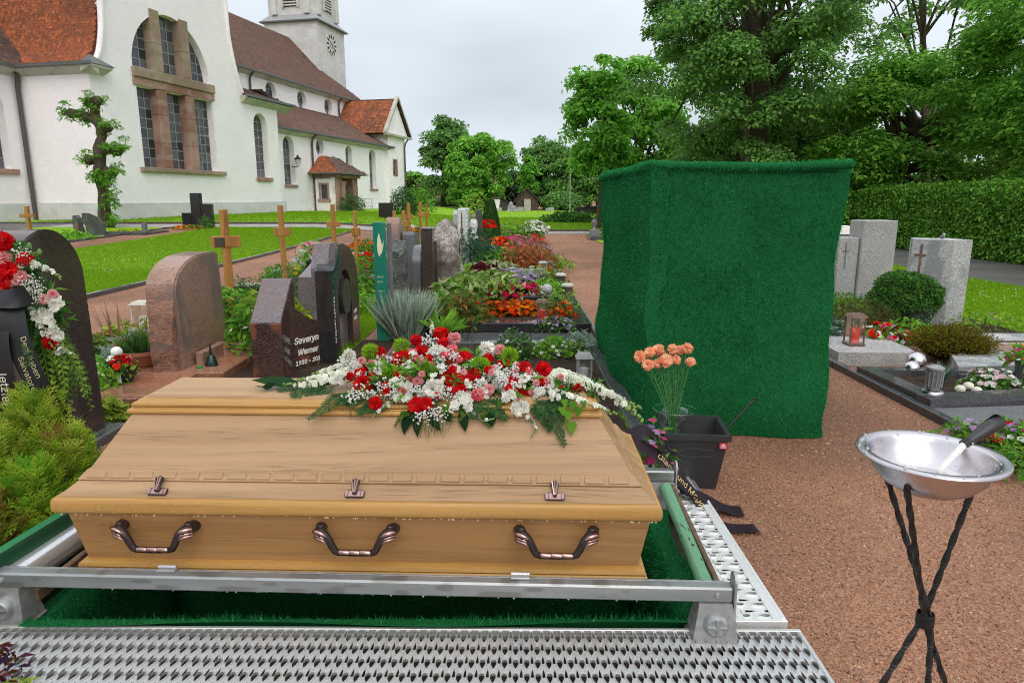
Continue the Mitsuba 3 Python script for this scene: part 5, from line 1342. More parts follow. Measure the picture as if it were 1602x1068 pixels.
plant('leafy_shrub', 'yellow-green small shrub behind the bronze lantern', (0.578, 8.249, 0.120), (0.24, 0.2, 0.22), G_YEL + G_MID, 320, 0.05, 0.35, 259)
plant('leafy_shrub', 'tall brownish green shrub at the left of the begonia grave', (-0.542, 7.401, 0.100), (0.30, 0.3, 0.33), [(0.12, 0.19, 0.04), (0.17, 0.2, 0.05), (0.10, 0.2, 0.035), (0.26, 0.15, 0.05)], 520, 0.09, 0.5, 260)
plant('leafy_shrub', 'rounded green shrub at the back left of the begonia grave', (-0.853, 8.178, 0.100), (0.2, 0.2, 0.24), G_LIGHT + G_MID, 300, 0.07, 0.55, 261)
t = thing('broadleaf_plant', 'bright green broad-leaved plant at the front left of the begonia grave', 'plant')
spikes(t, 'leaves', (-0.716, 6.888, 0.100), 0.3, 60, 0.26, 0.06, G_LIGHT, 262, lean=1.1, droop=0.35)
plant('leafy_shrub', 'low grey-green carpet between the two begonia rows', (-0.158, 7.902, 0.100), (0.45, 0.12, 0.1), [(0.09, 0.11, 0.05), (0.07, 0.1, 0.03)], 360, 0.05, 0.4, 263)
# lavender tuft by the stele
t = thing('lavender', 'silvery lavender tuft with thin upright stems beside the green stele', 'plant')
spikes(t, 'stems', (-1.102, 6.982, 0.000), 0.30, 1500, 0.50, 0.0055, [(0.42, 0.50, 0.42), (0.52, 0.60, 0.50), (0.32, 0.42, 0.33)], 264, base_r=0.45, lean=0.75)
t = thing('plant_label', 'small white plant label stuck in the lavender', 'label')
part(t, 'tag', mv(rbox(-0.022, 0.022, -0.002, 0.002, 0.0, 0.09, 0.001), (-1.003, 7.623, 0.250), 0.3, ry=0.25), 'm_matte', color=(0.7, 0.72, 0.75))
part(t, 'stake', tube([(-1.003, 7.623, 0.250), (-0.923, 7.048, 0.000)], 0.004, 5), 'm_iron')
# hosta grave
for i, (p, r, lab) in enumerate([((-0.869, 9.113, 0.120), 0.2, 'at the boulder foot'), ((-0.636, 9.233, 0.120), 0.32, 'second from the boulder'), ((-0.384, 9.233, 0.120), 0.3, 'in the middle of the grave'), ((-0.097, 9.357, 0.120), 0.3, 'right of the middle'), ((-0.641, 10.321, 0.120), 0.32, 'in the back row left'), ((-0.278, 10.172, 0.120), 0.34, 'in the back row right')]):
    plant('hosta', 'pale green and white variegated hosta ' + lab, p, (r, r * 0.9, 0.24), [(0.22, 0.36, 0.07), (0.5, 0.56, 0.34), (0.14, 0.28, 0.03), (0.3, 0.42, 0.12)], 240, 0.13, 0.5, 270 + i, category='hosta')
plant('flowering_plant', 'low white flowers on the hosta grave', (0.215, 9.484, 0.120), (0.3, 0.2, 0.14), G_LIGHT, 160, 0.08, 0.5, 277, [(WHT, 60, 0.04)])
plant('ground_cover', 'light green ground cover at the foot of the hosta grave', (0.535, 9.955, 0.120), (0.36, 0.6, 0.14), G_LIGHT, 620, 0.07, 0.4, 278)
t = thing('stone_ball', 'small pale stone ball in the ground cover of the hosta grave', 'stone')
part(t, 'ball', ball((0.475, 9.177, 0.250), 0.07, 2), 'm_pale_granite', True)
# heuchera grave
plant('heuchera', 'dark red heuchera in the middle of the planted row', (-0.460, 11.129, 0.100), (0.36, 0.35, 0.26), [(0.12, 0.02, 0.03), (0.16, 0.03, 0.04), (0.09, 0.02, 0.025)], 300, 0.13, 0.8, 280)
plant('flowering_plant', 'cream variegated mound behind the dark red heuchera', (-0.386, 12.484, 0.100), (0.62, 0.4, 0.2), [(0.4, 0.44, 0.25), (0.2, 0.3, 0.08), (0.5, 0.5, 0.36)], 420, 0.1, 0.5, 281)
plant('leafy_shrub', 'bright green leafy plant left of the dark red heuchera', (-0.830, 11.486, 0.100), (0.35, 0.3, 0.26), G_LIGHT, 300, 0.12, 0.55, 282)
plant('flowering_plant', 'lilac and white flower carpet right of the dark red heuchera', (0.021, 11.305, 0.100), (0.55, 0.25, 0.2), G_GREY, 240, 0.08, 0.4, 283, [(LIL, 80, 0.04), (WHT, 50, 0.035)])
plant('flowering_plant', 'whitish small-leaved plant on the heuchera grave near the path', (0.308, 11.305, 0.100), (0.35, 0.25, 0.22), G_GREY + WHT[:1], 300, 0.07, 0.4, 284)
plant('moss_cushion', 'round mossy green cushion plant beside the path', (0.595, 11.305, 0.100), (0.35, 0.3, 0.2), [(0.14, 0.22, 0.015), (0.18, 0.26, 0.02)], 520, 0.06, 0.25, 285)
plant('flowering_plant', 'patch of yellow leaves behind the mossy cushion', (0.472, 12.271, 0.100), (0.3, 0.2, 0.14), [(0.5, 0.55, 0.03), (0.4, 0.5, 0.03)], 200, 0.08, 0.5, 286)
# orange-brown grave and beyond
plant('astilbe', 'feathery orange-brown astilbe beside the path', (0.264, 13.413, 0.100), (0.66, 0.55, 0.42), [(0.42, 0.13, 0.05), (0.5, 0.2, 0.09), (0.33, 0.1, 0.05), (0.3, 0.2, 0.06)], 1300, 0.11, 0.35, 290, upn=0.2)
plant('leafy_shrub', 'grey-green low shrub left of the orange-brown astilbe', (-0.289, 13.413, 0.100), (0.5, 0.5, 0.34), G_MID + G_YEL[:1], 420, 0.1, 0.5, 291)
plant('dwarf_conifer', 'spreading dark green dwarf conifer at the foot of the white marble headstone', (-0.831, 13.667, 0.100), (0.62, 0.6, 0.75), G_DARK + G_BLUE, 1500, 0.12, 0.22, 292)
plant('leafy_shrub', 'bluish green low shrub right of the dwarf conifer', (-0.550, 15.092, 0.100), (0.6, 0.5, 0.34), G_BLUE + G_GREY[:1], 420, 0.12, 0.4, 293)
plant('leafy_shrub', 'olive green shrub at the path side of the astilbe grave', (0.857, 13.667, 0.100), (0.4, 0.6, 0.25), G_YEL + G_MID, 420, 0.08, 0.4, 294)
plant('flowering_plant', 'small yellow flowers in the far part of the row', (-0.450, 16.649, 0.100), (0.55, 0.3, 0.2), G_MID, 160, 0.1, 0.5, 295, [(YEL, 70, 0.06)])
plant('pink_grass', 'tall pinkish seed-head plant by the path', (0.414, 16.461, 0.100), (0.6, 0.5, 0.45), [(0.4, 0.2, 0.17), (0.5, 0.3, 0.26), (0.3, 0.2, 0.12)], 700, 0.13, 0.12, 296, upn=0.1)
plant('pansy', 'dark purple flowers near the path in the far part of the row', (0.706, 16.461, 0.100), (0.3, 0.3, 0.22), G_MID, 120, 0.08, 0.5, 297, [(LIL, 40, 0.05)])
plant('flowering_plant', 'orange-red flowers at the left of the red and magenta grave', (-0.363, 18.556, 0.100), (0.42, 0.4, 0.32), G_MID, 160, 0.12, 0.5, 300, [(ORF + RED, 90, 0.075)])
plant('flowering_plant', 'magenta flowers in the middle of the red and magenta grave', (0.105, 18.795, 0.100), (0.6, 0.4, 0.32), G_MID, 160, 0.12, 0.5, 301, [(PINK, 110, 0.075), (HOT, 20, 0.07)])
plant('flowering_plant', 'small red flowers at the path side of the red and magenta grave', (0.682, 19.291, 0.100), (0.3, 0.3, 0.36), G_MID, 90, 0.1, 0.5, 302, [(RED, 50, 0.07)])
for i, (p, r, c_) in enumerate([((-0.528, 21.886, 0.100), (0.7, 0.8, 0.5), G_YEL + LIL[:1]), ((-0.021, 22.217, 0.100), (0.8, 0.9, 0.6), G_LIGHT), ((0.433, 22.217, 0.100), (0.6, 0.8, 0.6), G_YEL + G_MID), ((-0.579, 20.086, 0.100), (0.8, 0.4, 0.3), G_MID)]):
    plant('leafy_shrub', ['pinkish olive loose shrub on the farthest grave', 'bright green shrub in the middle of the farthest grave', 'olive shrub next to the white flowered pot', 'low green carpet at the front of the farthest grave'][i], p, r, c_, 520, 0.13, 0.4, 305 + i)
t = thing('flower_pot', 'terracotta pot with white flowers at the far end of the row', 'flower pot')
part(t, 'pot', lathe([(0, 0.0), (0.16, 0.0), (0.22, 0.28), (0.24, 0.28), (0.24, 0.33), (0, 0.33)], 16, (0.721, 22.182, 0.000)), 'm_terracotta', 40)
mound(t, 'foliage', np.array((0.721, 22.182, 0.000)) + [0, 0, 0.38], (0.42, 0.4, 0.34), 240, 0.1, 0.5, G_MID, 310)
blossoms(t, np.array((0.721, 22.182, 0.000)) + [0, 0, 0.38], (0.45, 0.42, 0.38), 120, 0.06, WHT, 311)
t = thing('cypress', 'small dark conical cypress near the far end of the row', 'tree')
rng = R_(312); cb = np.array([-0.62, 20.0, 0.0]); hh = rng.random(2600) ** 0.7
dd_ = rng.uniform(0, 6.283, 2600); rr_ = 0.29 * (1 - hh) ** 0.7 + 0.03
P_ = cb + np.stack([np.cos(dd_) * rr_, np.sin(dd_) * rr_, 0.1 + 1.25 * hh], 1)
T_ = np.stack([np.cos(dd_) * 0.5, np.sin(dd_) * 0.5, np.ones(2600)], 1)
part(t, 'foliage', kites(P_, T_, np.stack([np.cos(dd_), np.sin(dd_), 0.3 * np.ones(2600)], 1), 0.12, 0.035), 'm_leaf', color=rep(pick(rng, G_DARK + G_MID[:1], 2600), 4))
part(t, 'stem', tube([cb, cb + [0, 0, 1.3]], 0.04, 6), 'm_bark')
plant('variegated_shrub', 'yellow-green rounded shrub at the far end behind the marble headstone', (-1.15, 21.5, 0.35), (0.72, 0.7, 1.25), G_YEL + G_LIGHT, 900, 0.13, 0.5, 313, category='bush')
t = thing('standard_rose', 'red flower on a thin stem beside the small cypress', 'flower')
part(t, 'stem', tube([(-0.72, 17.5, 0), (-0.70, 17.5, 0.75)], 0.018, 5), 'm_bark')
mound(t, 'foliage', (-0.62, 17.5, 0.7), (0.2, 0.2, 0.16), 60, 0.08, 0.6, G_MID, 314)
blossoms(t, (-0.62, 17.5, 0.72), (0.22, 0.2, 0.18), 40, 0.06, RED, 315)

# ------------------------------------------------------------------ plants and pots of the left row
plant('laurel_bush', 'glossy green laurel bush at the foot of the nearest wooden cross', (-3.0, 7.15, 0.0), (0.40, 0.36, 0.5), G_LIGHT + G_MID, 520, 0.12, 0.42, 320, category='bush')
plant('laurel_bush', 'yellow-edged green laurel right of the nearest wooden cross', (-2.62, 6.95, 0.05), (0.26, 0.26, 0.46), G_LIGHT + G_YEL, 420, 0.11, 0.42, 321, category='bush')
plant('leafy_shrub', 'olive heathery shrub between the pink headstone and the basket', (-2.78, 6.35, 0.0), (0.17, 0.16, 0.28), [(0.2, 0.2, 0.04), (0.13, 0.16, 0.03), (0.25, 0.2, 0.08)], 520, 0.06, 0.2, 322)
plant('leafy_shrub', 'dark bushy conifer shrub behind the nearest wooden cross', (-3.162, 7.991, 0.000), (0.45, 0.4, 0.52), G_DARK + G_MID, 800, 0.08, 0.2, 323)
plant('leafy_shrub', 'green bush with white tips left of the nearest wooden cross', (-3.466, 7.991, 0.000), (0.5, 0.4, 0.42), G_MID + [(0.45, 0.5, 0.42)], 620, 0.09, 0.4, 324)
plant('leafy_shrub', 'greyish juniper mound behind the slanted granite block', (-2.956, 9.212, 0.000), (0.42, 0.45, 0.6), [(0.12, 0.2, 0.08), (0.17, 0.24, 0.11), (0.08, 0.14, 0.05)], 900, 0.07, 0.2, 325)
plant('leafy_shrub', 'bright yellow-green leaves between the two granite headstones', (-2.05, 6.25, 0.35), (0.14, 0.14, 0.22), [(0.45, 0.55, 0.03), (0.35, 0.5, 0.03)], 70, 0.1, 0.35, 326)
for i, (p, r, c_, f_, lab) in enumerate([
        ((-2.121, 9.935, 0.000), (0.32, 0.3, 0.62), G_MID, None, 'small pointed conifer left of the green stele'),
        ((-2.127, 9.325, 0.000), (0.42, 0.4, 0.34), G_MID + G_YEL[:1], None, 'rounded green shrub under the small pointed conifer'),
        ((-1.883, 8.440, 0.000), (0.4, 0.35, 0.3), G_LIGHT, None, 'bright green shrub in front of the rounded shrub, left of the stele'),
        ((-3.035, 14.680, 0.000), (0.75, 0.5, 0.32), G_MID, [(RED, 60, 0.06), (WHT, 60, 0.06)], 'red and white flowers behind the green stele'),
        ((-3.881, 18.517, 0.000), (0.6, 0.5, 0.34), G_MID, [(ORF, 70, 0.07)], 'orange flowers farther up the left row'),
        ((-3.431, 15.562, 0.000), (0.45, 0.4, 0.36), G_MID, None, 'rounded green shrub up the left row'),
        ((-3.519, 14.407, 0.000), (0.5, 0.4, 0.3), G_MID, [(RED, 50, 0.05), (PINK, 20, 0.05)], 'red flowers by the thin wooden cross'),
        ((-3.834, 12.337, 0.000), (0.5, 0.4, 0.24), G_LIGHT, [(YEL, 60, 0.045)], 'low yellow flowers beside the gravel path'),
        ((-4.060, 12.142, 0.000), (0.4, 0.35, 0.26), G_MID, [(PINK, 16, 0.04)], 'green cushion with pink flowers near the second wooden cross'),
        ((-4.139, 13.767, 0.000), (0.4, 0.35, 0.3), G_YEL + WHT, None, 'pale variegated plant by the gravel path'),
        ((-3.856, 14.407, 0.000), (0.3, 0.3, 0.3), G_MID, [(RED, 40, 0.05)], 'small red flowered plant right of the flower pot'),
        ((-2.273, 17.288, 0.000), (0.45, 0.8, 0.5), G_LIGHT, None, 'bright green shrub between the pillar and the wooden crosses'),
        ((-3.641, 5.799, 0.000), (0.24, 0.24, 0.26), G_MID + [(0.09, 0.05, 0.03)], [([(0.2, 0.02, 0.08), (0.3, 0.03, 0.12)], 22, 0.02)], 'dark leafy plant with small purple flowers beside the round-topped headstone'),
        ((-3.715, 6.578, 0.000), (0.42, 0.35, 0.28), G_YEL + [(0.3, 0.22, 0.05)], None, 'yellow-green heather mound left of the pink headstone'),
        ((-3.917, 6.492, 0.000), (0.3, 0.3, 0.16), [(0.3, 0.22, 0.04), (0.2, 0.22, 0.03)], [(YEL, 10, 0.02)], 'low yellowish plants beside the gravel path'),
        ((-3.194, 5.626, 0.060), (0.36, 0.25, 0.24), G_GREY + [(0.26, 0.36, 0.31)], None, 'silver-leaved plant behind the terracotta pot'),
        ((-3.105, 4.911, 0.050), (0.24, 0.22, 0.22), G_LIGHT, [(WHT, 12, 0.018)], 'fresh green leafy plant with few white flowers on the pink slab'),
        ((-2.663, 4.316, 0.000), (0.1, 0.1, 0.14), G_YEL, None, 'thin yellowish weeds in front of the pink slab')]):
    plant('small_plant', lab, p, r, c_, 420, 0.075 if p[1] < 9 else 0.1, 0.42, 330 + i, f_)
t = thing('coral_bells', 'thin reddish flower stems rising over the heather mound', 'plant')
spikes(t, 'stems', (-3.708, 6.496, 0.050), 0.36, 14, 0.45, 0.0022, [(0.34, 0.18, 0.12), (0.4, 0.26, 0.18)], 350, base_r=0.9, lean=0.3)
t = thing('paving_slab', 'grey stone slab edge behind the pink slab', 'slab')
part(t, 'slab', rbox(-4.1, -3.3, 5.75, 6.1, -0.02, 0.07, 0.01), 'm_slate_granite')
rng = R_(351)
for q in range(9):
    part(t, 'stone', rough(rbox(-4.1 + 0.09 * q, -4.02 + 0.09 * q, 5.66, 5.74, -0.03, 0.05, 0.015), 0.01, 20, q), 'm_kerb_granite')
# pots
t = thing('flower_pot', 'wide terracotta bowl with grassy plants and purple flowers on the pink slab', 'flower pot')
pb = np.array([-3.06, 5.50, 0.097])
part(t, 'bowl', lathe([(0, 0), (0.11, 0), (0.13, 0.025), (0.175, 0.105), (0.187, 0.107), (0.19, 0.135), (0.17, 0.135), (0.16, 0.105), (0, 0.105)], 24, pb), 'm_terracotta', 40)
spikes(t, 'grass_leaves', pb + [0, 0, 0.11], 0.15, 300, 0.18, 0.008, G_MID + G_DARK, 352, base_r=0.9)
mound(t, 'foliage', pb + [-0.05, -0.05, 0.11], (0.12, 0.11, 0.09), 120, 0.05, 0.5, [(0.05, 0.06, 0.07), (0.06, 0.12, 0.03)], 353)
blossoms(t, pb + [-0.16, 0.02, 0.14], (0.05, 0.05, 0.07), 14, 0.024, PINK, 354)
blossoms(t, pb + [0.08, -0.05, 0.1], (0.07, 0.07, 0.05), 14, 0.018, [(0.08, 0.06, 0.35)], 355)
t = thing('flower_pot', 'small black pot of red flowers with a red heart pick', 'flower pot')
pb = np.array([-2.94, 5.0, 0.097])
part(t, 'pot', lathe([(0, 0), (0.065, 0), (0.1, 0.085), (0.104, 0.085), (0.104, 0.095), (0.09, 0.095), (0.085, 0.07), (0, 0.07)], 8, pb), 'm_black_plastic')
mound(t, 'foliage', pb + [0, 0, 0.08], (0.1, 0.1, 0.1), 120, 0.05, 0.6, G_DARK + G_YEL[:1], 356)
blossoms(t, pb + [0.01, -0.02, 0.13], (0.075, 0.07, 0.07), 46, 0.022, RED, 357)
ht = [(0.16 * math.sin(a) ** 3 * 0.2, (0.13 * math.cos(a) - 0.05 * math.cos(2 * a) - 0.02 * math.cos(3 * a) - 0.01 * math.cos(4 * a)) * 0.2) for a in np.linspace(0, 2 * np.pi, 40)[:-1]]
part(t, 'heart_pick', mv(ext(Polygon(ht), 0.008, (0, 0, 0), (1, 0, 0), (0, 0, 1), (0, -1, 0)), pb + [0.02, -0.1, 0.135]), 'm_gloss', color=(0.7, 0.015, 0.01))
part(t, 'tag', mv(rbox(-0.016, 0.016, -0.002, 0, -0.045, 0.03, 0.001), pb + [0.03, -0.107, 0.055]), 'm_matte', color=(0.62, 0.62, 0.52))
t = thing('angel_figure', 'little white angel figure behind the pot with the heart', 'figurine')
pb = np.array([-3.06, 5.16, 0.097])
part(t, 'body', rough(lathe([(0, 0), (0.07, 0), (0.065, 0.06), (0.04, 0.12), (0.035, 0.15), (0, 0.16)], 14, pb), 0.008, 18, 1), 'm_satin', True, color=(0.75, 0.75, 0.74))
part(t, 'head', ball(pb + [0, -0.005, 0.19], (0.042, 0.042, 0.042), 2), 'm_satin', True, color=(0.78, 0.78, 0.77))
for s_ in (-1, 1):
    part(t, 'wing', mv(rough(ball((0, 0, 0), (0.05, 0.012, 0.04), 1), 0.006, 30, 2), pb + [s_ * 0.06, 0.02, 0.12], 0, ry=s_ * 0.5), 'm_satin', True, color=(0.75, 0.75, 0.74))
lantern('white wooden lantern at the edge of the gravel path behind the pink headstone', (-4.044, 7.398, 0.000), 0.2, 0.34, 'm_cornice')
t = thing('wicker_basket', 'white wicker basket planter between the two granite headstones', 'basket')
bcx, bcy = -2.32, 6.05
for k_ in range(9):
    f_ = k_ / 8
    ring = [(bcx + (0.15 + 0.05 * f_) * math.cos(a), bcy + (0.1 + 0.04 * f_) * math.sin(a), 0.01 + 0.17 * f_ + 0.006 * math.sin(9 * a + k_ * np.pi)) for a in np.linspace(0, 2 * np.pi, 37)]
    part(t, 'weave', tube(ring, 0.0125, 5, cap=False), 'm_matte', True, color=(0.55, 0.53, 0.47))
for a in np.linspace(0, 2 * np.pi, 19)[:-1]:
    part(t, 'stake', tube([(bcx + 0.15 * math.cos(a), bcy + 0.1 * math.sin(a), 0.0), (bcx + 0.2 * math.cos(a), bcy + 0.14 * math.sin(a), 0.19)], 0.008, 5), 'm_matte', color=(0.5, 0.48, 0.42))
part(t, 'soil', mv(cyl((0, 0, 0.1), (0, 0, 0.14), 0.13, n=20), (bcx, bcy, 0), s=(1.3, 0.85, 1)), 'm_soil')
plant('planter_foliage', 'leafy green plants growing in the white wicker basket', (bcx, bcy, 0.16), (0.24, 0.18, 0.34), G_LIGHT + G_MID, 420, 0.09, 0.45, 358, [(WHT, 6, 0.02)])
plant('small_plant', 'yellow primrose hanging over the left rim of the basket', (bcx - 0.18, bcy - 0.12, 0.12), (0.06, 0.05, 0.08), G_YEL, 30, 0.04, 0.6, 359, [(YEL, 8, 0.03)])
for i, (c_, col, rr_, hh, lab) in enumerate([((-2.545, 5.40, 0.0), (0.01, 0.20, 0.05), 0.03, 0.09, 'small bright green plastic bottle top behind the coffin'), ((-2.49, 5.5, 0.0), (0.012, 0.03, 0.025), 0.052, 0.2, 'dark green spike vase behind the coffin')]):
    t = thing('grave_vase', lab, 'vase')
    if i == 0:
        part(t, 'body', lathe([(0, 0), (0.036, 0), (0.036, 0.06), (0.02, 0.085), (0, 0.085)], 16, c_), 'm_gloss', 40, color=col)
        part(t, 'cap', lathe([(0, 0.086), (0.024, 0.086), (0.024, 0.112), (0, 0.114)], 16, c_), 'm_gloss', 40, color=(0.01, 0.24, 0.06))
    else:
        part(t, 'body', lathe([(0, 0), (0.058, 0.0), (0.055, 0.09), (0.04, 0.15), (0.022, 0.185), (0, 0.19)], 18, c_), 'm_gloss', 40, color=col)
        part(t, 'spike', cyl((c_[0], c_[1], 0.19), (c_[0], c_[1], 0.28), 0.012, 0.004, 8), 'm_iron')
t = thing('ring_handle', 'pale metal ring lying by the dark green spike vase', 'ring')
part(t, 'ring', tube([(-2.36 + 0.03 * math.cos(a), 5.55 + 0.03 * math.sin(a), 0.07) for a in np.linspace(0, 6.283, 20)], 0.007, 6), 'm_cast', True)
part(t, 'peg', cyl((-2.36, 5.55, -0.02), (-2.36, 5.55, 0.06), 0.012, n=8), 'm_cast')
lantern('glass lantern with a red candle behind the slanted granite block', (-3.834, 11.252, 0.000), 0.16, 0.3, 'm_lead', CRED)
lantern('round red grave light at the edge of the gravel path', (-4.140, 13.180, 0.000), 0.16, 0.3, 'm_lead', CRED)
lantern('brown lantern by the laurel bush near the gravel path', (-3.975, 9.807, 0.000), 0.18, 0.3, 'm_rust', (0.2, 0.12, 0.06))
t = thing('grave_slab', 'dark polished stone table behind the nearest wooden crosses', 'slab')
part(t, 'slab', rbox(-3.95, -3.1, 9.6, 10.0, 0.18, 0.24, 0.01), 'm_black_granite')
part(t, 'foot', rbox(-3.85, -3.2, 9.65, 9.95, -0.02, 0.18, 0.01), 'm_kerb_granite')
t = thing('flower_pot', 'dark grey pot of pinkish white flowers above the slanted headstones', 'flower pot')
pb = np.array((-3.294, 11.252, 0.000))
part(t, 'pot', lathe([(0, 0), (0.1, 0), (0.17, 0.42), (0.18, 0.42), (0.18, 0.45), (0, 0.45)], 16, pb), 'm_black_plastic', 40)
mound(t, 'foliage', pb + [0, 0, 0.45], (0.24, 0.24, 0.28), 200, 0.12, 0.4, G_LIGHT + WHT, 360)
blossoms(t, pb + [0, 0, 0.5], (0.24, 0.24, 0.26), 40, 0.04, PINK + PEACH, 361)
for i, (x, y) in enumerate([(-3.433, 12.142), (-3.773, 10.853)]):
    plant('small_plant', ['green plant beside the dark grey flower pot', 'low green plant between the second cross and the granite block'][i], (x, y, 0), (0.35, 0.3, 0.4), G_MID + G_LIGHT[:1], 420, 0.08, 0.4, 365 + i)
GK = [(-4.1, -2.2, 4.5, 6.9), (-4.05, -2.3, 7.0, 9.3), (-4.05, -2.35, 9.5, 11.9), (-4.05, -2.35, 12.2, 14.8), (-4.05, -2.35, 15.2, 18), (-4.05, -2.35, 18.4, 22), (-4.05, -2.35, 22.4, 27)]
for i, (a, b, c_, d_) in enumerate(GK):
    if i == 0:
        t = thing('soil_bed', 'brown soil and bark strip around the pink headstone', 'bed')
        part(t, 'soil', rbox(-4.15, -1.2, 4.4, 6.95, -0.04, 0.012, 0.005), 'm_soil')
        continue
    grave('planted_grave', 'left row grave bed opening towards the far gravel path, number %s from the front' % ['', 'two', 'three', 'four', 'five', 'six', 'seven'][i], a, b, c_, d_, 0.1, 'm_slate_granite' if i % 2 else 'm_dark_brown_stone', 0.05, 0.08)
rng = R_(370)
for i in range(16):
    x, y = rng.uniform(-3.8, -2.6), rng.uniform(12.5, 26)
    f_ = [None, (RED, 50, 0.06), (ORF, 40, 0.06), (YEL, 40, 0.06), None, (WHT, 50, 0.06)][i % 6]
    plant('bed_plant', '%s, number %s from the front up the left row' % (['small leafy green bush', 'red flowered small plant', 'orange flowered small plant', 'yellow flowered small plant', 'loose green low bush', 'white flowered small plant'][i % 6], 'one two three four five six seven eight nine ten eleven twelve thirteen fourteen fifteen sixteen'.split()[i]), (x, y, 0.04), (0.35, 0.35, rng.uniform(0.25, 0.55)), [G_MID, G_LIGHT, G_DARK][i % 3], 260, 0.11, 0.45, 371 + i, [f_] if f_ else None, group='far plants of the left grave row')

# ------------------------------------------------------------------ graves right of the path
S1 = thing('grave_slab', 'pale speckled granite grave slab holding the red lantern', 'slab')
part(S1, 'slab', hull([(x, y, z) for (x, y) in ((2.88, 5.87), (3.56, 5.85), (3.62, 6.1), (3.62, 6.6), (2.92, 6.6)) for z in (-0.02, 0.12)]), 'm_grey_granite')
lantern('bronze grave lantern with a glowing red candle on the pale slab', (3.17, 6.2, 0.122), 0.15, 0.28, 'm_rust', (0.72, 0.05, 0.02))
S2 = thing('grave_slab', 'wide pale granite grave slab with an inlaid bronze cross at the right edge', 'slab')
part(S2, 'slab', hull([(x, y, z) for (x, y) in ((3.60, 5.34), (5.6, 5.55), (5.9, 6.75), (4.3, 6.75)) for z in (-0.02, 0.12)]), 'm_pale_granite')
part(S2, 'bronze_cross', cat(box(4.35, 4.95, 6.3, 6.34, 0.1215, 0.13), box(4.5, 4.54, 6.15, 6.5, 0.1215, 0.131)), 'm_rust')
for r_ in range(4):
    for c_ in range(2):
        part(S2, 'inscription_plate', box(4.35 + c_ * 0.33 + r_ * 0.0, 4.66 + c_ * 0.33, 6.15 - r_ * 0.09, 6.21 - r_ * 0.09, 0.1215, 0.127), 'm_matte', color=(0.24, 0.17, 0.13))
H1 = thing('headstone', 'two-column speckled grey granite headstone, taller column on the right', 'headstone')
part(H1, 'column', rbox(4.98, 5.47, 9.8, 10.2, -0.05, 1.14, 0.012), 'm_grey_granite')
part(H1, 'column', rbox(4.68, 4.975, 9.85, 10.15, -0.05, 0.9, 0.012), 'm_grey_granite')
part(H1, 'cross', cat(box(4.78, 4.795, 9.843, 9.848, 0.45, 0.82), box(4.74, 4.835, 9.8435, 9.8475, 0.7, 0.715)), 'm_slate_granite')
H2 = thing('headstone', 'grey granite headstone with a dark bronze cross in front of the hedge', 'headstone')
part(H2, 'slab', hull([(x, y, z) for (x, y) in ((4.66, 8.0), (4.98, 7.75), (5.24, 7.83), (5.2, 8.2), (4.8, 8.3)) for z in (-0.05, 0.985)]), 'm_pale_granite')
cxd = unit(np.array([0.32, -0.25, 0])); cn = np.array([-0.616, -0.788, 0.0])
cb_ = np.array([4.735, 7.942, 0.0]) + cn * 0.003
part(H2, 'bronze_cross', cat(ext(sbox(-0.008, 0.52, 0.010, 0.93), 0.012, cb_, cxd, (0, 0, 1), cn), ext(sbox(-0.06, 0.80, 0.055, 0.82), 0.011, cb_, cxd, (0, 0, 1), cn)), 'm_rust')
t = thing('bird_figure', 'tiny dark bird figure perched on the grey headstone', 'figurine')
part(t, 'body', rough(ball((4.95, 7.93, 1.015), (0.022, 0.04, 0.024), 2), 0.003, 30, 1), 'm_slate_granite', True)
part(t, 'head', ball((4.945, 7.9, 1.045), 0.016, 1), 'm_pale_granite', True)
H3 = thing('headstone', 'dark stone with white rounded top peeping out beside the screen', 'headstone')
part(H3, 'slab', chamfered(Polygon([(11.5, -0.05), (12.2, -0.05), (12.2, 0.85), (11.5, 0.85)]), 0.2, (5.63, 0, 0), (0, 1, 0), (0, 0, 1), (-1, 0, 0)), 'm_slate_granite')
part(H3, 'rounded_cap', ext(Polygon([(0, 0.86), (0.32, 0.86), (0.3, 0.95), (0.24, 1.0), (0.08, 1.0), (0.02, 0.95)]), 0.7, (5.37, 11.5, 0), (1, 0, 0), (0, 0, 1), (0, 1, 0)), 'm_plaster')
t = thing('ball_shrub', 'round clipped dark green box ball between the granite headstones', 'bush')
mound(t, 'foliage', (4.5, 7.75, 0.30), (0.36, 0.36, 0.34), 8000, 0.036, 0.45, G_MID + G_DARK, 380, thick=0.22)
mound(t, 'inner_foliage', (4.5, 7.75, 0.30), (0.30, 0.30, 0.29), 2600, 0.05, 0.5, G_MID + G_DARK, 389, thick=0.9)
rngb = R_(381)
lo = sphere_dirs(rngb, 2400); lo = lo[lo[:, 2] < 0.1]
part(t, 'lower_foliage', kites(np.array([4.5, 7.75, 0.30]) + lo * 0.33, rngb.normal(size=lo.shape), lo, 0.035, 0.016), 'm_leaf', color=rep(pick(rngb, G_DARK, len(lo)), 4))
part(t, 'stem', tube([(4.5, 7.75, 0), (4.5, 7.75, 0.3)], 0.03, 6), 'm_bark')
t = thing('golden_shrub', 'low spreading olive-gold shrub between the two granite slabs', 'bush')
spikes(t, 'branches', (3.98, 6.05, 0.02), 0.42, 900, 0.32, 0.016, [(0.16, 0.13, 0.015), (0.22, 0.17, 0.02), (0.12, 0.13, 0.02), (0.1, 0.07, 0.02)], 382, base_r=0.3, lean=0.95)
mound(t, 'twig_tips', (3.98, 6.05, 0.14), (0.36, 0.34, 0.19), 2200, 0.03, 0.3, [(0.17, 0.15, 0.015), (0.23, 0.18, 0.02), (0.13, 0.14, 0.02)], 383, thick=0.4)
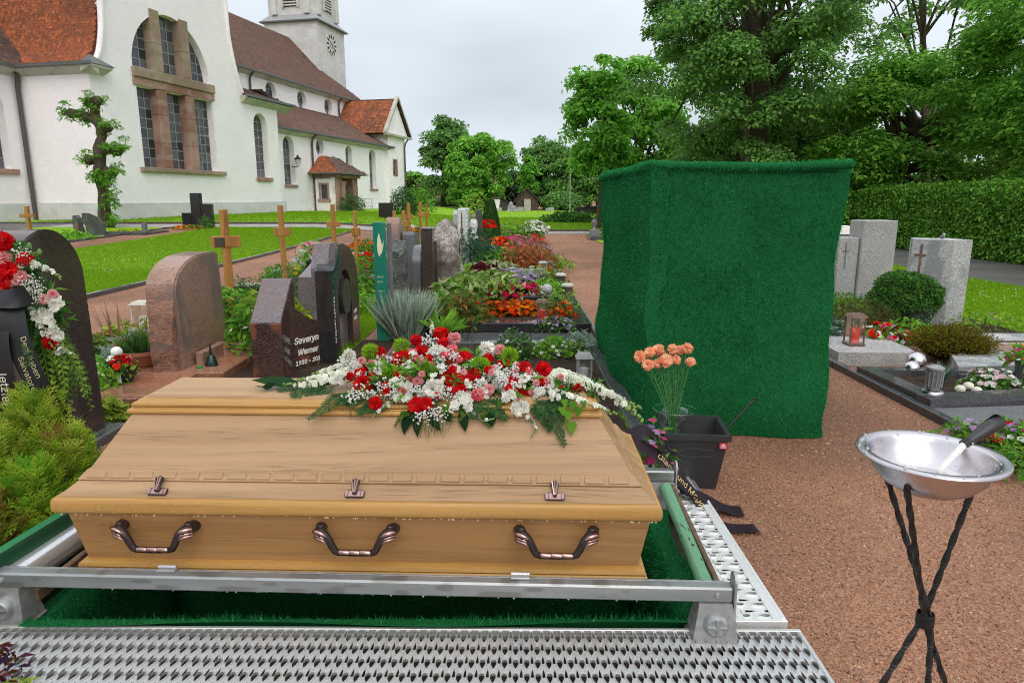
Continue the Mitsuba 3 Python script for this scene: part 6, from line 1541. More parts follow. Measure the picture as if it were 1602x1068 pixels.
plant('heather', 'brownish green heather mound right behind the screen edge', (3.7, 7.25, 0.05), (0.52, 0.4, 0.36), [(0.12, 0.11, 0.03), (0.16, 0.10, 0.05), (0.09, 0.12, 0.03)], 1900, 0.045, 0.2, 384, category='heather')
plant('succulent', 'blue-green low plant behind the red lantern', (3.2, 6.75, 0.05), (0.28, 0.2, 0.22), G_GREY + G_BLUE, 320, 0.06, 0.4, 385)
plant('begonia', 'mixed red, white and pink begonias beside the red lantern', (3.62, 6.62, 0.06), (0.34, 0.22, 0.17), G_LIGHT + [(0.1, 0.03, 0.02)], 200, 0.06, 0.6, 386, [(RED, 50, 0.034), (WHT, 22, 0.03), (PINK, 20, 0.032)], 'flowers')
plant('low_plant', 'pale green low plant between heather and box ball', (4.15, 7.0, 0.02), (0.25, 0.3, 0.2), G_LIGHT, 200, 0.07, 0.4, 387)
plant('low_plant', 'yellow-green weeds at the foot of the grey headstone', (5.35, 7.6, 0.02), (0.4, 0.3, 0.18), G_YEL + G_LIGHT, 260, 0.06, 0.4, 388, [(LIL, 10, 0.02)])
# dark framed grave with chrome balls
FG = thing('planted_grave', 'dark polished stone-framed grave with chrome balls and white flowers', 'grave')
def beam(a, b, w, z0, z1, mt_='m_kerb_granite', nm='kerb'):
    a, b = np.array(a, float), np.array(b, float); d = unit(b - a); s = np.array([-d[1], d[0]]) * w / 2
    part(FG, nm, hull([(*(p + q * s), z) for p in (a, b) for q in (-1, 1) for z in (z0, z1)]), mt_)
beam((2.90, 5.45), (2.93, 4.62), 0.13, -0.02, 0.10)
beam((2.85, 4.55), (4.6, 4.85), 0.14, -0.02, 0.105)
beam((2.95, 5.42), (5.0, 5.28), 0.10, -0.02, 0.09)
beam((3.55, 5.25), (4.5, 4.9), 0.05, -0.02, 0.088)
part(FG, 'soil', hull([(x, y, z) for (x, y) in ((2.9, 4.6), (4.7, 4.85), (4.9, 5.25), (2.92, 5.42)) for z in (-0.03, 0.045)]), 'm_soil')
beam((2.86, 4.3), (4.4, 4.45), 0.35, -0.05, 0.045, 'm_slate_granite', 'paving_strip')
for i, (c_, r) in enumerate([((3.38, 5.55, 0.12), 0.078), ((3.27, 5.42, 0.09), 0.062)]):
    t = thing('chrome_ball', ['larger mirror chrome ball behind the grave vase', 'smaller mirror chrome ball behind the grave vase'][i], 'ball')
    part(t, 'ball', ball(c_, r, 3), 'm_stainless', True)
    part(t, 'foot', cyl((c_[0], c_[1], 0.02), (c_[0], c_[1], c_[2] - r * 0.9), 0.02, n=10), 'm_iron')
t = thing('grave_vase', 'ribbed dark metal cup vase on the corner of the dark framed grave', 'vase')
vc = np.array([2.99, 4.68, 0.105])
part(t, 'foot', lathe([(0, 0), (0.075, 0), (0.07, 0.012), (0.045, 0.02), (0, 0.022)], 24, vc), 'm_stainless', 30)
part(t, 'body', lathe([(0.04, 0.02), (0.052, 0.05), (0.058, 0.17), (0.055, 0.175), (0.05, 0.16), (0, 0.15)], 24, vc), 'm_slate_granite', 30)
for k_ in range(14):
    a = k_ * 2 * np.pi / 14
    part(t, 'rib', tube([vc + [0.052 * math.cos(a), 0.052 * math.sin(a), 0.04], vc + [0.0585 * math.cos(a), 0.0585 * math.sin(a), 0.155]], 0.0045, 5), 'm_cast')
part(t, 'lid', lathe([(0.062, 0.165), (0.062, 0.18), (0.03, 0.195), (0, 0.197)], 24, vc), 'm_cast', 30)
plant('chrysanthemum', 'cushion of pinkish white flowers on the dark framed grave', (3.62, 4.98, 0.05), (0.2, 0.17, 0.14), G_MID, 200, 0.05, 0.5, 390, [(WHT + [(0.75, 0.5, 0.58)], 70, 0.024)], 'flowers')
for i, c_ in enumerate([(3.30, 4.85, 0.075), (3.38, 4.88, 0.09), (3.41, 4.83, 0.07)]):
    t = thing('pebble', ['leftmost white rounded pebble by the cup vase', 'white rounded pebble farthest back by the pinkish white flowers', 'white rounded pebble nearest to the pinkish white flowers'][i], 'pebble', 'white pebbles on the dark framed grave')
    part(t, 'stone', rough(ball(c_, (0.036, 0.036, 0.03), 2), 0.006, 18, i), 'm_satin', True, color=(0.62, 0.58, 0.5))
t = thing('blue_grass', 'small tuft of bluish grass behind the cup vase', 'plant')
spikes(t, 'blades', (3.32, 5.15, 0.04), 0.12, 160, 0.16, 0.006, G_GREY + G_BLUE, 391)
t = thing('flower_pot', 'glass pot with pink and yellow flowers at the right of the dark framed grave', 'flower pot')
pb = np.array([3.98, 5.12, 0.09])
part(t, 'pot', lathe([(0, 0.0), (0.07, 0.0), (0.085, 0.12), (0.08, 0.12), (0.066, 0.01), (0, 0.01)], 20, pb), 'm_gloss', 30, color=(0.12, 0.13, 0.12))
mound(t, 'foliage', pb + [0, 0, 0.12], (0.15, 0.14, 0.12), 120, 0.08, 0.4, G_LIGHT, 392)
blossoms(t, pb + [0, 0, 0.13], (0.15, 0.13, 0.12), 16, 0.034, PINK, 393)
blossoms(t, pb + [-0.02, 0, 0.15], (0.06, 0.06, 0.1), 8, 0.04, YEL + PEACH, 394)
t = thing('grave_light', 'tall red plastic grave candle at the right edge', 'candle')
part(t, 'cup', lathe([(0, 0), (0.04, 0), (0.045, 0.18), (0, 0.19)], 18, (4.42, 5.05, 0.06)), 'm_gloss', 40, color=(0.5, 0.01, 0.012))
part(t, 'lid', lathe([(0.05, 0.19), (0.04, 0.215), (0, 0.22)], 18, (4.42, 5.05, 0.06)), 'm_gloss', 40, color=(0.5, 0.4, 0.08))
plant('flowering_plant', 'orange flowered plant at the far right edge beyond the dark framed grave', (4.45, 5.3, 0.05), (0.2, 0.2, 0.16), G_MID, 160, 0.06, 0.5, 395, [(ORF, 18, 0.03)], 'flowers')
for i, (p, r, f_, lab) in enumerate([((2.676, 3.789, 0.020), (0.2, 0.17, 0.15), [(LIL, 50, 0.02), (WHT, 14, 0.018)], 'lilac and white flowers beside the holy water bowl'), ((2.957, 3.789, 0.020), (0.2, 0.17, 0.16), [(LIL, 34, 0.02), (RED, 8, 0.026), (WHT, 10, 0.02)], 'lilac and red flowers behind the rim of the holy water bowl'), ((2.688, 3.638, 0.020), (0.10, 0.09, 0.13), [(RED, 26, 0.03)], 'bright red flower right behind the sprinkler handle'), ((2.713, 3.453, 0.020), (0.26, 0.16, 0.12), [(RED, 4, 0.026)], 'green plants at the right edge below the lilac flowers')]):
    plant('flowering_plant', lab, p, r, G_LIGHT + G_MID, 420, 0.045, 0.4, 396 + i, f_)
t = thing('soil_bed', 'planted soil bed around the two granite headstones and the box ball', 'bed')
part(t, 'soil', hull([(x, y, z) for (x, y) in ((2.9, 6.62), (5.6, 6.8), (5.6, 10.2), (2.9, 10.2)) for z in (-0.03, 0.015)]), 'm_soil')
plant('ground_cover', 'low green ground cover under the granite headstones', (4.5, 8.9, 0.0), (1.1, 1.2, 0.16), G_MID + G_LIGHT, 1500, 0.06, 0.45, 405)
t = thing('soil_bed', 'dark soil bed of the flowers at the right edge', 'bed')
part(t, 'soil', hull([(x, y, z) for (x, y) in ((2.87, 4.1), (2.9, 3.2), (4.6, 3.4), (4.6, 4.2)) for z in (-0.03, 0.012)]), 'm_soil')
# ------------------------------------------------------------------ flowers for the arrangements
def carnation(parent, name, c, N, R, cols, seed, edge=None):
    """a frilled double flower: layers of fan-shaped petals with toothed wavy edges over a green calyx"""
    rng = R_(seed); N = unit(np.asarray(N, float)); c = np.asarray(c, float)
    A = unit(np.cross(N, [0.3, 0.9, 0.2])); B = np.cross(N, A)
    th, ph = [], []
    for t_, k in ((8, 4), (24, 8), (42, 12), (62, 15), (84, 16), (104, 12)):
        th += list(np.radians(t_ + rng.normal(0, 5, k))); ph += list(np.arange(k) * 2 * np.pi / k + rng.uniform(0, 6.28) + rng.normal(0, 0.12, k))
    th, ph = np.array(th), np.array(ph); n = len(th)
    rad = np.cos(ph)[:, None] * A + np.sin(ph)[:, None] * B
    D = np.cos(th)[:, None] * N + np.sin(th)[:, None] * rad
    E = -np.sin(th)[:, None] * N + np.cos(th)[:, None] * rad
    S = np.cross(D, E)
    E = unit(E * 0.8 + D * (0.55 + 0.25 * rng.random((n, 1))) + S * rng.normal(0, 0.25, (n, 1)))
    base = c + D * R * 0.34 - N * R * 0.18
    k = 7
    V = [base]
    for i in range(k):
        u = (i / (k - 1) - 0.5) * 2
        w = 0.40 * u * R
        l = R * (0.66 - 0.16 * u * u + (0.07 if i % 2 else -0.05))
        V.append(base + E * l + S * w + D * (R * 0.10 * rng.normal(size=(n, 1))))
    v = np.stack(V, 1)
    f = np.array([[0, i, i + 1] for i in range(1, k)])
    col = pick(rng, cols, n, 0.12)
    vc = np.repeat(col[:, None], k + 1, 1)
    if edge is not None:
        vc[:, 1:] = vc[:, 1:] * 0.35 + np.asarray(edge) * 0.65
    key = part(parent, name, tm(v.reshape(-1, 3), (np.arange(n)[:, None, None] * (k + 1) + f).reshape(-1, 3)), 'm_petal', color=vc.reshape(-1, 3))
    return key


def green_ball(parent, name, c, R, seed):
    R = R * 1.3
    rng = R_(seed); d = sphere_dirs(rng, 620)
    P = np.asarray(c) + d * R * 0.45
    m = kites(P, d + rng.normal(0, 0.25, d.shape), rng.normal(size=d.shape), R * (0.45 + 0.2 * rng.random(len(d))), R * 0.085)
    return part(parent, name, m, 'm_leaf', color=rep(pick(rng, [(0.30, 0.52, 0.03), (0.40, 0.62, 0.05), (0.22, 0.42, 0.025)], len(d)), 4))


def sprig(parent, name, path, R0, R1, n, seed, cols=WHT, green=(0.3, 0.42, 0.14)):
    """a flower spike: stem with white double florets that turn to green buds at the tip"""
    rng = R_(seed); path = np.asarray(path, float)
    s = np.concatenate([[0], np.cumsum(np.linalg.norm(np.diff(path, axis=0), axis=1))])
    u = np.linspace(0.12, 1, n) * s[-1]
    P = np.stack([np.interp(u, s, path[:, i]) for i in range(3)], 1)
    f = np.linspace(0, 1, n)
    R = R0 + (R1 - R0) * f
    off = sphere_dirs(rng, n); off[:, 2] = np.abs(off[:, 2]) * 0.8
    P = P + off * R[:, None] * 0.8
    N = unit(off + [0, -0.25, 0.2])
    key = part(parent, name, tube(path, np.linspace(0.0035, 0.0015, len(path)), 5), 'm_leaf', color=(0.16, 0.28, 0.07))
    k = f < 0.8
    m1, c1 = florets(P[k], N[k], R[k], cols, rng, 6, 0.25)
    m2, c2 = florets(P[k] + N[k] * R[k][:, None] * 0.2, N[k], R[k] * 0.62, cols, rng, 5, 0.9)
    put(key + '__florets', cat(m1, m2), 'm_petal', color=np.vstack([c1, c2]))
    bs = [ball(p, r * 0.55, 1) for p, r in zip(P[~k], R[~k])]
    if bs: put(key + '__buds', cat(bs), 'm_petal', True, color=green)
    return key


def gypsophila(parent, c, rad, n, seed):
    rng = R_(seed); d = sphere_dirs(rng, n)
    P = np.asarray(c) + d * (rng.random((n, 1)) ** 0.5) * np.asarray(rad)
    o = octa6 * 1.0
    r = 0.0042 * (0.7 + 0.6 * rng.random(n))
    v = (P[:, None] + o[None] * r[:, None, None])
    key = part(parent, 'baby_breath', tm(v.reshape(-1, 3), (np.arange(n)[:, None, None] * 6 + octf6).reshape(-1, 3)), 'm_petal', color=(0.78, 0.78, 0.75), kind='stuff')
    put(key + '__stems', blades(P - [0, 0, 0.06], np.tile([0, 0, 0.06], (n, 1)) + rng.normal(0, 0.006, (n, 3)), 0.0014, rng), 'm_leaf', color=(0.1, 0.17, 0.06))
    return key


octa6 = np.array([[1, 0, 0], [0, 1, 0], [-1, 0, 0], [0, -1, 0], [0, 0, 1.0], [0, 0, -1.0]])
octf6 = np.array([[0, 1, 4], [1, 2, 4], [2, 3, 4], [3, 0, 4], [1, 0, 5], [2, 1, 5], [3, 2, 5], [0, 3, 5]])


def blade_leaf(parent, name, path, W, col, side=(1, 0, 0), n=12, keel=0.12, mt='m_leaf', point=1.0):
    """one long leaf along a path, widest below the middle, folded along its midrib"""
    path = np.asarray(path, float)
    s = np.concatenate([[0], np.cumsum(np.linalg.norm(np.diff(path, axis=0), axis=1))]); u = np.linspace(0, s[-1], n)
    P = np.stack([np.interp(u, s, path[:, i]) for i in range(3)], 1)
    P[1:-1] = (P[:-2] + 2 * P[1:-1] + P[2:]) / 4
    t = np.linspace(0, 1, n); w = W * np.sin(np.pi * np.clip(t, 0.02, 1) ** 0.75) ** point
    T = unit(np.gradient(P, axis=0)); S = unit(np.asarray(side, float) - T * (T @ np.asarray(side, float))[:, None]); N = np.cross(S, T)
    v = np.stack([P - S * w[:, None] / 2 + N * w[:, None] * keel, P, P + S * w[:, None] / 2 + N * w[:, None] * keel], 1).reshape(-1, 3)
    f = [q for i in range(n - 1) for j in (0, 1) for q in ([i * 3 + j, i * 3 + j + 1, i * 3 + j + 4], [i * 3 + j, i * 3 + j + 4, i * 3 + j + 3])]
    return part(parent, name, tm(v, f), mt, True, color=col)


def frond(parent, name, path, L, n, col, seed, W=0.005, side=None):
    """a feathery spray: side twiglets along a stem"""
    rng = R_(seed); path = np.asarray(path, float)
    s = np.concatenate([[0], np.cumsum(np.linalg.norm(np.diff(path, axis=0), axis=1))]); u = np.linspace(0.08, 0.99, n) * s[-1]
    P = np.stack([np.interp(u, s, path[:, i]) for i in range(3)], 1)
    T = unit(np.stack([np.interp(u, s, np.gradient(path[:, i])) for i in range(3)], 1))
    sd = unit(np.cross(T, np.asarray(side if side is not None else [0, 0, 1.0]) + rng.normal(0, 0.15, (n, 3)))) * np.where(np.arange(n) % 2, 1, -1)[:, None]
    l = L * (1.05 - np.linspace(0, 0.8, n)) * (0.8 + 0.4 * rng.random(n))
    d = unit(sd * 0.8 + T * 0.8)
    m = [kites(P, d, np.cross(d, T), l, W * 1.6)]
    for q in (0.35, 0.6, 0.8):
        for sg in (-1, 1):
            d2 = unit(d + sg * T * 0.9)
            m.append(kites(P + d * (l * q)[:, None], d2, np.cross(d, T), l * 0.42, W))
    mm = cat(m, tube(path, 0.0016, 4))
    return part(parent, name, mm, 'm_leaf', color=np.vstack([np.tile(rep(pick(rng, col, n, 0.15), 4), (7, 1)), np.tile(np.asarray(col[0]), (len(tube(path, 0.0016, 4).vertices), 1))]))


def strip(path, W, n=40, sides=None, th=0.0012):
    """a ribbon surface: returns (map(u, v, d), length, mesh); sides: width directions along it"""
    path = np.asarray(path, float)
    k = np.linspace(0, 1, len(path)); kk = np.linspace(0, 1, n)
    from scipy.interpolate import CubicSpline
    P = CubicSpline(k, path)(kk)
    S = CubicSpline(k, np.asarray(sides, float))(kk)
    T = unit(np.gradient(P, axis=0)); S = unit(S - T * (S * T).sum(1, keepdims=True)); N = np.cross(T, S)
    s = np.concatenate([[0], np.cumsum(np.linalg.norm(np.diff(P, axis=0), axis=1))])

    def at(u, v, d):
        I = lambda A: np.stack([np.interp(u, s, A[:, i]) for i in range(3)], 1)
        return I(P) + I(S) * v[:, None] + I(N) * d[:, None]
    m_ = 7
    vv = np.linspace(-W / 2, W / 2, m_)
    U, Vv = np.meshgrid(s, vv, indexing='ij')
    crinkle = 0.0025 * np.sin(U * 38 + 2.0) * (Vv / W * 2)
    top = at(U.ravel(), Vv.ravel(), crinkle.ravel())
    i, j = np.meshgrid(np.arange(n - 1), np.arange(m_ - 1), indexing='ij')
    q = np.stack([i * m_ + j, (i + 1) * m_ + j, (i + 1) * m_ + j + 1, i * m_ + j + 1], -1).reshape(-1, 4)
    return at, s[-1], tm(top, np.vstack([q[:, [0, 1, 2]], q[:, [0, 2, 3]]]))


def ribbon_text(parent, at, text, h, u0, v0, d=0.0022, sgn=1, vs=1, color=(0.55, 0.42, 0.16)):
    m = meshkit.text_mesh(text, h, 0.0008, False)
    v, f = trimesh.remesh.subdivide_to_size(m.vertices, m.faces, 0.012)
    q = at(u0 + v[:, 0] * sgn, v0 + v[:, 1] * vs, np.full(len(v), d) + v[:, 2] * 0)
    if sgn * vs < 0: f = f[:, ::-1]
    return part(parent, 'lettering', tm(q, f), 'm_satin', color=color)


# ------------------------------------------------------------------ grave surround: walkway grating, turf lining, lowering device
def punched(nx_, ny_, S, L, lw=0.29, ll=0.33, sw=0.13, sl=0.28, hh=0.006, t=0.002):
    """anti-slip plate: raised teardrop collars in a grid with plain wedge slots between them; cells nx_ by ny_, from the origin"""
    a = np.linspace(0, 2 * np.pi, 17)[:-1]
    # teardrop, round towards +y
    tx = np.sin(a) * (0.55 + 0.45 * np.cos(a)) ** 0.6; ty = np.cos(a)
    drop = np.stack([tx / np.abs(tx).max() * S * lw, ty * L * ll], 1)
    drop = drop[::-1]
    n = len(drop)
    wd = np.array([(-sw * S, -0.8 * sl * L), (-sw * 0.4 * S, -sl * L), (sw * 0.4 * S, -sl * L), (sw * S, -0.8 * sl * L), (sw * 0.75 * S, 0.1 * sl * L), (0.0, sl * L), (-sw * 0.75 * S, 0.1 * sl * L)]) + [S / 2, L / 2]
    b_ = 0.5 * (lw + 0.5 - sw)
    cell = Polygon([((b_ - 0.67) * S, -L / 2), (b_ * S, -L / 2), (b_ * S, 0), ((b_ + 0.33) * S, 0), ((b_ + 0.33) * S, L), (b_ * S, L), (b_ * S, L / 2), ((b_ - 0.67) * S, L / 2)]).difference(Polygon(drop)).difference(Polygon(wd))
    cell = Polygon(cell.exterior.coords, [r.coords for r in cell.interiors])
    v, f = trimesh.creation.triangulate_polygon(cell, engine='earcut')
    v = np.column_stack([v, np.zeros(len(v))])
    cr = np.cross(v[f[:, 1]] - v[f[:, 0]], v[f[:, 2]] - v[f[:, 0]])[:, 2]
    f = np.where((cr < 0)[:, None], f[:, ::-1], f)
    rings = [np.column_stack([drop * s, np.full(n, z)]) for s, z in ((1.0, 0.0), (0.96, hh * 0.6), (0.90, hh), (0.85, hh), (0.91, hh * 0.5), (0.98, -t * 1.5))]
    k = len(v); F = [f]; V = [v] + rings
    for i in range(len(rings) - 1):
        for j in range(n):
            p, q, r_, s_ = k + i * n + j, k + i * n + (j + 1) % n, k + (i + 1) * n + (j + 1) % n, k + (i + 1) * n + j
            F.append([[p, q, r_], [p, r_, s_]])
    ex = np.array(wd); m = len(ex); k2 = k + len(rings) * n
    V += [np.column_stack([ex, np.zeros(m)]), np.column_stack([ex, np.full(m, -t * 1.5)])]
    for j in range(m):
        F.append([[k2 + j, k2 + (j + 1) % m, k2 + m + (j + 1) % m], [k2 + j, k2 + m + (j + 1) % m, k2 + m + j]])
    V, F = np.vstack(V), np.vstack(F)
    ox, oy = np.meshgrid(np.arange(nx_) * S + S * 0.4, np.arange(ny_) * L + L / 2)
    off = np.stack([ox.ravel(), oy.ravel(), np.zeros(ox.size)], 1)
    return tm((V[None] + off[:, None]).reshape(-1, 3), (F[None] + (np.arange(len(off)) * len(V))[:, None, None]).reshape(-1, 3))


def grating(label, x0, x1, y0, y1, z, along, cell, rz=0.0, margin=0.014):
    t = thing('walkway_grating', label, 'grating')
    w, d = x1 - x0, y1 - y0
    S, L = cell[0], cell[1]
    if along == 'y':
        nx_, ny_ = int((w - margin) / S), int((d - margin) / L)
        m = punched(nx_, ny_, S * (w - margin) / (nx_ * S), L * (d - margin) / ((ny_ + 0.4) * L), *cell[2:])
        v = np.array(m.vertices)
    else:
        nx_, ny_ = int((d - margin) / S), int((w - margin) / L)
        m = punched(nx_, ny_, S * (d - margin) / (nx_ * S), L * (w - margin) / ((ny_ + 0.4) * L), *cell[2:])
        v = np.array(m.vertices)[:, [1, 0, 2]]
        m = tm(v, m.faces[:, ::-1])
    v = np.array(m.vertices) - [w / 2 - margin / 2, d / 2 - margin / 2, 0]
    c = np.array([(x0 + x1) / 2, (y0 + y1) / 2, 0])
    mt_ = 'm_aluminium' if along == 'y' else 'm_pale_aluminium'
    part(t, 'punched_plate', mv(tm(v, m.faces), c + [0, 0, z], rz), mt_, 40)
    if along == 'x':
        for a, b in ((-w / 2 + margin, -w / 2 + margin + 0.022), (w / 2 - margin - 0.03, w / 2 - margin)):
            part(t, 'border_strip', mv(box(a, b, -d / 2 + margin, d / 2 - margin, z + 0.001, z + 0.0045), c, rz), mt_)
    hx, hy = w / 2, d / 2
    for a, b, c_, e in ((-hx, hx, -hy, -hy + margin), (-hx, hx, hy - margin, hy), (-hx, -hx + margin, -hy + margin, hy - margin), (hx - margin, hx, -hy + margin, hy - margin)):
        part(t, 'edge_bar', mv(rbox(a, b, c_, e, z - 0.035, z + 0.005, 0.002), c, rz), mt_)
    for q in np.linspace(-hx + 0.2, hx - 0.2, 6) if along == 'y' else np.linspace(-hy + 0.1, hy - 0.1, 4):
        part(t, 'bearer', mv(box(q - 0.015, q + 0.015, -hy + margin, hy - margin, z - 0.045, z - 0.02) if along == 'y' else box(-hx + margin, hx - margin, q - 0.015, q + 0.015, z - 0.045, z - 0.02), c, rz), 'm_timber')
    return t


GZ = 0.06
NEAR_CELL, SIDE_CELL = (0.0335, 0.063, 0.31, 0.39, 0.14, 0.31, 0.008), (0.066, 0.075, 0.15, 0.34, 0.11, 0.31, 0.006)
grating('long aluminium walkway grating of raised teardrop holes in the foreground', -2.5, 0.945, 1.30, 2.020, GZ, 'y', NEAR_CELL, -0.008)
grating('pale aluminium grating along the right side of the grave', 0.748, 0.925, 2.045, 2.985, GZ, 'x', SIDE_CELL)
grating('short grating behind the right one, half covered by the black ribbon', 0.70, 0.90, 3.0, 3.75, GZ, 'y', NEAR_CELL)
for nm, (x0, x1, y0, y1) in {'dark timber board under the front of the walkway grating': (-2.5, 0.94, 1.32, 1.545), 'dark timber board under the middle of the walkway grating': (-2.5, 0.94, 1.55, 1.775), 'dark timber board under the back of the walkway grating': (-2.5, 0.93, 1.78, 2.0), 'dark timber board along the right edge of the grave': (0.66, 0.92, 2.1, 2.98), 'dark timber board under the short grating': (0.70, 0.90, 3.02, 3.74)}.items():
    t = thing('timber_board', nm, 'board')
    part(t, 'plank', rbox(x0, x1, y0, y1, -0.02, 0.010, 0.004), 'm_timber')


def pile(mesh, dens, h, cols, seed, W=0.0022, out=0.6):
    """artificial turf pile: short fibres standing on a surface"""
    rng = R_(seed)
    v, f = np.asarray(mesh.vertices), np.asarray(mesh.faces)
    cr = np.cross(v[f[:, 1]] - v[f[:, 0]], v[f[:, 2]] - v[f[:, 0]]); ar = np.linalg.norm(cr, axis=1) / 2
    n = int(ar.sum() * dens); k = rng.choice(len(f), n, p=ar / ar.sum())
    a, b = rng.random(n), rng.random(n); s = a + b > 1; a[s], b[s] = 1 - a[s], 1 - b[s]
    P = v[f[k, 0]] + a[:, None] * (v[f[k, 1]] - v[f[k, 0]]) + b[:, None] * (v[f[k, 2]] - v[f[k, 0]])
    N = unit(cr[k])
    nap = np.stack([meshkit.fbm(P * 3.2 + q * 17.0, 3, seed) - 0.5 for q in range(3)], 1) * 2.2      # the nap lies this way and that
    T = (N + nap + rng.normal(0, 0.42, (n, 3)) + np.array([0, 0, -0.15])) * (h * (0.6 + 0.7 * rng.random(n)))[:, None]
    return blades(P, T, W, rng), rep(pick(rng, cols, n, 0.25), 3)


TURF = [(0.014, 0.190, 0.048), (0.022, 0.255, 0.068), (0.010, 0.14, 0.036), (0.015, 0.175, 0.046), (0.07, 0.42, 0.15)]


def grid_surface(fn, nu, nv):
    U, V = np.meshgrid(np.linspace(0, 1, nu), np.linspace(0, 1, nv), indexing='ij')
    P = fn(U.ravel(), V.ravel())
    i, j = np.meshgrid(np.arange(nu - 1), np.arange(nv - 1), indexing='ij')
    q = np.stack([i * nv + j, (i + 1) * nv + j, (i + 1) * nv + j + 1, i * nv + j + 1], -1).reshape(-1, 4)
    return tm(P, np.vstack([q[:, [0, 1, 2]], q[:, [0, 2, 3]]]))


# turf laid over the edges of the open grave and hanging down inside
TL = thing('grave_turf_lining', 'dark green artificial turf hung over the edges inside the open grave', 'turf')


def hang(x0, y0, x1, y1, nx_, ny_, over, seed, lip=0.045):
    L = math.hypot(x1 - x0, y1 - y0)

    def f(u, v):
        x, y = x0 + (x1 - x0) * u, y0 + (y1 - y0) * u
        wav = 0.012 * np.sin(u * L * 9 + seed) + 0.02 * (meshkit.noise(np.stack([u * L * 4, v * 2, u * 0 + seed], 1)) - 0.5)
        # v 0..0.12 on the ground, then down the wall
        g = np.clip(0.12 - v, 0, 1) / 0.12
        dn = np.clip(v - 0.12, 0, 1) / 0.88
        off = -g * over * (1.1 + 0.4 * np.sin(u * L * 5 + seed)) + np.clip(dn * 20, 0, 1) * 0.03 + wav * np.clip(dn * 6, 0, 1)
        z = lip + 0.006 * g - dn * 1.25
        return np.stack([x + nx_ * off, y + ny_ * off, z], 1)
    return grid_surface(f, int(L * 16) + 2, 60)


for a in ((PX0 - 0.02, PY0, PX1 + 0.06, PY0, 0, 1, 0.034, 1.0, 0.074), (PX1, PY0 - 0.02, PX1, PY1 + 0.05, -1, 0, 0.10, 2.0, 0.06), (PX1 + 0.02, PY1, PX0 - 0.02, PY1, 0, -1, 0.06, 3.0), (PX0, PY1, PX0, PY0, 1, 0, 0.03, 4.0)):
    m_ = hang(*a)
    k_ = part(TL, 'turf_sheet', m_, 'm_turf_cloth', True)
    top = m_.faces[(m_.vertices[m_.faces][:, :, 2].mean(1) > -0.75)]
    cc_ = np.cross(m_.vertices[top[:, 1]] - m_.vertices[top[:, 0]], m_.vertices[top[:, 2]] - m_.vertices[top[:, 0]])
    inward = np.array([a[4], a[5], 0.6])
    if (cc_ @ inward).mean() < 0: top = top[:, ::-1]
    pm, pc = pile(tm(m_.vertices, top), 21000, 0.014, TURF, int(a[7]) + 400)
    put(k_ + '__pile', pm, 'm_leaf', color=pc, kind='stuff')

# the lowering device
LD = thing('coffin_lowering_device', 'aluminium coffin lowering frame with rails, corner castings and rollers over the open grave', 'lowering device')
RZ = -0.038
LC = np.array([-0.50, 2.503, 0.0])


def ld(name, m, mt, smooth=False, **kw): return part(LD, name, mv(m, LC, RZ), mt, smooth, **kw)


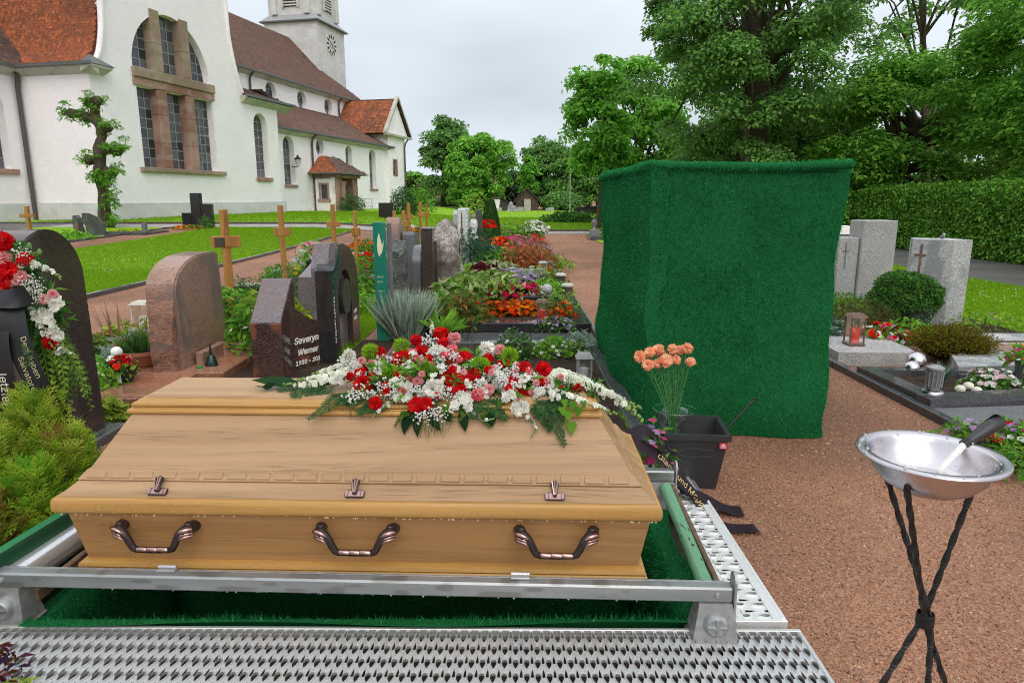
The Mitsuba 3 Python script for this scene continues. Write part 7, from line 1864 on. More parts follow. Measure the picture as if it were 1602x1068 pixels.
RX, RYF = 1.225, 0.475
for i, y in enumerate((-RYF, RYF)):
    rl = ld('rail', rbox(-RX, RX, y - 0.022, y + 0.022, 0.186, 0.238, 0.006), 'm_rail')
    put(rl + '__top_flange', mv(rbox(-RX + 0.02, RX - 0.02, y + 0.0225, y + 0.034, 0.226, 0.234, 0.002), LC, RZ), 'm_cast')
    for x in ((-0.63, 0.545) if i == 0 else (-0.63, 0.545)):
        ck_ = ld('strap_clamp', rbox(x - 0.032, x + 0.032, y + (0.0 if i == 0 else -0.026), y + (0.026 if i == 0 else 0.0), 0.2385, 0.247, 0.002), 'm_cast')
        put(ck_ + '__pin', mv(cyl((x - 0.03, y + 0.018 * (1 - 2 * i), 0.251), (x + 0.03, y + 0.018 * (1 - 2 * i), 0.251), 0.005, n=8), LC, RZ), 'm_stainless')
    for s_ in (-1, 1):
        x = s_ * (RX - 0.055)
        ft = ld('corner_casting', hull([(x + sx_ * w, y + sy_ * d, z) for w, d, z in ((0.072, 0.05, 0.06), (0.070, 0.048, 0.078), (0.054, 0.030, 0.155), (0.052, 0.026, 0.1855)) for sx_ in (-1, 1) for sy_ in (-1, 1)]), 'm_cast', 30)
        sy_ = -1 if i == 0 else 1
        yb = y + sy_ * 0.041
        put(ft + '__hub', mv(mv(lathe([(0.0, 0.020), (0.030, 0.020), (0.036, 0.014), (0.040, 0.0), (0.042, -0.03)], 24), (x, yb, 0.122), rx=(np.pi / 2 if i == 0 else -np.pi / 2)), LC, RZ), 'm_cast', 30)
        yf = yb + sy_ * 0.0205
        for a in (0, 1):
            put(ft + '__hub_cross', mv(mv(rbox(-0.030 if a == 0 else -0.005, 0.030 if a == 0 else 0.005, -0.003, 0.003, -0.005 if a == 0 else -0.030, 0.005 if a == 0 else 0.030, 0.001), (x, yf, 0.122)), LC, RZ), 'm_rail')
        put(ft + '__base_lip', mv(rbox(x - 0.078, x + 0.078, y - 0.055, y + 0.055, 0.050, 0.0605, 0.003), LC, RZ), 'm_cast')
        pl = [(y - 0.05, 0.06), (y + 0.05, 0.06), (y + 0.03, 0.17), (y + 0.03, 0.254)] + [(y + 0.03 * math.cos(q), 0.254 + 0.03 * math.sin(q)) for q in np.linspace(0.2, np.pi - 0.2, 8)] + [(y - 0.03, 0.254), (y - 0.03, 0.17)]
        put(ft + '__end_plate', mv(ext(Polygon(pl), 0.007, (s_ * RX + (0.001 if s_ > 0 else -0.001), 0, 0), (0, 1, 0), (0, 0, 1), (s_, 0, 0)), LC, RZ), 'm_cast')
        put(ft + '__bolt', mv(mv(lathe([(0, 0.008), (0.009, 0.006), (0.011, 0)], 10), (s_ * (RX - 0.05), y + sy_ * 0.0225, 0.214), rx=(np.pi / 2 if i == 0 else -np.pi / 2)), LC, RZ), 'm_cast', 30)
ld('roller', cyl((-RX + 0.03, -RYF + 0.05, 0.168), (-RX + 0.06, RYF - 0.05, 0.168), 0.052, n=28), 'm_roller', 40)
ld('roller', cyl((RX - 0.055, -RYF + 0.05, 0.168), (RX - 0.045, RYF - 0.05, 0.168), 0.027, n=24), 'm_worn_green', 40)
ld('side_bar', rbox(RX - 0.022, RX - 0.004, -RYF + 0.03, RYF - 0.03, 0.138, 0.182, 0.004), 'm_rust')
ld('side_bar', rbox(-RX + 0.10, -RX + 0.125, -RYF + 0.03, RYF - 0.03, 0.10, 0.145, 0.004), 'm_rust')
for x in (-0.63, 0.545):
    ld('strap', tube([(x, -RYF + 0.03, 0.237), (x, -RYF + 0.06, 0.21), (x, -RYF + 0.14, 0.150), (x, 0, 0.146), (x, RYF - 0.14, 0.150), (x, RYF - 0.06, 0.21), (x, RYF - 0.03, 0.237)], 0.03, 8, flat=0.08, twist=0), 'm_matte', color=(0.03, 0.03, 0.03))
for i, x in enumerate((-0.98, 0.80)):
    t = thing('support_beam', ['dark timber beam across the grave under the foot end of the coffin', 'dark timber beam across the grave under the right end of the coffin'][i], 'beam')
    part(t, 'beam', mv(rbox(x - 0.05, x + 0.05, -0.16, 0.52, 0.02, 0.144, 0.005), LC, RZ), 'm_timber')
    part(t, 'metal_strip', mv(box(x + 0.052, x + 0.058, -0.16, 0.52, 0.09, 0.112), LC, RZ), 'm_cast')
    for q in (0.522,):
        part(t, 'end_block', mv(rbox(x - 0.05, x + 0.05, q, q + 0.048, -0.03, 0.10, 0.004), LC, RZ), 'm_timber')

# ------------------------------------------------------------------ the coffin
CF = thing('coffin', 'pale oak coffin with moulded lid and dark copper handles resting over the open grave', 'coffin')
CC, CR = np.array([-0.522, 2.475, 0.0]), -0.030


def cf(name, m, mt, smooth=False, **kw): return part(CF, name, mv(m, CC, CR), mt, smooth, **kw)


HX, HY = 1.03, 0.36


def loft(prof, cap=True):
    r = np.array([(sx_ * (HX - e), sy_ * (HY - e), z) for e, z in prof for sx_, sy_ in ((-1, -1), (1, -1), (1, 1), (-1, 1))])
    n = len(prof); f = []
    for i in range(n - 1):
        for j in range(4):
            a, b, c, d = i * 4 + j, i * 4 + (j + 1) % 4, (i + 1) * 4 + (j + 1) % 4, (i + 1) * 4 + j
            f += [[a, b, c], [a, c, d]]
    k = (n - 1) * 4
    if cap: f += [[k, k + 1, k + 2], [k, k + 2, k + 3], [0, 2, 1], [0, 3, 2]]
    return tm(r, f)


def ring_prof(e0, z0, r, n=7):
    """half-round nosing, bulging outwards, from z0 to z0 + 2r"""
    return [(e0 - r * math.cos(a) * 0.9, z0 + r + r * math.sin(a)) for a in np.linspace(-np.pi / 2, np.pi / 2, n)]


cf('base_moulding', loft([(0.060, 0.150)] + ring_prof(0.045, 0.154, 0.015) + [(0.037, 0.188), (0.042, 0.200), (0.058, 0.208)]), 'm_oak_trim', 30)
cf('body', loft([(0.064, 0.207), (0.032, 0.402)]), 'm_oak_body')
cf('lid_rim', loft([(0.05, 0.398), (0.012, 0.400)] + [(0.012 - 0.024 * math.sin(a) ** 0.8 * 0.5, 0.402 + 0.056 * (1 - math.cos(a)) / 2) for a in np.linspace(0.3, np.pi - 0.25, 9)] + [(0.018, 0.459), (0.05, 0.462)]), 'm_oak_trim', 35)
fl0 = [(0.016, 0.4595), (0.036, 0.474), (0.060, 0.494), (0.064, 0.497)]
cf('lid_flare', loft(fl0 + [(0.066, 0.4965), (0.12, 0.4966)], False), 'm_oak')
cf('dentil_band', loft([(0.067, 0.4967), (0.063, 0.5002), (0.0625, 0.503), (0.084, 0.5290), (0.088, 0.5295), (0.10, 0.531)], False), 'm_oak')
cf('lid_flank', loft([(0.0885, 0.5225), (0.0905, 0.528), (0.2, 0.700), (0.24, 0.7005)], False), 'm_oak')
cf('moulding', loft([(0.22, 0.698)] + ring_prof(0.193, 0.6985, 0.009) + [(0.2, 0.717), (0.201, 0.7195)] + ring_prof(0.205, 0.72, 0.0085) + [(0.215, 0.7375), (0.22, 0.742), (0.235, 0.7455)], False), 'm_oak_trim', 30)
cf('lid_top', loft([(0.232, 0.744), (0.236, 0.7525), (0.242, 0.7565), (0.27, 0.7585)]), 'm_oak')
sl = unit(np.array([0.0215, 0.0260]))    # slope of the dentil band (inwards, up)
nx_ = 23
for i in range(nx_):
    x0 = -HX + 0.092 + i * (2 * (HX - 0.092)) / nx_
    x1 = x0 + (2 * (HX - 0.092)) / nx_ - 0.013
    for sy_ in (-1, 1):
        pts = []
        for (x, k, d) in [(xx, kk, dd_) for xx in (x0, x1) for kk in (0.004, 0.030) for dd_ in (0.0, 0.004)]:
            ins = 0.0 if d == 0 else 0.0025
            xx = x + (ins if x == x0 else -ins); kk = k + (ins if k < 0.01 else -ins)
            e = 0.0625 + sl[0] * kk - sl[1] * d; z = 0.503 + sl[1] * kk + sl[0] * d
            pts.append((xx, sy_ * (HY - e), z))
        cf('dentil_block', hull(pts), 'm_oak')
# handles
hxs = (-0.685, 0.005, 0.682)
for x in hxs:
    for sy_ in (-1, 1):
        yb = sy_ * (HY - 0.042)
        yo = sy_ * (HY + 0.012)
        ym = sy_ * (HY - 0.01)
        grp = uniq(CF + '__handle'); labels.setdefault(grp, {})
        for s_ in (-1, 1):
            arm = tube([(x + s_ * 0.126, yb, 0.350), (x + s_ * 0.120, ym, 0.352), (x + s_ * 0.106, yo, 0.350), (x + s_ * 0.094, yo, 0.340), (x + s_ * 0.084, yo, 0.322), (x + s_ * 0.074, yo, 0.300), (x + s_ * 0.067, yo, 0.288), (x + s_ * 0.056, yo, 0.284)], [0.020, 0.020, 0.017, 0.0145, 0.013, 0.0125, 0.012, 0.0105], 12)
            put(grp + '__arm', mv(arm, CC, CR), 'm_dark_copper', True)
            for k_ in range(3):
                zt = (0.358, 0.344, 0.334)[k_]
                lip = tube([(x + s_ * 0.136, sy_ * (HY + 0.006), zt), (x + s_ * 0.122, sy_ * (HY + 0.018), zt + 0.001), (x + s_ * 0.106, sy_ * (HY + 0.023), zt - 0.002), (x + s_ * 0.094, sy_ * (HY + 0.022), zt - 0.011)], [(0.009, 0.0095, 0.0075, 0.003), (0.005, 0.0055, 0.0045, 0.002), (0.005, 0.0055, 0.0045, 0.002)][k_], 8)
                put(grp + '__shell', mv(lip, CC, CR), 'm_copper', True)
            put(grp + '__boss', mv(ball((x + s_ * 0.118, sy_ * (HY - 0.010), 0.369), (0.013, 0.013, 0.008), 2), CC, CR), 'm_dark_copper', True)
        put(grp + '__grip', mv(tube([(x - 0.060, yo, 0.284), (x, yo + sy_ * 0.001, 0.2825), (x + 0.060, yo, 0.284)], 0.011, 10), CC, CR), 'm_dark_copper', True)
        for q in (-0.039, 0, 0.039):
            put(grp + '__grip_shell', mv(tube([(x + q * 0.92 - 0.0165, yo + sy_ * 0.003, 0.2855), (x + q * 0.92 + 0.0165, yo + sy_ * 0.003, 0.2855)], 0.0102, 10), CC, CR), 'm_copper', True)
# lid screws with fan-shaped caps
for x in (-0.672, 0.002, 0.675):
    for sy_ in (-1, 1):
        grp = uniq(CF + '__lid_clasp'); labels.setdefault(grp, {})
        nd = unit(np.array([0, sy_ * -1.0, 0])); o_ = np.array([x, sy_ * (HY - 0.030), 0.4735]); U_ = unit(np.array([0, sy_ * -0.024, 0.020])); N_ = unit(np.array([0, sy_ * 0.020, 0.024])); X_ = np.array([1.0, 0, 0])
        pl = Polygon([(-0.034, -0.007), (-0.028, -0.013), (0.028, -0.013), (0.034, -0.007), (0.034, 0.009), (0.028, 0.015), (-0.028, 0.015), (-0.034, 0.009)])
        put(grp + '__plate', mv(chamfered(pl, 0.005, o_, X_, U_, N_, 0.002), CC, CR), 'm_dark_copper')
        for q0, q1 in ((-0.031, -0.0225), (-0.0205, 0.0205), (0.0225, 0.031)):
            put(grp + '__plate_face', mv(chamfered(sbox(q0, -0.0095, q1, 0.0115), 0.004, o_ + N_ * 0.0045, X_, U_, N_, 0.0018), CC, CR), 'm_copper')
        fan = np.array([o_ + X_ * a + U_ * b + N_ * c_ for a, b, c_ in ((-0.004, -0.006, 0.006), (0.004, -0.006, 0.006), (-0.007, 0.0, 0.016), (0.007, 0, 0.016), (-0.015, 0.045, 0.016), (0.015, 0.045, 0.016), (0, 0.052, 0.02), (-0.012, 0.04, 0.026), (0.012, 0.04, 0.026), (0, 0.044, 0.03), (-0.005, 0.0, 0.006), (0.005, 0.0, 0.006))])
        put(grp + '__fan', mv(hull(fan), CC, CR), 'm_dark_copper')
        for a in (-0.006, 0, 0.006):
            put(grp + '__fan_rib', mv(tube(np.array([o_ + X_ * a * 0.4 + N_ * 0.019, o_ + X_ * a * 1.6 + U_ * 0.042 + N_ * 0.031]), 0.0022, 5), CC, CR), 'm_copper')
# drops of rain along the lower edges
rngd = R_(410)
dr_ = [ball((rngd.uniform(-HX + 0.02, HX - 0.02), -HY + 0.002 + 0.004 * rngd.random(), 0.4005), 0.0026 * (0.7 + 0.6 * rngd.random()), 1) for _ in range(60)] + [ball((rngd.uniform(-HX + 0.02, HX - 0.02), -HY - 0.0105, 0.41 + 0.04 * rngd.random()), 0.0014, 1) for _ in range(50)]
cf('rain_drops', cat(dr_), 'm_petal', True, color=(0.7, 0.62, 0.45), kind='stuff')
dr_ = [ball((rngd.uniform(-RX + 0.03, RX - 0.1), -RYF - 0.018 + 0.01 * rngd.random(), 0.185), 0.0028 * (0.7 + 0.6 * rngd.random()), 1) for _ in range(46)]
ld('rain_drops', cat(dr_), 'm_petal', True, color=(0.55, 0.56, 0.56), kind='stuff')

# ------------------------------------------------------------------ flower arrangement on the coffin
FA = thing('flower_arrangement', 'flower arrangement of red and white carnations lying on the coffin lid', 'flower arrangement')
FC = np.array([-0.22, 2.50, 0.70])


def fn_(p):
    d = np.asarray(p, float) - FC
    return unit(np.array([d[0] * 0.8, d[1] * 1.0 - 0.16, max(d[2], 0.05) * 1.1]))


mound(FA, 'foliage', (-0.26, 2.475, 0.752), (0.34, 0.125, 0.105), 1100, 0.038, 0.35, G_DARK + G_MID[:2], 420, spread=0.9)
mound(FA, 'foliage', (0.12, 2.45, 0.752), (0.24, 0.10, 0.035), 420, 0.036, 0.35, G_DARK + G_MID[:2], 421, spread=0.9)
part(FA, 'base', mv(hull([(a, b, z) for a, b, z in ((-0.34, -0.09, 0), (0.34, -0.09, 0), (0.34, 0.09, 0), (-0.34, 0.09, 0), (-0.28, -0.05, 0.07), (0.28, -0.05, 0.07), (0.28, 0.05, 0.07), (-0.28, 0.05, 0.07))]), (-0.22, 2.48, 0.757), CR), 'm_matte', color=(0.02, 0.06, 0.02))
sd_ = 430
REDC = [(0.60, 0.010, 0.014), (0.66, 0.018, 0.016), (0.50, 0.006, 0.012)]
WC = [(0.76, 0.74, 0.68), (0.8, 0.79, 0.74), (0.72, 0.72, 0.62)]
PC = [(0.72, 0.16, 0.20), (0.76, 0.28, 0.28), (0.62, 0.06, 0.10)]
for p, r in [((-0.496, 2.521, 0.875), 0.0218), ((-0.409, 2.488, 0.855), 0.0359), ((-0.342, 2.530, 0.880), 0.0243), ((-0.367, 2.578, 0.910), 0.0222), ((-0.535, 2.377, 0.794), 0.0323), ((-0.475, 2.298, 0.749), 0.0224), ((-0.333, 2.289, 0.744), 0.0268), ((-0.298, 2.295, 0.747), 0.0224), ((-0.276, 2.608, 0.929), 0.0299), ((-0.263, 2.566, 0.902), 0.0221), ((-0.180, 2.494, 0.859), 0.0288), ((-0.225, 2.482, 0.852), 0.0215), ((-0.191, 2.374, 0.792), 0.0460), ((-0.232, 2.401, 0.807), 0.0302), ((-0.138, 2.419, 0.816), 0.0257), ((-0.091, 2.494, 0.859), 0.0192), ((0.045, 2.452, 0.834), 0.0237), ((0.113, 2.446, 0.831), 0.0283), ((0.009, 2.377, 0.794), 0.0300), ((-0.029, 2.473, 0.846), 0.0167)]:
    sd_ += 1; carnation(FA, 'red_carnation', np.asarray(p) + fn_(p) * 0.010, fn_(p), r * 1.12, REDC, sd_)
for p, r in [((-0.280, 2.512, 0.869), 0.0386), ((-0.279, 2.355, 0.781), 0.0366), ((-0.095, 2.536, 0.884), 0.0316), ((-0.044, 2.386, 0.799), 0.0301), ((-0.492, 2.437, 0.826), 0.0306), ((-0.614, 2.503, 0.864), 0.0289)]:
    sd_ += 1; carnation(FA, 'white_carnation', np.asarray(p) + fn_(p) * 0.010, fn_(p), r * 1.14, WC, sd_)
for p, r in [((-0.351, 2.461, 0.840), 0.0190), ((-0.374, 2.401, 0.807), 0.0186), ((-0.336, 2.389, 0.800), 0.0185), ((-0.374, 2.515, 0.871), 0.0193), ((-0.223, 2.587, 0.915), 0.0223), ((-0.226, 2.533, 0.882), 0.0194), ((-0.212, 2.443, 0.829), 0.0212), ((-0.068, 2.437, 0.826), 0.0188), ((-0.049, 2.533, 0.882), 0.0194), ((-0.123, 2.333, 0.768), 0.0204), ((-0.085, 2.355, 0.781), 0.0183), ((0.002, 2.431, 0.823), 0.0141), ((0.170, 2.410, 0.811), 0.0117), ((-0.477, 2.494, 0.859), 0.0144), ((-0.554, 2.482, 0.852), 0.0143), ((-0.299, 2.458, 0.838), 0.0166)]:
    sd_ += 1; carnation(FA, 'pink_spray_carnation', np.asarray(p) + fn_(p) * 0.012, fn_(p), r * 1.2, PC, sd_, edge=(0.78, 0.52, 0.5) if sd_ % 2 else None)
for p, r in [((-0.528, 2.524, 0.876), 0.0291), ((-0.437, 2.416, 0.815), 0.0350), ((-0.306, 2.434, 0.824), 0.0306), ((-0.418, 2.551, 0.893), 0.0269), ((-0.014, 2.506, 0.866), 0.0289), ((-0.123, 2.449, 0.833), 0.0378)]:
    sd_ += 1; green_ball(FA, 'green_pompon_flower', np.asarray(p) + fn_(p) * 0.008, r, sd_)
for p, r in [((-0.381, 2.347, 0.776), 0.0410), ((-0.180, 2.303, 0.752), 0.0404), ((-0.018, 2.325, 0.764), 0.0294), ((0.020, 2.286, 0.743), 0.0357), ((0.086, 2.339, 0.772), 0.0273), ((0.138, 2.328, 0.765), 0.0272), ((-0.568, 2.443, 0.829), 0.0330), ((-0.607, 2.404, 0.808), 0.0279), ((-0.406, 2.380, 0.795), 0.0277), ((-0.364, 2.320, 0.761), 0.0271), ((-0.535, 2.416, 0.815), 0.0234)]:
    sd_ += 1; rng = R_(sd_); n = 9
    P = np.asarray(p) + fn_(p) * 0.015 + sphere_dirs(rng, n) * r * 0.6
    m1, c1 = florets(P, np.array([fn_(p)] * n) + rng.normal(0, 0.3, (n, 3)), r * 0.55, WHT, rng, 6, 0.3)
    m2, c2 = florets(P + fn_(p) * r * 0.15, np.array([fn_(p)] * n) + rng.normal(0, 0.3, (n, 3)), r * 0.35, WHT, rng, 5, 0.9)
    part(FA, 'white_stock_flower', cat(m1, m2), 'm_petal', color=np.vstack([c1, c2]))
for path, r0, r1, n in (([(-0.389, 2.310, 0.773), (-0.424, 2.300, 0.748), (-0.467, 2.285, 0.718), (-0.485, 2.280, 0.703)], 0.014, 0.007, 14), ([(-0.171, 2.282, 0.749), (-0.141, 2.290, 0.716), (-0.109, 2.275, 0.693), (-0.073, 2.270, 0.692), (-0.058, 2.270, 0.706)], 0.014, 0.006, 18),
                        ([(0.011, 2.286, 0.752), (0.042, 2.274, 0.721), (0.069, 2.270, 0.687), (0.082, 2.250, 0.666), (0.066, 2.238, 0.643)], 0.013, 0.006, 16), ([(0.104, 2.440, 0.803), (0.198, 2.440, 0.794), (0.291, 2.420, 0.772), (0.376, 2.400, 0.730), (0.430, 2.390, 0.696), (0.471, 2.380, 0.655)], 0.025, 0.011, 76),
                        ([(0.118, 2.500, 0.803), (0.191, 2.500, 0.793), (0.274, 2.480, 0.773), (0.344, 2.460, 0.744), (0.414, 2.440, 0.710), (0.475, 2.420, 0.687)], 0.024, 0.010, 60), ([(0.085, 2.360, 0.773), (0.153, 2.350, 0.766), (0.222, 2.306, 0.758), (0.285, 2.266, 0.744), (0.366, 2.320, 0.699)], 0.019, 0.009, 34),
                        ([(-0.584, 2.460, 0.828), (-0.654, 2.450, 0.806), (-0.723, 2.440, 0.799), (-0.794, 2.440, 0.789)], 0.018, 0.009, 34), ([(-0.588, 2.420, 0.809), (-0.668, 2.410, 0.792), (-0.750, 2.410, 0.782), (-0.832, 2.410, 0.782)], 0.017, 0.008, 34),
                        ([(-0.617, 2.500, 0.832), (-0.690, 2.500, 0.812), (-0.751, 2.500, 0.798)], 0.018, 0.009, 24), ([(-0.296, 2.600, 0.920), (-0.310, 2.600, 0.953), (-0.316, 2.600, 0.991)], 0.012, 0.006, 9)):
    sd_ += 1; sprig(FA, 'white_flower_spike', path, r0, r1, n, sd_, [(0.74, 0.77, 0.64), (0.80, 0.81, 0.74)] if n > 20 else WHT)
for p, r in [((-0.593, 2.470, 0.845), 0.0333), ((-0.452, 2.380, 0.795), 0.0369), ((-0.440, 2.485, 0.853), 0.0287), ((-0.246, 2.270, 0.734), 0.0355), ((-0.296, 2.270, 0.711), 0.0289), ((-0.333, 2.347, 0.776), 0.0228), ((-0.230, 2.339, 0.772), 0.0273), ((-0.436, 2.352, 0.779), 0.0320), ((-0.156, 2.455, 0.836), 0.0237), ((-0.096, 2.410, 0.811), 0.0233), ((-0.129, 2.366, 0.787), 0.0230), ((-0.545, 2.325, 0.764), 0.0271), ((-0.515, 2.347, 0.776), 0.0274), ((-0.381, 2.455, 0.836), 0.0237), ((-0.264, 2.470, 0.845), 0.0238), ((-0.231, 2.500, 0.862), 0.0192), ((-0.309, 2.560, 0.898), 0.0245), ((-0.026, 2.425, 0.820), 0.0211)]:
    sd_ += 1; gypsophila(FA, np.asarray(p) + 0.022 * fn_(p), (r * 1.5, r * 1.2, r * 1.2), 46, sd_)
# small filler flowers and leaves packed between the large heads
rng = R_(560)
xs = np.concatenate([rng.uniform(-0.60, 0.16, 120), rng.uniform(0.0, 0.26, 26)])
for i, x in enumerate(xs):
    w_ = max(0.15, 1 - ((x + 0.26) / 0.50) ** 2)
    a_f = rng.uniform(-0.15, 1.0) * np.pi / 2
    rr_ = 0.72 + 0.3 * rng.random()
    p = np.array([x, 2.47 - 0.175 * w_ ** 0.5 * math.cos(a_f) * rr_ - 0.03 * x, 0.768 + 0.125 * w_ * max(0.0, math.sin(a_f)) * rr_])
    if i % 5 == 0:
        carnation(FA, 'pink_spray_carnation', p, fn_(p), 0.0135, PC, 900 + i, edge=(0.78, 0.52, 0.5) if i % 2 else None)
    elif i % 5 == 1:
        carnation(FA, 'red_carnation', p, fn_(p), 0.0165, REDC, 900 + i)
    elif i % 5 == 2:
        m1, c1 = florets(p + sphere_dirs(rng, 7) * 0.014, np.array([fn_(p)] * 7) + rng.normal(0, 0.3, (7, 3)), 0.0095, WHT, rng, 6, 0.3)
        part(FA, 'white_stock_flower', m1, 'm_petal', color=c1)
    elif i % 5 == 3:
        gypsophila(FA, p, (0.022, 0.018, 0.018), 30, 900 + i)
    else:
        q = sphere_dirs(rng, 6)
        part(FA, 'leaf_tuft', kites(np.tile(p, (6, 1)), q + fn_(p), rng.normal(size=(6, 3)), 0.04, 0.014), 'm_leaf', color=rep(pick(rng, G_MID + G_LIGHT, 6), 4))
DKL = (0.016, 0.05, 0.020)
blade_leaf(FA, 'broad_leaf', [(-0.790, 2.460, 0.769), (-0.857, 2.450, 0.776), (-0.912, 2.440, 0.786), (-0.960, 2.430, 0.796)], 0.075, (0.03, 0.085, 0.035), (0, 1, 0.25))
for a in ([(-0.357, 2.286, 0.724), (-0.366, 2.280, 0.696), (-0.374, 2.265, 0.670), (-0.376, 2.260, 0.644)], [(-0.326, 2.286, 0.729), (-0.331, 2.280, 0.696), (-0.331, 2.262, 0.667), (-0.329, 2.257, 0.636)], [(-0.288, 2.282, 0.730), (-0.279, 2.280, 0.703), (-0.265, 2.265, 0.680), (-0.247, 2.260, 0.658)], [(-0.230, 2.282, 0.718), (-0.222, 2.270, 0.706), (-0.215, 2.262, 0.690)],
          [(-0.176, 2.282, 0.730), (-0.172, 2.280, 0.707), (-0.166, 2.262, 0.685), (-0.162, 2.257, 0.655)], [(-0.080, 2.278, 0.720), (-0.073, 2.270, 0.699), (-0.069, 2.260, 0.672)], [(-0.870, 2.420, 0.784), (-0.909, 2.410, 0.778), (-0.938, 2.400, 0.783)]):
    blade_leaf(FA, 'lance_leaf', a, 0.036, DKL, (1, 0, 0))
for a, w, c_, sd2 in (([(-0.002, 2.420, 0.809), (0.056, 2.400, 0.819), (0.113, 2.380, 0.819)], 0.05, (0.22, 0.34, 0.06), (0, 1, 0.6)), ([(-0.048, 2.340, 0.778), (0.009, 2.320, 0.782), (0.052, 2.310, 0.764)], 0.035, (0.11, 0.24, 0.03), (0, 1, 0.4)), ([(-0.211, 2.560, 0.878), (-0.179, 2.550, 0.885), (-0.144, 2.540, 0.873)], 0.035, (0.13, 0.27, 0.035), (0, 1, 0.5)),
                      ([(-0.226, 2.290, 0.751), (-0.236, 2.282, 0.730), (-0.248, 2.280, 0.703)], 0.03, (0.10, 0.22, 0.03), (1, 0, 0)), ([(-0.396, 2.360, 0.801), (-0.405, 2.330, 0.781), (-0.381, 2.320, 0.775)], 0.03, (0.09, 0.2, 0.03), (1, 0, 0)), ([(-0.002, 2.320, 0.765), (-0.043, 2.300, 0.753), (-0.047, 2.280, 0.731)], 0.03, (0.08, 0.17, 0.03), (1, 0, 0)),
                      ([(-0.507, 2.500, 0.857), (-0.531, 2.500, 0.872), (-0.551, 2.500, 0.862)], 0.03, (0.10, 0.22, 0.03), (0, 1, 0.5))):
    blade_leaf(FA, 'green_leaf', a, w, c_, sd2)
ivy = Polygon([(0, 0), (0.012, -0.006), (0.02, 0.006), (0.013, 0.014), (0.012, 0.022), (0.0, 0.04), (-0.012, 0.022), (-0.013, 0.014), (-0.02, 0.006), (-0.012, -0.006)])
for i, (p, s_, an) in enumerate((((0.193, 2.270, 0.722), 1.0, 0.3), ((0.211, 2.278, 0.750), 0.85, -0.5), ((0.181, 2.294, 0.754), 0.8, 0.9), ((0.231, 2.270, 0.734), 0.9, -0.9), ((0.205, 2.270, 0.678), 1.15, 0.1), ((0.247, 2.286, 0.752), 0.7, 0.5), ((0.171, 2.270, 0.734), 0.8, 0.8))):
    m_ = ext(ivy, 0.0008, (0, 0, 0), (1, 0, 0), (0, -0.48, -0.88), (0, 0.88, -0.48))
    part(FA, 'ivy_leaf', mv(m_, np.asarray(p) + [0, -0.012, 0.01], an * 0.5, s=s_ * 0.95), 'm_leaf', color=[(0.16, 0.36, 0.04), (0.11, 0.27, 0.03)][i % 2])
for i, a in enumerate(([(0.101, 2.360, 0.758), (0.126, 2.270, 0.734), (0.157, 2.254, 0.674), (0.182, 2.222, 0.621)], [(0.084, 2.322, 0.760), (0.105, 2.274, 0.721), (0.135, 2.250, 0.666)], [(0.140, 2.360, 0.758), (0.153, 2.270, 0.734), (0.175, 2.258, 0.687)], [(0.119, 2.400, 0.766), (0.167, 2.322, 0.760), (0.209, 2.278, 0.750)], [(-0.597, 2.400, 0.766), (-0.617, 2.322, 0.755), (-0.653, 2.280, 0.731), (-0.708, 2.265, 0.701)], [(-0.568, 2.380, 0.776), (-0.581, 2.330, 0.758), (-0.606, 2.294, 0.750)], [(-0.557, 2.380, 0.772), (-0.554, 2.320, 0.754), (-0.586, 2.300, 0.743)],
                      [(-0.636, 2.420, 0.780), (-0.719, 2.380, 0.767), (-0.794, 2.360, 0.758)], [(-0.664, 2.440, 0.784), (-0.777, 2.420, 0.770), (-0.853, 2.400, 0.766)], [(-0.128, 2.340, 0.759), (-0.136, 2.290, 0.728), (-0.131, 2.270, 0.706)], [(-0.105, 2.340, 0.755), (-0.058, 2.290, 0.728), (-0.020, 2.265, 0.701)], [(-0.251, 2.326, 0.759), (-0.317, 2.300, 0.724), (-0.359, 2.280, 0.707)], [(-0.457, 2.338, 0.760), (-0.485, 2.300, 0.734), (-0.539, 2.285, 0.718)])):
    frond(FA, 'cedar_frond', a, 0.045 if i != 8 else 0.05, 34, [(0.05, 0.13, 0.05), (0.08, 0.18, 0.07)], 500 + i, 0.004, side=(0, -0.5, 0.8))
for i, a in enumerate(([(-0.181, 2.298, 0.753), (-0.169, 2.280, 0.719), (-0.184, 2.265, 0.689)], [(-0.362, 2.300, 0.724), (-0.392, 2.270, 0.699), (-0.407, 2.262, 0.672)], [(-0.102, 2.278, 0.731), (-0.096, 2.270, 0.699), (-0.080, 2.262, 0.672)], [(0.385, 2.400, 0.693), (0.406, 2.380, 0.670), (0.420, 2.360, 0.638)])):
    frond(FA, 'trailing_twig', a, 0.02, 16, [(0.12, 0.2, 0.04), (0.08, 0.15, 0.03)], 520 + i, 0.007)

# ------------------------------------------------------------------ green turf screen over the earth heap
TS = thing('turf_screen', 'tall box-shaped screen draped in dark green artificial turf on the gravel path', 'screen')
X0s, X1s, Y0s, Y1s, ZT = 0.795, 1.945, 4.03, 6.18, 1.63


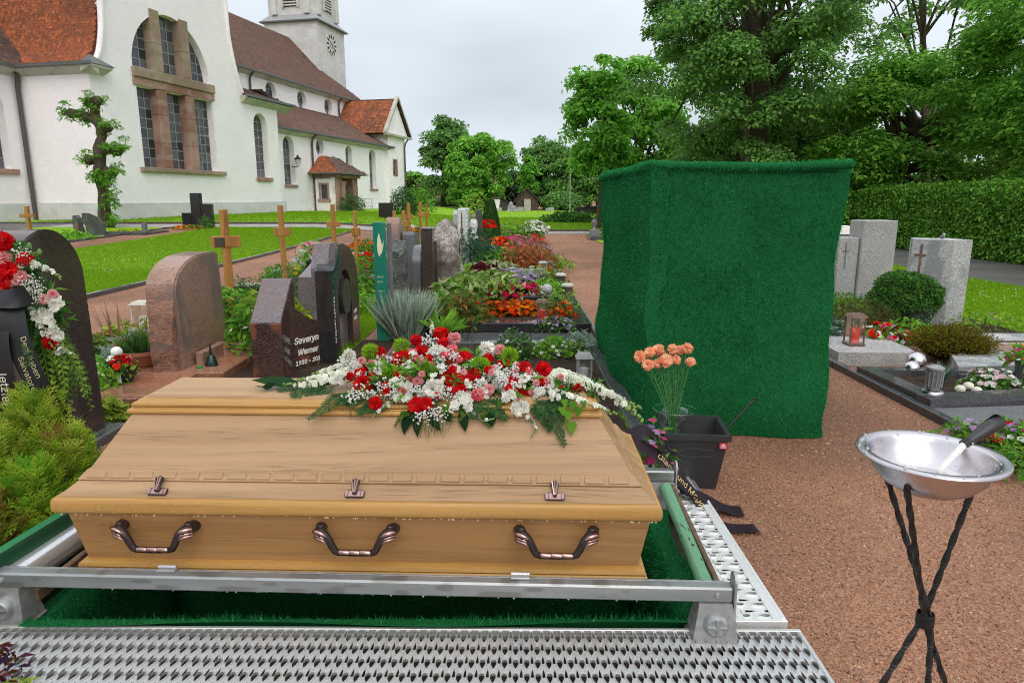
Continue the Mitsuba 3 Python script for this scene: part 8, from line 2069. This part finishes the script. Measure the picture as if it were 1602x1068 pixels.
def drape(x0, y0, x1, y1, seed, amp=0.030):
    L = math.hypot(x1 - x0, y1 - y0); nxx, nyy = (y1 - y0) / L, -(x1 - x0) / L

    def f(u, v):
        s = u * L
        w = amp * (np.sin(s * 5.2 + seed + 1.4 * np.sin(v * 3.1 + seed)) * (0.35 + 0.65 * (1 - v)) + 1.5 * (meshkit.fbm(np.stack([s * 1.7, v * 2.2, 0 * s + seed], 1), 3) - 0.5))
        w = w * np.clip(4 * u * (1 - u), 0, 1) ** 0.6
        lean = lambda cx_, cy_: (-0.045 * np.sin(np.pi * v) ** 2 * (1 if cx_ > 1 else -0.3) + 0.030 * np.sin(v * 9 + 3 * cx_ + cy_) * (1 - v) + 0.016 * np.sin(v * 19 + 2 * cx_) * (1 - v), 0.03 * np.sin(v * 6 + 2 * cy_ + cx_) * (1 - v))
        (lx0, ly0), (lx1, ly1) = lean(x0, y0), lean(x1, y1)
        # corners bulge and lean irregularly with height
        x = x0 + (x1 - x0) * u + nxx * w + lx0 * (1 - u) + lx1 * u
        y = y0 + (y1 - y0) * u + nyy * w + ly0 * (1 - u) + ly1 * u
        z = ZT * v + (0.03 * (meshkit.noise(np.stack([s * 3, 0 * s, 0 * s + seed], 1)) - 0.5)) * (1 - v)
        return np.stack([x, y, np.maximum(z, 0.004)], 1)
    return grid_surface(f, max(8, int(L * 22)), 46)


sides = [drape(X0s, Y0s, X1s, Y0s, 1.0), drape(X1s, Y0s, X1s, Y1s, 2.3), drape(X1s, Y1s, X0s, Y1s, 3.1), drape(X0s, Y1s, X0s, Y0s, 4.2, 0.03)]
for m_, nm, lab in zip(sides, ('front_panel', 'right_panel', 'back_panel', 'left_panel'), range(4)):
    n_ = np.cross(m_.vertices[m_.faces[:, 1]] - m_.vertices[m_.faces[:, 0]], m_.vertices[m_.faces[:, 2]] - m_.vertices[m_.faces[:, 0]])
    out = m_.vertices.mean(0) - np.array([(X0s + X1s) / 2, (Y0s + Y1s) / 2, 0.8])
    if (n_ @ out).mean() < 0: m_.faces = m_.faces[:, ::-1]
    k_ = part(TS, nm, m_, 'm_turf_cloth', True)
    pm, pc = pile(m_, [26000, 12000, 8000, 17000][lab], 0.013, TURF, 600 + lab, 0.0026)
    put(k_ + '__pile', pm, 'm_leaf', color=pc, kind='stuff')
# the side sheet is folded a hand's breadth round the near left corner
fm = drape(X0s, Y0s, X1s, Y0s, 1.0)
nv_ = 46
keep = (fm.faces % 1 == 0).all(1) & (fm.faces.max(1) < 3 * nv_)
fv = np.array(fm.vertices); fv[:, 1] -= 0.014; fv[2 * nv_:3 * nv_, 0] += 0.014 * np.sin(np.arange(nv_) * 0.5) + 0.01 * np.sin(np.arange(nv_) * 1.7)
ff = fm.faces[keep]
if np.cross(fv[ff[:, 1]] - fv[ff[:, 0]], fv[ff[:, 2]] - fv[ff[:, 0]])[:, 1].mean() > 0: ff = ff[:, ::-1]
k_ = part(TS, 'corner_fold', tm(fv, ff), 'm_turf_cloth', True)
pm, pc = pile(tm(fv, ff), 24000, 0.013, TURF, 611, 0.0026)
put(k_ + '__pile', pm, 'm_leaf', color=pc, kind='stuff')
part(TS, 'top_panel', box(X0s, X1s, Y0s, Y1s, ZT - 0.03, ZT - 0.012), 'm_turf_cloth')
roll = [(X0s, Y1s, ZT), (X0s - 0.005, 5.4, ZT + 0.006), (X0s, 4.6, ZT), (X0s + 0.004, Y0s + 0.06, ZT + 0.008), (X0s + 0.02, Y0s + 0.004, ZT + 0.010), (X0s + 0.08, Y0s - 0.006, ZT + 0.004), (1.1, Y0s - 0.008, ZT), (1.4, Y0s - 0.010, ZT - 0.005), (1.7, Y0s - 0.008, ZT + 0.002), (X1s - 0.08, Y0s - 0.006, ZT + 0.008), (X1s - 0.02, Y0s + 0.004, ZT + 0.010), (X1s - 0.004, Y0s + 0.06, ZT + 0.010), (X1s, 4.6, ZT), (X1s, Y1s, ZT)]
from scipy.interpolate import CubicSpline
rp = CubicSpline(np.linspace(0, 1, len(roll)), np.array(roll))(np.linspace(0, 1, 120))
rm = tube(rp, 0.024 + 0.002 * np.sin(np.linspace(0, 40, 120)), 10)
k_ = part(TS, 'rolled_edge', rm, 'm_turf_cloth', True)
pm, pc = pile(rm, 34000, 0.010, TURF + TURF[1:2] + TURF[4:], 610, 0.0026)
put(k_ + '__pile', pm, 'm_leaf', color=pc, kind='stuff')

# ------------------------------------------------------------------ holy water bowl on its stand
BC = np.array([0.880, 1.355, 0.925])
ST = thing('bowl_stand', 'black wrought iron three-legged stand of twisted crossing bars', 'stand')
XC = np.array([0.912, 1.35, 0.54])
for f_, tp, o_ in (((0.60, 1.27, 0.0), (1.005, 1.375, BC[2] - 0.035), (0.004, 0.012)), ((1.13, 1.33, 0.0), (0.797, 1.29, BC[2] - 0.045), (-0.006, -0.010)), ((0.885, 1.22, 0.0), (0.815, 1.40, BC[2] - 0.06), (0.010, -0.008))):
    n = 110; k_ = np.linspace(0, 1, n)[:, None]; mid = XC + np.array([*o_, 0.0])
    km = 0.60
    pth = np.where(k_ < km, np.array(f_) + (mid - f_) * np.clip(k_ / km, 0, 1), mid + (np.array(tp) - mid) * np.clip((k_ - km) / (1 - km), 0, 1))
    for _ in range(10): pth[1:-1] = (pth[:-2] + pth[1:-1] + pth[2:]) / 3
    part(ST, 'leg', tube(pth, 0.0070, 4, twist=30), 'm_iron')
    part(ST, 'foot', lathe([(0, 0), (0.015, 0), (0.012, 0.01), (0, 0.012)], 10, f_), 'm_iron')
part(ST, 'clasp', lathe([(0.017, 0.525), (0.019, 0.53), (0.019, 0.552), (0.017, 0.557)], 16, (XC[0], XC[1], 0)), 'm_iron', 40)
BW = thing('holy_water_bowl', 'round stainless steel bowl of holy water resting on the iron stand', 'bowl')
BS_ = 0.82
prof = [(0.0, -0.088), (0.055, -0.088), (0.075, -0.085), (0.105, -0.068), (0.128, -0.042), (0.140, -0.014), (0.144, -0.002), (0.150, 0.003), (0.166, 0.006), (0.1725, 0.003), (0.174, -0.001), (0.1725, -0.0045),
        (0.166, -0.004), (0.151, -0.0), (0.146, -0.007), (0.142, -0.017), (0.130, -0.046), (0.107, -0.072), (0.076, -0.0885), (0.055, -0.0915), (0, -0.0915)]
prof = [(a * BS_, b * 0.86) for a, b in prof]
part(BW, 'basin', lathe(prof[::-1], 64, BC), 'm_stainless', 40)
scene['m_water'] = {'type': 'thindielectric', 'int_ior': 1.33}
part(BW, 'water', mv(lathe([(0.1290 * BS_, -0.0365), (0.08 * BS_, -0.0363), (0.0, -0.0362)], 48), BC), 'm_water')
rngd = R_(620)
drp = []
for _ in range(46):
    q, r_ = rngd.uniform(0, 6.28), rngd.uniform(0.128, 0.17)
    zz_ = np.interp(r_, [0.128, 0.140, 0.144, 0.15, 0.166, 0.172], [-0.036, -0.012, -0.002, 0.003, 0.005, 0.003])
    drp.append(ball(BC + [r_ * BS_ * math.cos(q), r_ * BS_ * math.sin(q), zz_], 0.0022 * (0.6 + rngd.random()), 1))
part(BW, 'rain_drops', cat(drp), 'm_gloss', True, color=(0.4, 0.4, 0.4), kind='stuff')
AS = thing('holy_water_sprinkler', 'holy water sprinkler with dark handle lying across the steel bowl', 'sprinkler')
a0, a1, a2 = np.array((0.902, 1.360, 0.879)), np.array((0.984, 1.410, 0.924)), np.array((1.051, 1.430, 0.959))
part(AS, 'shaft', tube([a0, a1], [0.0065, 0.0075], 10), 'm_satin', 40, color=(0.62, 0.62, 0.60))
d_ = unit(a2 - a1)
part(AS, 'collar', tube([a1, a1 + d_ * 0.012], [0.011, 0.011], 12), 'm_iron', 40)
part(AS, 'handle', tube([a1 + d_ * 0.0125, a1 + d_ * 0.03, a1 + d_ * 0.07, a1 + d_ * 0.105, a2 - d_ * 0.004, a2], [0.009, 0.0115, 0.0155, 0.0165, 0.013, 0.005], 14), 'm_black_plastic', True)
part(AS, 'hook', tube([a2, a2 + d_ * 0.012 + [0, 0, 0.006], a2 + d_ * 0.012 + [0.0, 0, 0.016]], [0.004, 0.004, 0.003], 8), 'm_cast', True)

# ------------------------------------------------------------------ black tub with carnations
TB = thing('planter_tub', 'black square plastic tub standing in front of the green screen', 'tub')
tc = np.array([0.937, 3.375, 0.0]); tr_ = -0.10
def tb(name, m, mt, smooth=False, **kw): return part(TB, name, mv(m, tc, tr_), mt, smooth, **kw)
def tub_wall(w0, w1, z0, z1, th):
    out = []
    for k_ in range(4):
        pts = []
        for w, z in ((w0, z0), (w1, z1)):
            for sx_ in (-1, 1):
                for o in (0, th):
                    pts.append((sx_ * (w - o), -(w - o), z))
        out.append(mv(hull(pts), (0, 0, 0), k_ * np.pi / 2))
    return out
for m_ in tub_wall(0.112, 0.152, 0.0, 0.285, 0.008): tb('side', m_, 'm_black_plastic')
for m_ in tub_wall(0.163, 0.166, 0.272, 0.302, 0.024): tb('rim', m_, 'm_black_plastic')
tb('bottom', rbox(-0.112, 0.112, -0.112, 0.112, 0.0, 0.012, 0.003), 'm_black_plastic')
for s_ in (1, -1):
    q = np.linspace(0.02, np.pi - 0.02, 20)
    for sg in (1, -1):
        z_ = 0.20 + sg * 0.022 * np.sin(q)
        tb('relief_line', tube(np.stack([0.10 * np.cos(q), -(0.112 + 0.04 * z_ / 0.285) - 0.001, z_], 1), 0.0022, 6), 'm_black_plastic', True)
    break
lbk = tb('label', rbox(0.105, 0.146, -0.169, -0.1655, 0.236, 0.268, 0.001), 'm_satin', color=(0.42, 0.02, 0.03), label='small red label with white marks')
for i in range(2): tb('label_print', box(0.112, 0.138, -0.1702, -0.1691, 0.243 + i * 0.010, 0.247 + i * 0.010), 'm_matte', color=(0.7, 0.6, 0.6))
tb('label_print', box(0.121, 0.129, -0.1702, -0.1691, 0.258, 0.264), 'm_matte', color=(0.7, 0.6, 0.6))
t = thing('cable', 'thin grey ring of hose lying inside the black tub', 'hose')
part(t, 'loop', mv(tube([(0.07 * math.cos(q), 0.06 * math.sin(q) + 0.03, 0.16 + 0.02 * math.sin(q)) for q in np.linspace(0, 2 * np.pi, 33)], 0.004, 6, cap=False), tc, tr_), 'm_lead', True)
part(t, 'end', mv(tube([(-0.07, 0.03, 0.16), (-0.08, 0.03, 0.02)], 0.004, 6), tc, tr_), 'm_lead', True)
VS = thing('grave_vase', 'clear glass cone vase with a flat rim standing in the black tub', 'vase')
vb = np.array([0.845, 3.40, 0.012])
part(VS, 'cone', lathe([(0.0, 0.12), (0.018, 0.12), (0.045, 0.24), (0.058, 0.345), (0.075, 0.362), (0.108, 0.367)], 40, vb), 'm_pane', True)
part(VS, 'rim', tube([vb + [0.108 * math.cos(q), 0.108 * math.sin(q), 0.367] for q in np.linspace(0, 2 * np.pi, 49)], 0.0018, 6, cap=False), 'm_pane', True)
part(VS, 'spike', cyl(vb + [0, 0, 0.0], vb + [0, 0, 0.118], 0.006, 0.016, 10), 'm_lead', 40)
CB = thing('carnation_bunch', 'bunch of salmon orange carnations standing in the glass vase', 'flowers')
rng = R_(640)
for i, (p, r) in enumerate([((0.643, 3.360, 0.670), .030), ((0.682, 3.340, 0.631), .029), ((0.706, 3.420, 0.679), .028), ((0.755, 3.440, 0.692), .028), ((0.774, 3.340, 0.655), .033), ((0.735, 3.360, 0.633), .024), ((0.826, 3.420, 0.696), .027), ((0.841, 3.400, 0.644), .024), ((0.874, 3.440, 0.688), .026), ((0.902, 3.420, 0.700), .028), ((0.906, 3.360, 0.643), .024), ((0.777, 3.460, 0.660), .025)]):
    p = np.asarray(p)
    N = unit(np.array([(p[0] - 0.84) * 1.6, (p[1] - 3.4) * 2 - 0.25, 0.28]))
    carnation(CB, 'carnation', p, N, r * 1.08, PEACH, 650 + i)
    ft = vb + np.array([rng.normal(0, 0.010), rng.normal(0, 0.010), 0.16])
    nk = vb + np.array([(p[0] - vb[0]) * 0.22, (p[1] - vb[1]) * 0.25, 0.36])
    sp = np.array([ft, nk, (nk + p) / 2 + [0, 0, 0.01], p - N * r * 0.7])
    st_ = part(CB, 'stem', tube(sp, 0.0032, 6), 'm_leaf', True, color=(0.13, 0.34, 0.13))
    put(st_ + '__calyx', tube([p - N * r * 0.95, p - N * r * 0.25], [0.005, 0.011], 8), 'm_leaf', True, color=(0.17, 0.38, 0.12))
    k_ = rng.random(24)
    P_ = np.stack([np.interp(np.sort(k_), np.linspace(0, 1, 4), sp[:, j]) for j in range(3)], 1)
    put(st_ + '__leaf_blades', kites(P_, np.column_stack([rng.normal(0, 0.5, (24, 2)), np.ones(24)]), rng.normal(size=(24, 3)), 0.055, 0.005), 'm_leaf', color=(0.12, 0.32, 0.12), kind='stuff')
t = thing('trowel_stick', 'thin black rod leaning out of the black tub', 'rod')
part(t, 'rod', tube([(1.03, 3.40, 0.04), (1.127, 3.430, 0.255), (1.292, 3.500, 0.403)], [0.005, 0.006, 0.0065], 8), 'm_iron', True)
part(t, 'tip', ball((1.292, 3.500, 0.403), 0.009, 1), 'm_iron', True)

# ------------------------------------------------------------------ ribbons on the ground, wreath with ribbons, conifers
RB = thing('ribbon', 'violet black funeral ribbon with gold lettering trailing over the grating onto the gravel', 'ribbon')
pth = [(0.553, 3.050, 0.362), (0.615, 3.000, 0.305), (0.694, 2.980, 0.238), (0.775, 2.970, 0.166), (0.860, 2.960, 0.075), (0.914, 2.850, 0.033), (0.964, 2.800, 0.009), (1.032, 2.790, -0.004), (1.090, 2.800, -0.009)]
pth = np.array(pth); zt = np.array([0.34, 0.32, 0.27, 0.18, 0.085, 0.03, 0.018, 0.022, 0.014])
pth[:, 2] = zt
at_, L_, m_ = strip(pth, 0.066, 60, [(0.35, 0.75, 0.5)] * 2 + [(0.5, 0.8, 0.3)] * 2 + [(0.75, 0.62, 0.2), (0.7, 0.7, 0.1), (0.45, 0.9, 0.1), (0.15, 1, 0.1), (0.1, 1, 0.1)])
part(RB, 'tail', m_, 'm_ribbon_violet', True)
p2 = np.array([(0.781, 2.990, 0.132), (0.883, 2.990, 0.074), (0.982, 2.980, 0.040), (1.080, 2.970, 0.045)]); p2[:, 2] = [0.12, 0.085, 0.035, 0.016]
at2, L2, m2 = strip(p2, 0.085, 24, [(0.2, 1, 0.1)] * 4)
part(RB, 'tail', m2, 'm_ribbon_violet', True)
p3 = np.array([(0.530, 3.100, 0.370), (0.605, 3.080, 0.320), (0.668, 3.050, 0.274), (0.718, 3.030, 0.269)]); p3[:, 2] = [0.30, 0.36, 0.35, 0.27]
at3, L3, m3 = strip(p3, 0.11, 24, [(0.3, 0.9, 0.4), (0.2, 0.9, 0.5), (0.1, 0.8, -0.2), (0.4, 0.8, 0.3)])
part(RB, 'bow', m3, 'm_ribbon_violet', True)
ribbon_text(RB, at_, 'Gianni und Magda', 0.030, 0.20 * L_, -0.014, d=0.003, sgn=1, vs=1)

WR = thing('wreath_spray', 'tall flower spray of red and white carnations with hanging greenery at the left edge', 'flower arrangement')
WCN = np.array([-2.28, 3.0, 1.0])
def wn(p): 
    d = np.asarray(p, float) - (WCN + [0, 0.3, 0]); return unit(d)
for p, r in [((-2.170, 2.930, 1.275), 0.0435), ((-2.086, 2.930, 1.199), 0.0328), ((-2.158, 2.930, 1.152), 0.0494), ((-2.183, 2.930, 1.100), 0.0385), ((-2.019, 2.930, 0.833), 0.0364)]:
    sd_ += 1; carnation(WR, 'red_carnation', p, wn(p), r, REDC, sd_)
for p, r in [((-2.175, 2.930, 1.202), 0.0355), ((-2.204, 2.930, 1.053), 0.0387), ((-2.113, 2.930, 1.125), 0.0275), ((-2.026, 2.930, 1.022), 0.0249), ((-1.984, 2.930, 1.045), 0.0221), ((-2.157, 2.930, 1.050), 0.0193), ((-2.165, 2.930, 1.092), 0.0193), ((-2.136, 2.930, 1.100), 0.0193)]:
    sd_ += 1; carnation(WR, 'pink_spray_carnation', p, wn(p), r, PC, sd_, edge=(0.78, 0.52, 0.5))
for p, r in [((-1.986, 2.930, 1.006), 0.0388), ((-2.062, 2.930, 0.944), 0.0278), ((-2.027, 2.930, 0.955), 0.0278), ((-2.013, 2.930, 0.893), 0.0279), ((-1.989, 2.930, 0.861), 0.0252), ((-2.014, 2.930, 0.924), 0.0251), ((-2.102, 2.930, 1.182), 0.0246), ((-2.095, 2.930, 1.056), 0.0221), ((-1.993, 2.930, 0.796), 0.0225)]:
    sd_ += 1; rng = R_(sd_); n = 9
    P = np.asarray(p) + sphere_dirs(rng, n) * r * 0.6
    m1, c1 = florets(P, np.array([wn(p)] * n) + rng.normal(0, 0.3, (n, 3)), r * 0.6, WHT, rng, 6, 0.3)
    part(WR, 'white_stock_flower', m1, 'm_petal', color=c1)
for p, r in [((-2.059, 2.930, 1.059), 0.0386), ((-2.072, 2.930, 1.100), 0.0330), ((-2.049, 2.930, 1.031), 0.0277), ((-2.090, 2.930, 1.223), 0.0273)]:
    sd_ += 1; gypsophila(WR, p, (r * 1.5, r * 1.3, r * 1.5), 60, sd_)
for path, r0, r1, n in (([(-2.097, 2.950, 1.175), (-2.025, 2.930, 1.161), (-1.972, 2.920, 1.142), (-1.923, 2.910, 1.111)], 0.02, 0.008, 22), ([(-2.069, 2.950, 0.991), (-2.022, 2.930, 0.932), (-1.979, 2.920, 0.849), (-1.936, 2.910, 0.789)], 0.018, 0.008, 26), ([(-2.111, 2.950, 0.986), (-2.069, 2.930, 0.932), (-2.033, 2.920, 0.863), (-1.998, 2.910, 0.809)], 0.018, 0.008, 22), ([(-1.994, 2.920, 0.821), (-1.958, 2.910, 0.794), (-1.926, 2.910, 0.780), (-1.910, 2.910, 0.774)], 0.012, 0.008, 10)):
    sd_ += 1; sprig(WR, 'white_flower_spike', path, r0, r1, n, sd_, [(0.74, 0.77, 0.64), (0.80, 0.81, 0.74)])
for a in ([(-2.141, 2.950, 1.214), (-2.092, 2.930, 1.231), (-2.049, 2.920, 1.254)], [(-2.121, 2.950, 1.203), (-2.064, 2.930, 1.215), (-2.009, 2.920, 1.227)]):
    k_ = part(WR, 'bud_stem', tube(a, 0.004, 6), 'm_leaf', color=(0.2, 0.33, 0.14))
    put(k_ + '__bud', mv(ball((0, 0, 0), (0.009, 0.009, 0.014), 1), a[-1]), 'm_leaf', True, color=(0.25, 0.4, 0.16))
rng = R_(700)
for i in range(46):
    a = np.array([(-2.127, 3.020, 0.917), (-2.086, 3.000, 0.803), (-2.051, 2.980, 0.690), (-2.047, 2.970, 0.588)])
    off = np.array([rng.normal(0, 0.055), rng.normal(0, 0.04), rng.normal(0, 0.06)])
    k_ = np.array([0.2, 0.6, 1.0, 1.15])[:, None]
    frond(WR, 'cedar_frond', a + off * k_, 0.05, 26, [(0.20, 0.33, 0.05), (0.27, 0.40, 0.08), (0.12, 0.24, 0.05)] if i % 4 else [(0.05, 0.13, 0.04), (0.08, 0.17, 0.05)], 710 + i, 0.0045, side=(0.5, -1, 0.2))
mound(WR, 'foliage', np.array((-2.228, 3.050, 1.114)), (0.09, 0.08, 0.14), 450, 0.05, 0.35, G_DARK + G_MID, 760, spread=0.9)
mound(WR, 'foliage', np.array((-2.155, 3.060, 0.910)), (0.11, 0.08, 0.16), 500, 0.055, 0.3, G_DARK + G_MID, 761, spread=0.9)
for i, a in enumerate(([(-2.147, 2.980, 1.206), (-2.156, 2.960, 1.235), (-2.172, 2.950, 1.263)], [(-2.115, 2.970, 1.151), (-2.122, 2.950, 1.194), (-2.123, 2.940, 1.231)])):
    blade_leaf(WR, 'broad_leaf', a, 0.06, (0.06, 0.15, 0.05), (0.5, 0, 1))
part(WR, 'easel', cat(tube([(-2.248, 3.080, 0.965), (-2.2, 3.12, 0.0)], 0.012, 6), tube([(-2.306, 3.080, 0.965), (-2.45, 3.15, 0.0)], 0.012, 6), tube([(-2.274, 3.100, 1.080), (-2.35, 3.42, 0.0)], 0.012, 6)), 'm_iron')
WRB = thing('ribbon', 'wide black funeral ribbon with lettering hanging from the flower spray at the left edge', 'ribbon')
bw = np.array([(-2.250, 2.900, 1.021), (-2.165, 2.880, 1.030), (-2.110, 2.880, 1.035), (-2.065, 2.900, 1.049)])
_, _, m_ = strip(bw, 0.085, 24, [(0, 0.3, 1), (0, 0.5, 0.9), (0, 0.2, 1), (0, -0.2, 1)])
part(WRB, 'bow', m_, 'm_ribbon', True)
r1 = np.array([(-2.160, 2.900, 0.999), (-2.120, 2.860, 0.889), (-2.076, 2.840, 0.760), (-2.032, 2.830, 0.638), (-1.992, 2.850, 0.504), (-1.978, 2.880, 0.417)])
at1, L1, m_ = strip(r1, 0.115, 50, [(0.9, 0.3, 0.1), (1, 0.0, 0.25), (0.92, -0.1, 0.40), (0.9, 0.05, 0.40), (0.9, 0.1, 0.42), (0.9, 0.1, 0.42)])
part(WRB, 'tail', m_, 'm_ribbon', True)
r2 = np.array([(-2.215, 2.900, 0.999), (-2.202, 2.860, 0.889), (-2.191, 2.840, 0.760), (-2.187, 2.840, 0.640), (-2.209, 2.860, 0.519), (-2.235, 2.900, 0.386)])
at2_, L2_, m_ = strip(r2, 0.115, 50, [(1, 0.25, 0.0), (1, 0.0, 0.05), (1, -0.15, 0.12), (1, 0.05, 0.1), (1, 0.1, 0.1), (1, 0.1, 0.1)])
part(WRB, 'tail', m_, 'm_ribbon', True)
GOLDT = (0.42, 0.38, 0.2)
ribbon_text(WRB, at1, 'Dem lieben', 0.026, 0.24 * L1, 0.016, d=0.003, sgn=1, vs=1, color=GOLDT)
ribbon_text(WRB, at1, 'Salvatore', 0.026, 0.36 * L1, -0.028, d=0.003, sgn=1, vs=1, color=GOLDT)
ribbon_text(WRB, at2_, 'letzter', 0.037, 0.46 * L2_, -0.014, d=0.003, sgn=1, vs=1, color=(0.6, 0.58, 0.5))

# green steel edging and the conifers behind it
GE = thing('grave_shoring_panel', 'dark green painted steel edging panel at the left end of the grave', 'panel')
part(GE, 'plate', mv(rbox(-0.012, 0.012, -0.75, 0.75, -0.02, 0.272, 0.003), (-1.70, 2.47, 0), -0.10), 'm_green_steel')
part(GE, 'top_flange', mv(rbox(-0.020, 0.014, -0.75, 0.75, 0.273, 0.285, 0.003), (-1.70, 2.47, 0), -0.10), 'm_gloss', color=(0.025, 0.17, 0.075))


def cypress_bush(label, c, h, r, n, cols, seed):
    t = thing('conifer_bush', label, 'bush')
    rng = R_(seed)
    c = np.asarray(c, float)
    k = rng.random(n) ** 0.8; a = rng.uniform(0, 2 * np.pi, n)
    rr = r * (1 - k) ** 0.6 * (0.7 + 0.5 * meshkit.noise(np.stack([np.cos(a) * 2, np.sin(a) * 2, k * 4], 1) + seed)) + 0.015
    P = c + np.stack([np.cos(a) * rr, np.sin(a) * rr, 0.02 + h * k * 0.92], 1)
    D = unit(np.stack([np.cos(a) * 0.75, np.sin(a) * 0.75, 0.55 + 0.9 * k], 1) + rng.normal(0, 0.2, (n, 3)))
    N = unit(np.cross(D, rng.normal(size=(n, 3)) * 0.4 + np.stack([-np.sin(a), np.cos(a), 0 * a], 1)))
    S = np.cross(D, N)
    L = 0.085 * (0.7 + 0.6 * rng.random(n))
    col = pick(rng, cols, n, 0.14)
    ms, cs = [kites(P - D * L[:, None] * 0.6, D, N, L * 1.7, L * 0.12)], [col]
    for q in np.linspace(-0.35, 0.8, 6):
        for sg in (-1, 1):
            d2 = unit(D * 0.8 + sg * S * 0.75 + rng.normal(0, 0.12, (n, 3)))
            l2 = L * (0.62 - 0.42 * max(q, 0))
            ms.append(kites(P + D * (L * q)[:, None], d2, N, l2, l2 * 0.20)); cs.append(col)
            ms.append(kites(P + D * (L * q)[:, None] + d2 * (l2 * 0.4)[:, None], unit(d2 + D * 0.8), N, l2 * 0.5, l2 * 0.13)); cs.append(col)
    part(t, 'sprays', cat(ms), 'm_leaf', color=np.vstack([rep(q, 4) for q in cs]))
    part(t, 'trunk', tube([c - [0, 0, 0.05], c + [0, 0, h * 0.8]], [0.02, 0.006], 6), 'm_bark')


CYL = [(0.34, 0.50, 0.045), (0.44, 0.56, 0.06), (0.52, 0.58, 0.10), (0.24, 0.40, 0.045)]
CYB = [(0.34, 0.22, 0.06), (0.27, 0.25, 0.05), (0.30, 0.15, 0.05)]
cypress_bush('yellow-green conifer bush below the black ribbon, its top in front of it', (-2.04, 2.80, 0.05), 0.58, 0.15, 620, CYL, 800)
cypress_bush('yellow-green conifer bush nearest to the coffin, brownish inside', (-1.89, 2.74, 0.04), 0.42, 0.115, 520, CYL + CYB[:1], 801)
cypress_bush('green conifer bush at the left edge of the picture', (-2.13, 2.58, 0.05), 0.52, 0.16, 560, CYL, 802)
cypress_bush('brown-tinged conifer bush low at the left edge', (-2.00, 2.38, 0.03), 0.28, 0.12, 420, CYB + CYL[:1], 803)
cypress_bush('bright green conifer bush behind the steel edging', (-1.90, 2.54, 0.03), 0.36, 0.12, 420, CYL[:2] + G_LIGHT[:1], 804)
mound(thing('low_conifer', 'low conifer foliage in the shade under the conifer bushes', 'bush'), 'foliage', (-1.97, 2.62, 0.0), (0.26, 0.4, 0.2), 1500, 0.05, 0.2, CYL, 805)
t = thing('heather_plant', 'dark red and violet leafed plant in the lower left corner', 'plant')
mound(t, 'foliage', (-1.50, 1.71, 0.02), (0.09, 0.10, 0.19), 300, 0.035, 0.4, [(0.16, 0.03, 0.03), (0.09, 0.03, 0.06), (0.06, 0.03, 0.08), (0.12, 0.05, 0.02)], 806)
mound(t, 'foliage', (-1.42, 1.67, 0.02), (0.07, 0.07, 0.09), 120, 0.045, 0.4, G_YEL + [(0.2, 0.05, 0.03)], 807)
t = thing('grave_kerb', 'dark polished kerb beam running from the round-topped headstone behind the coffin', 'kerb')
part(t, 'beam', hull([(x, y, z) for x, y in ((-2.25, 3.35), (-2.13, 3.28), (-1.25, 4.55), (-1.38, 4.62)) for z in (-0.03, 0.10)]), 'm_dark_brown_stone')
part(t, 'edge_strip', hull([(x, y, z) for x, y in ((-2.125, 3.275), (-2.105, 3.262), (-1.225, 4.535), (-1.245, 4.548)) for z in (-0.03, 0.098)]), 'm_cast')
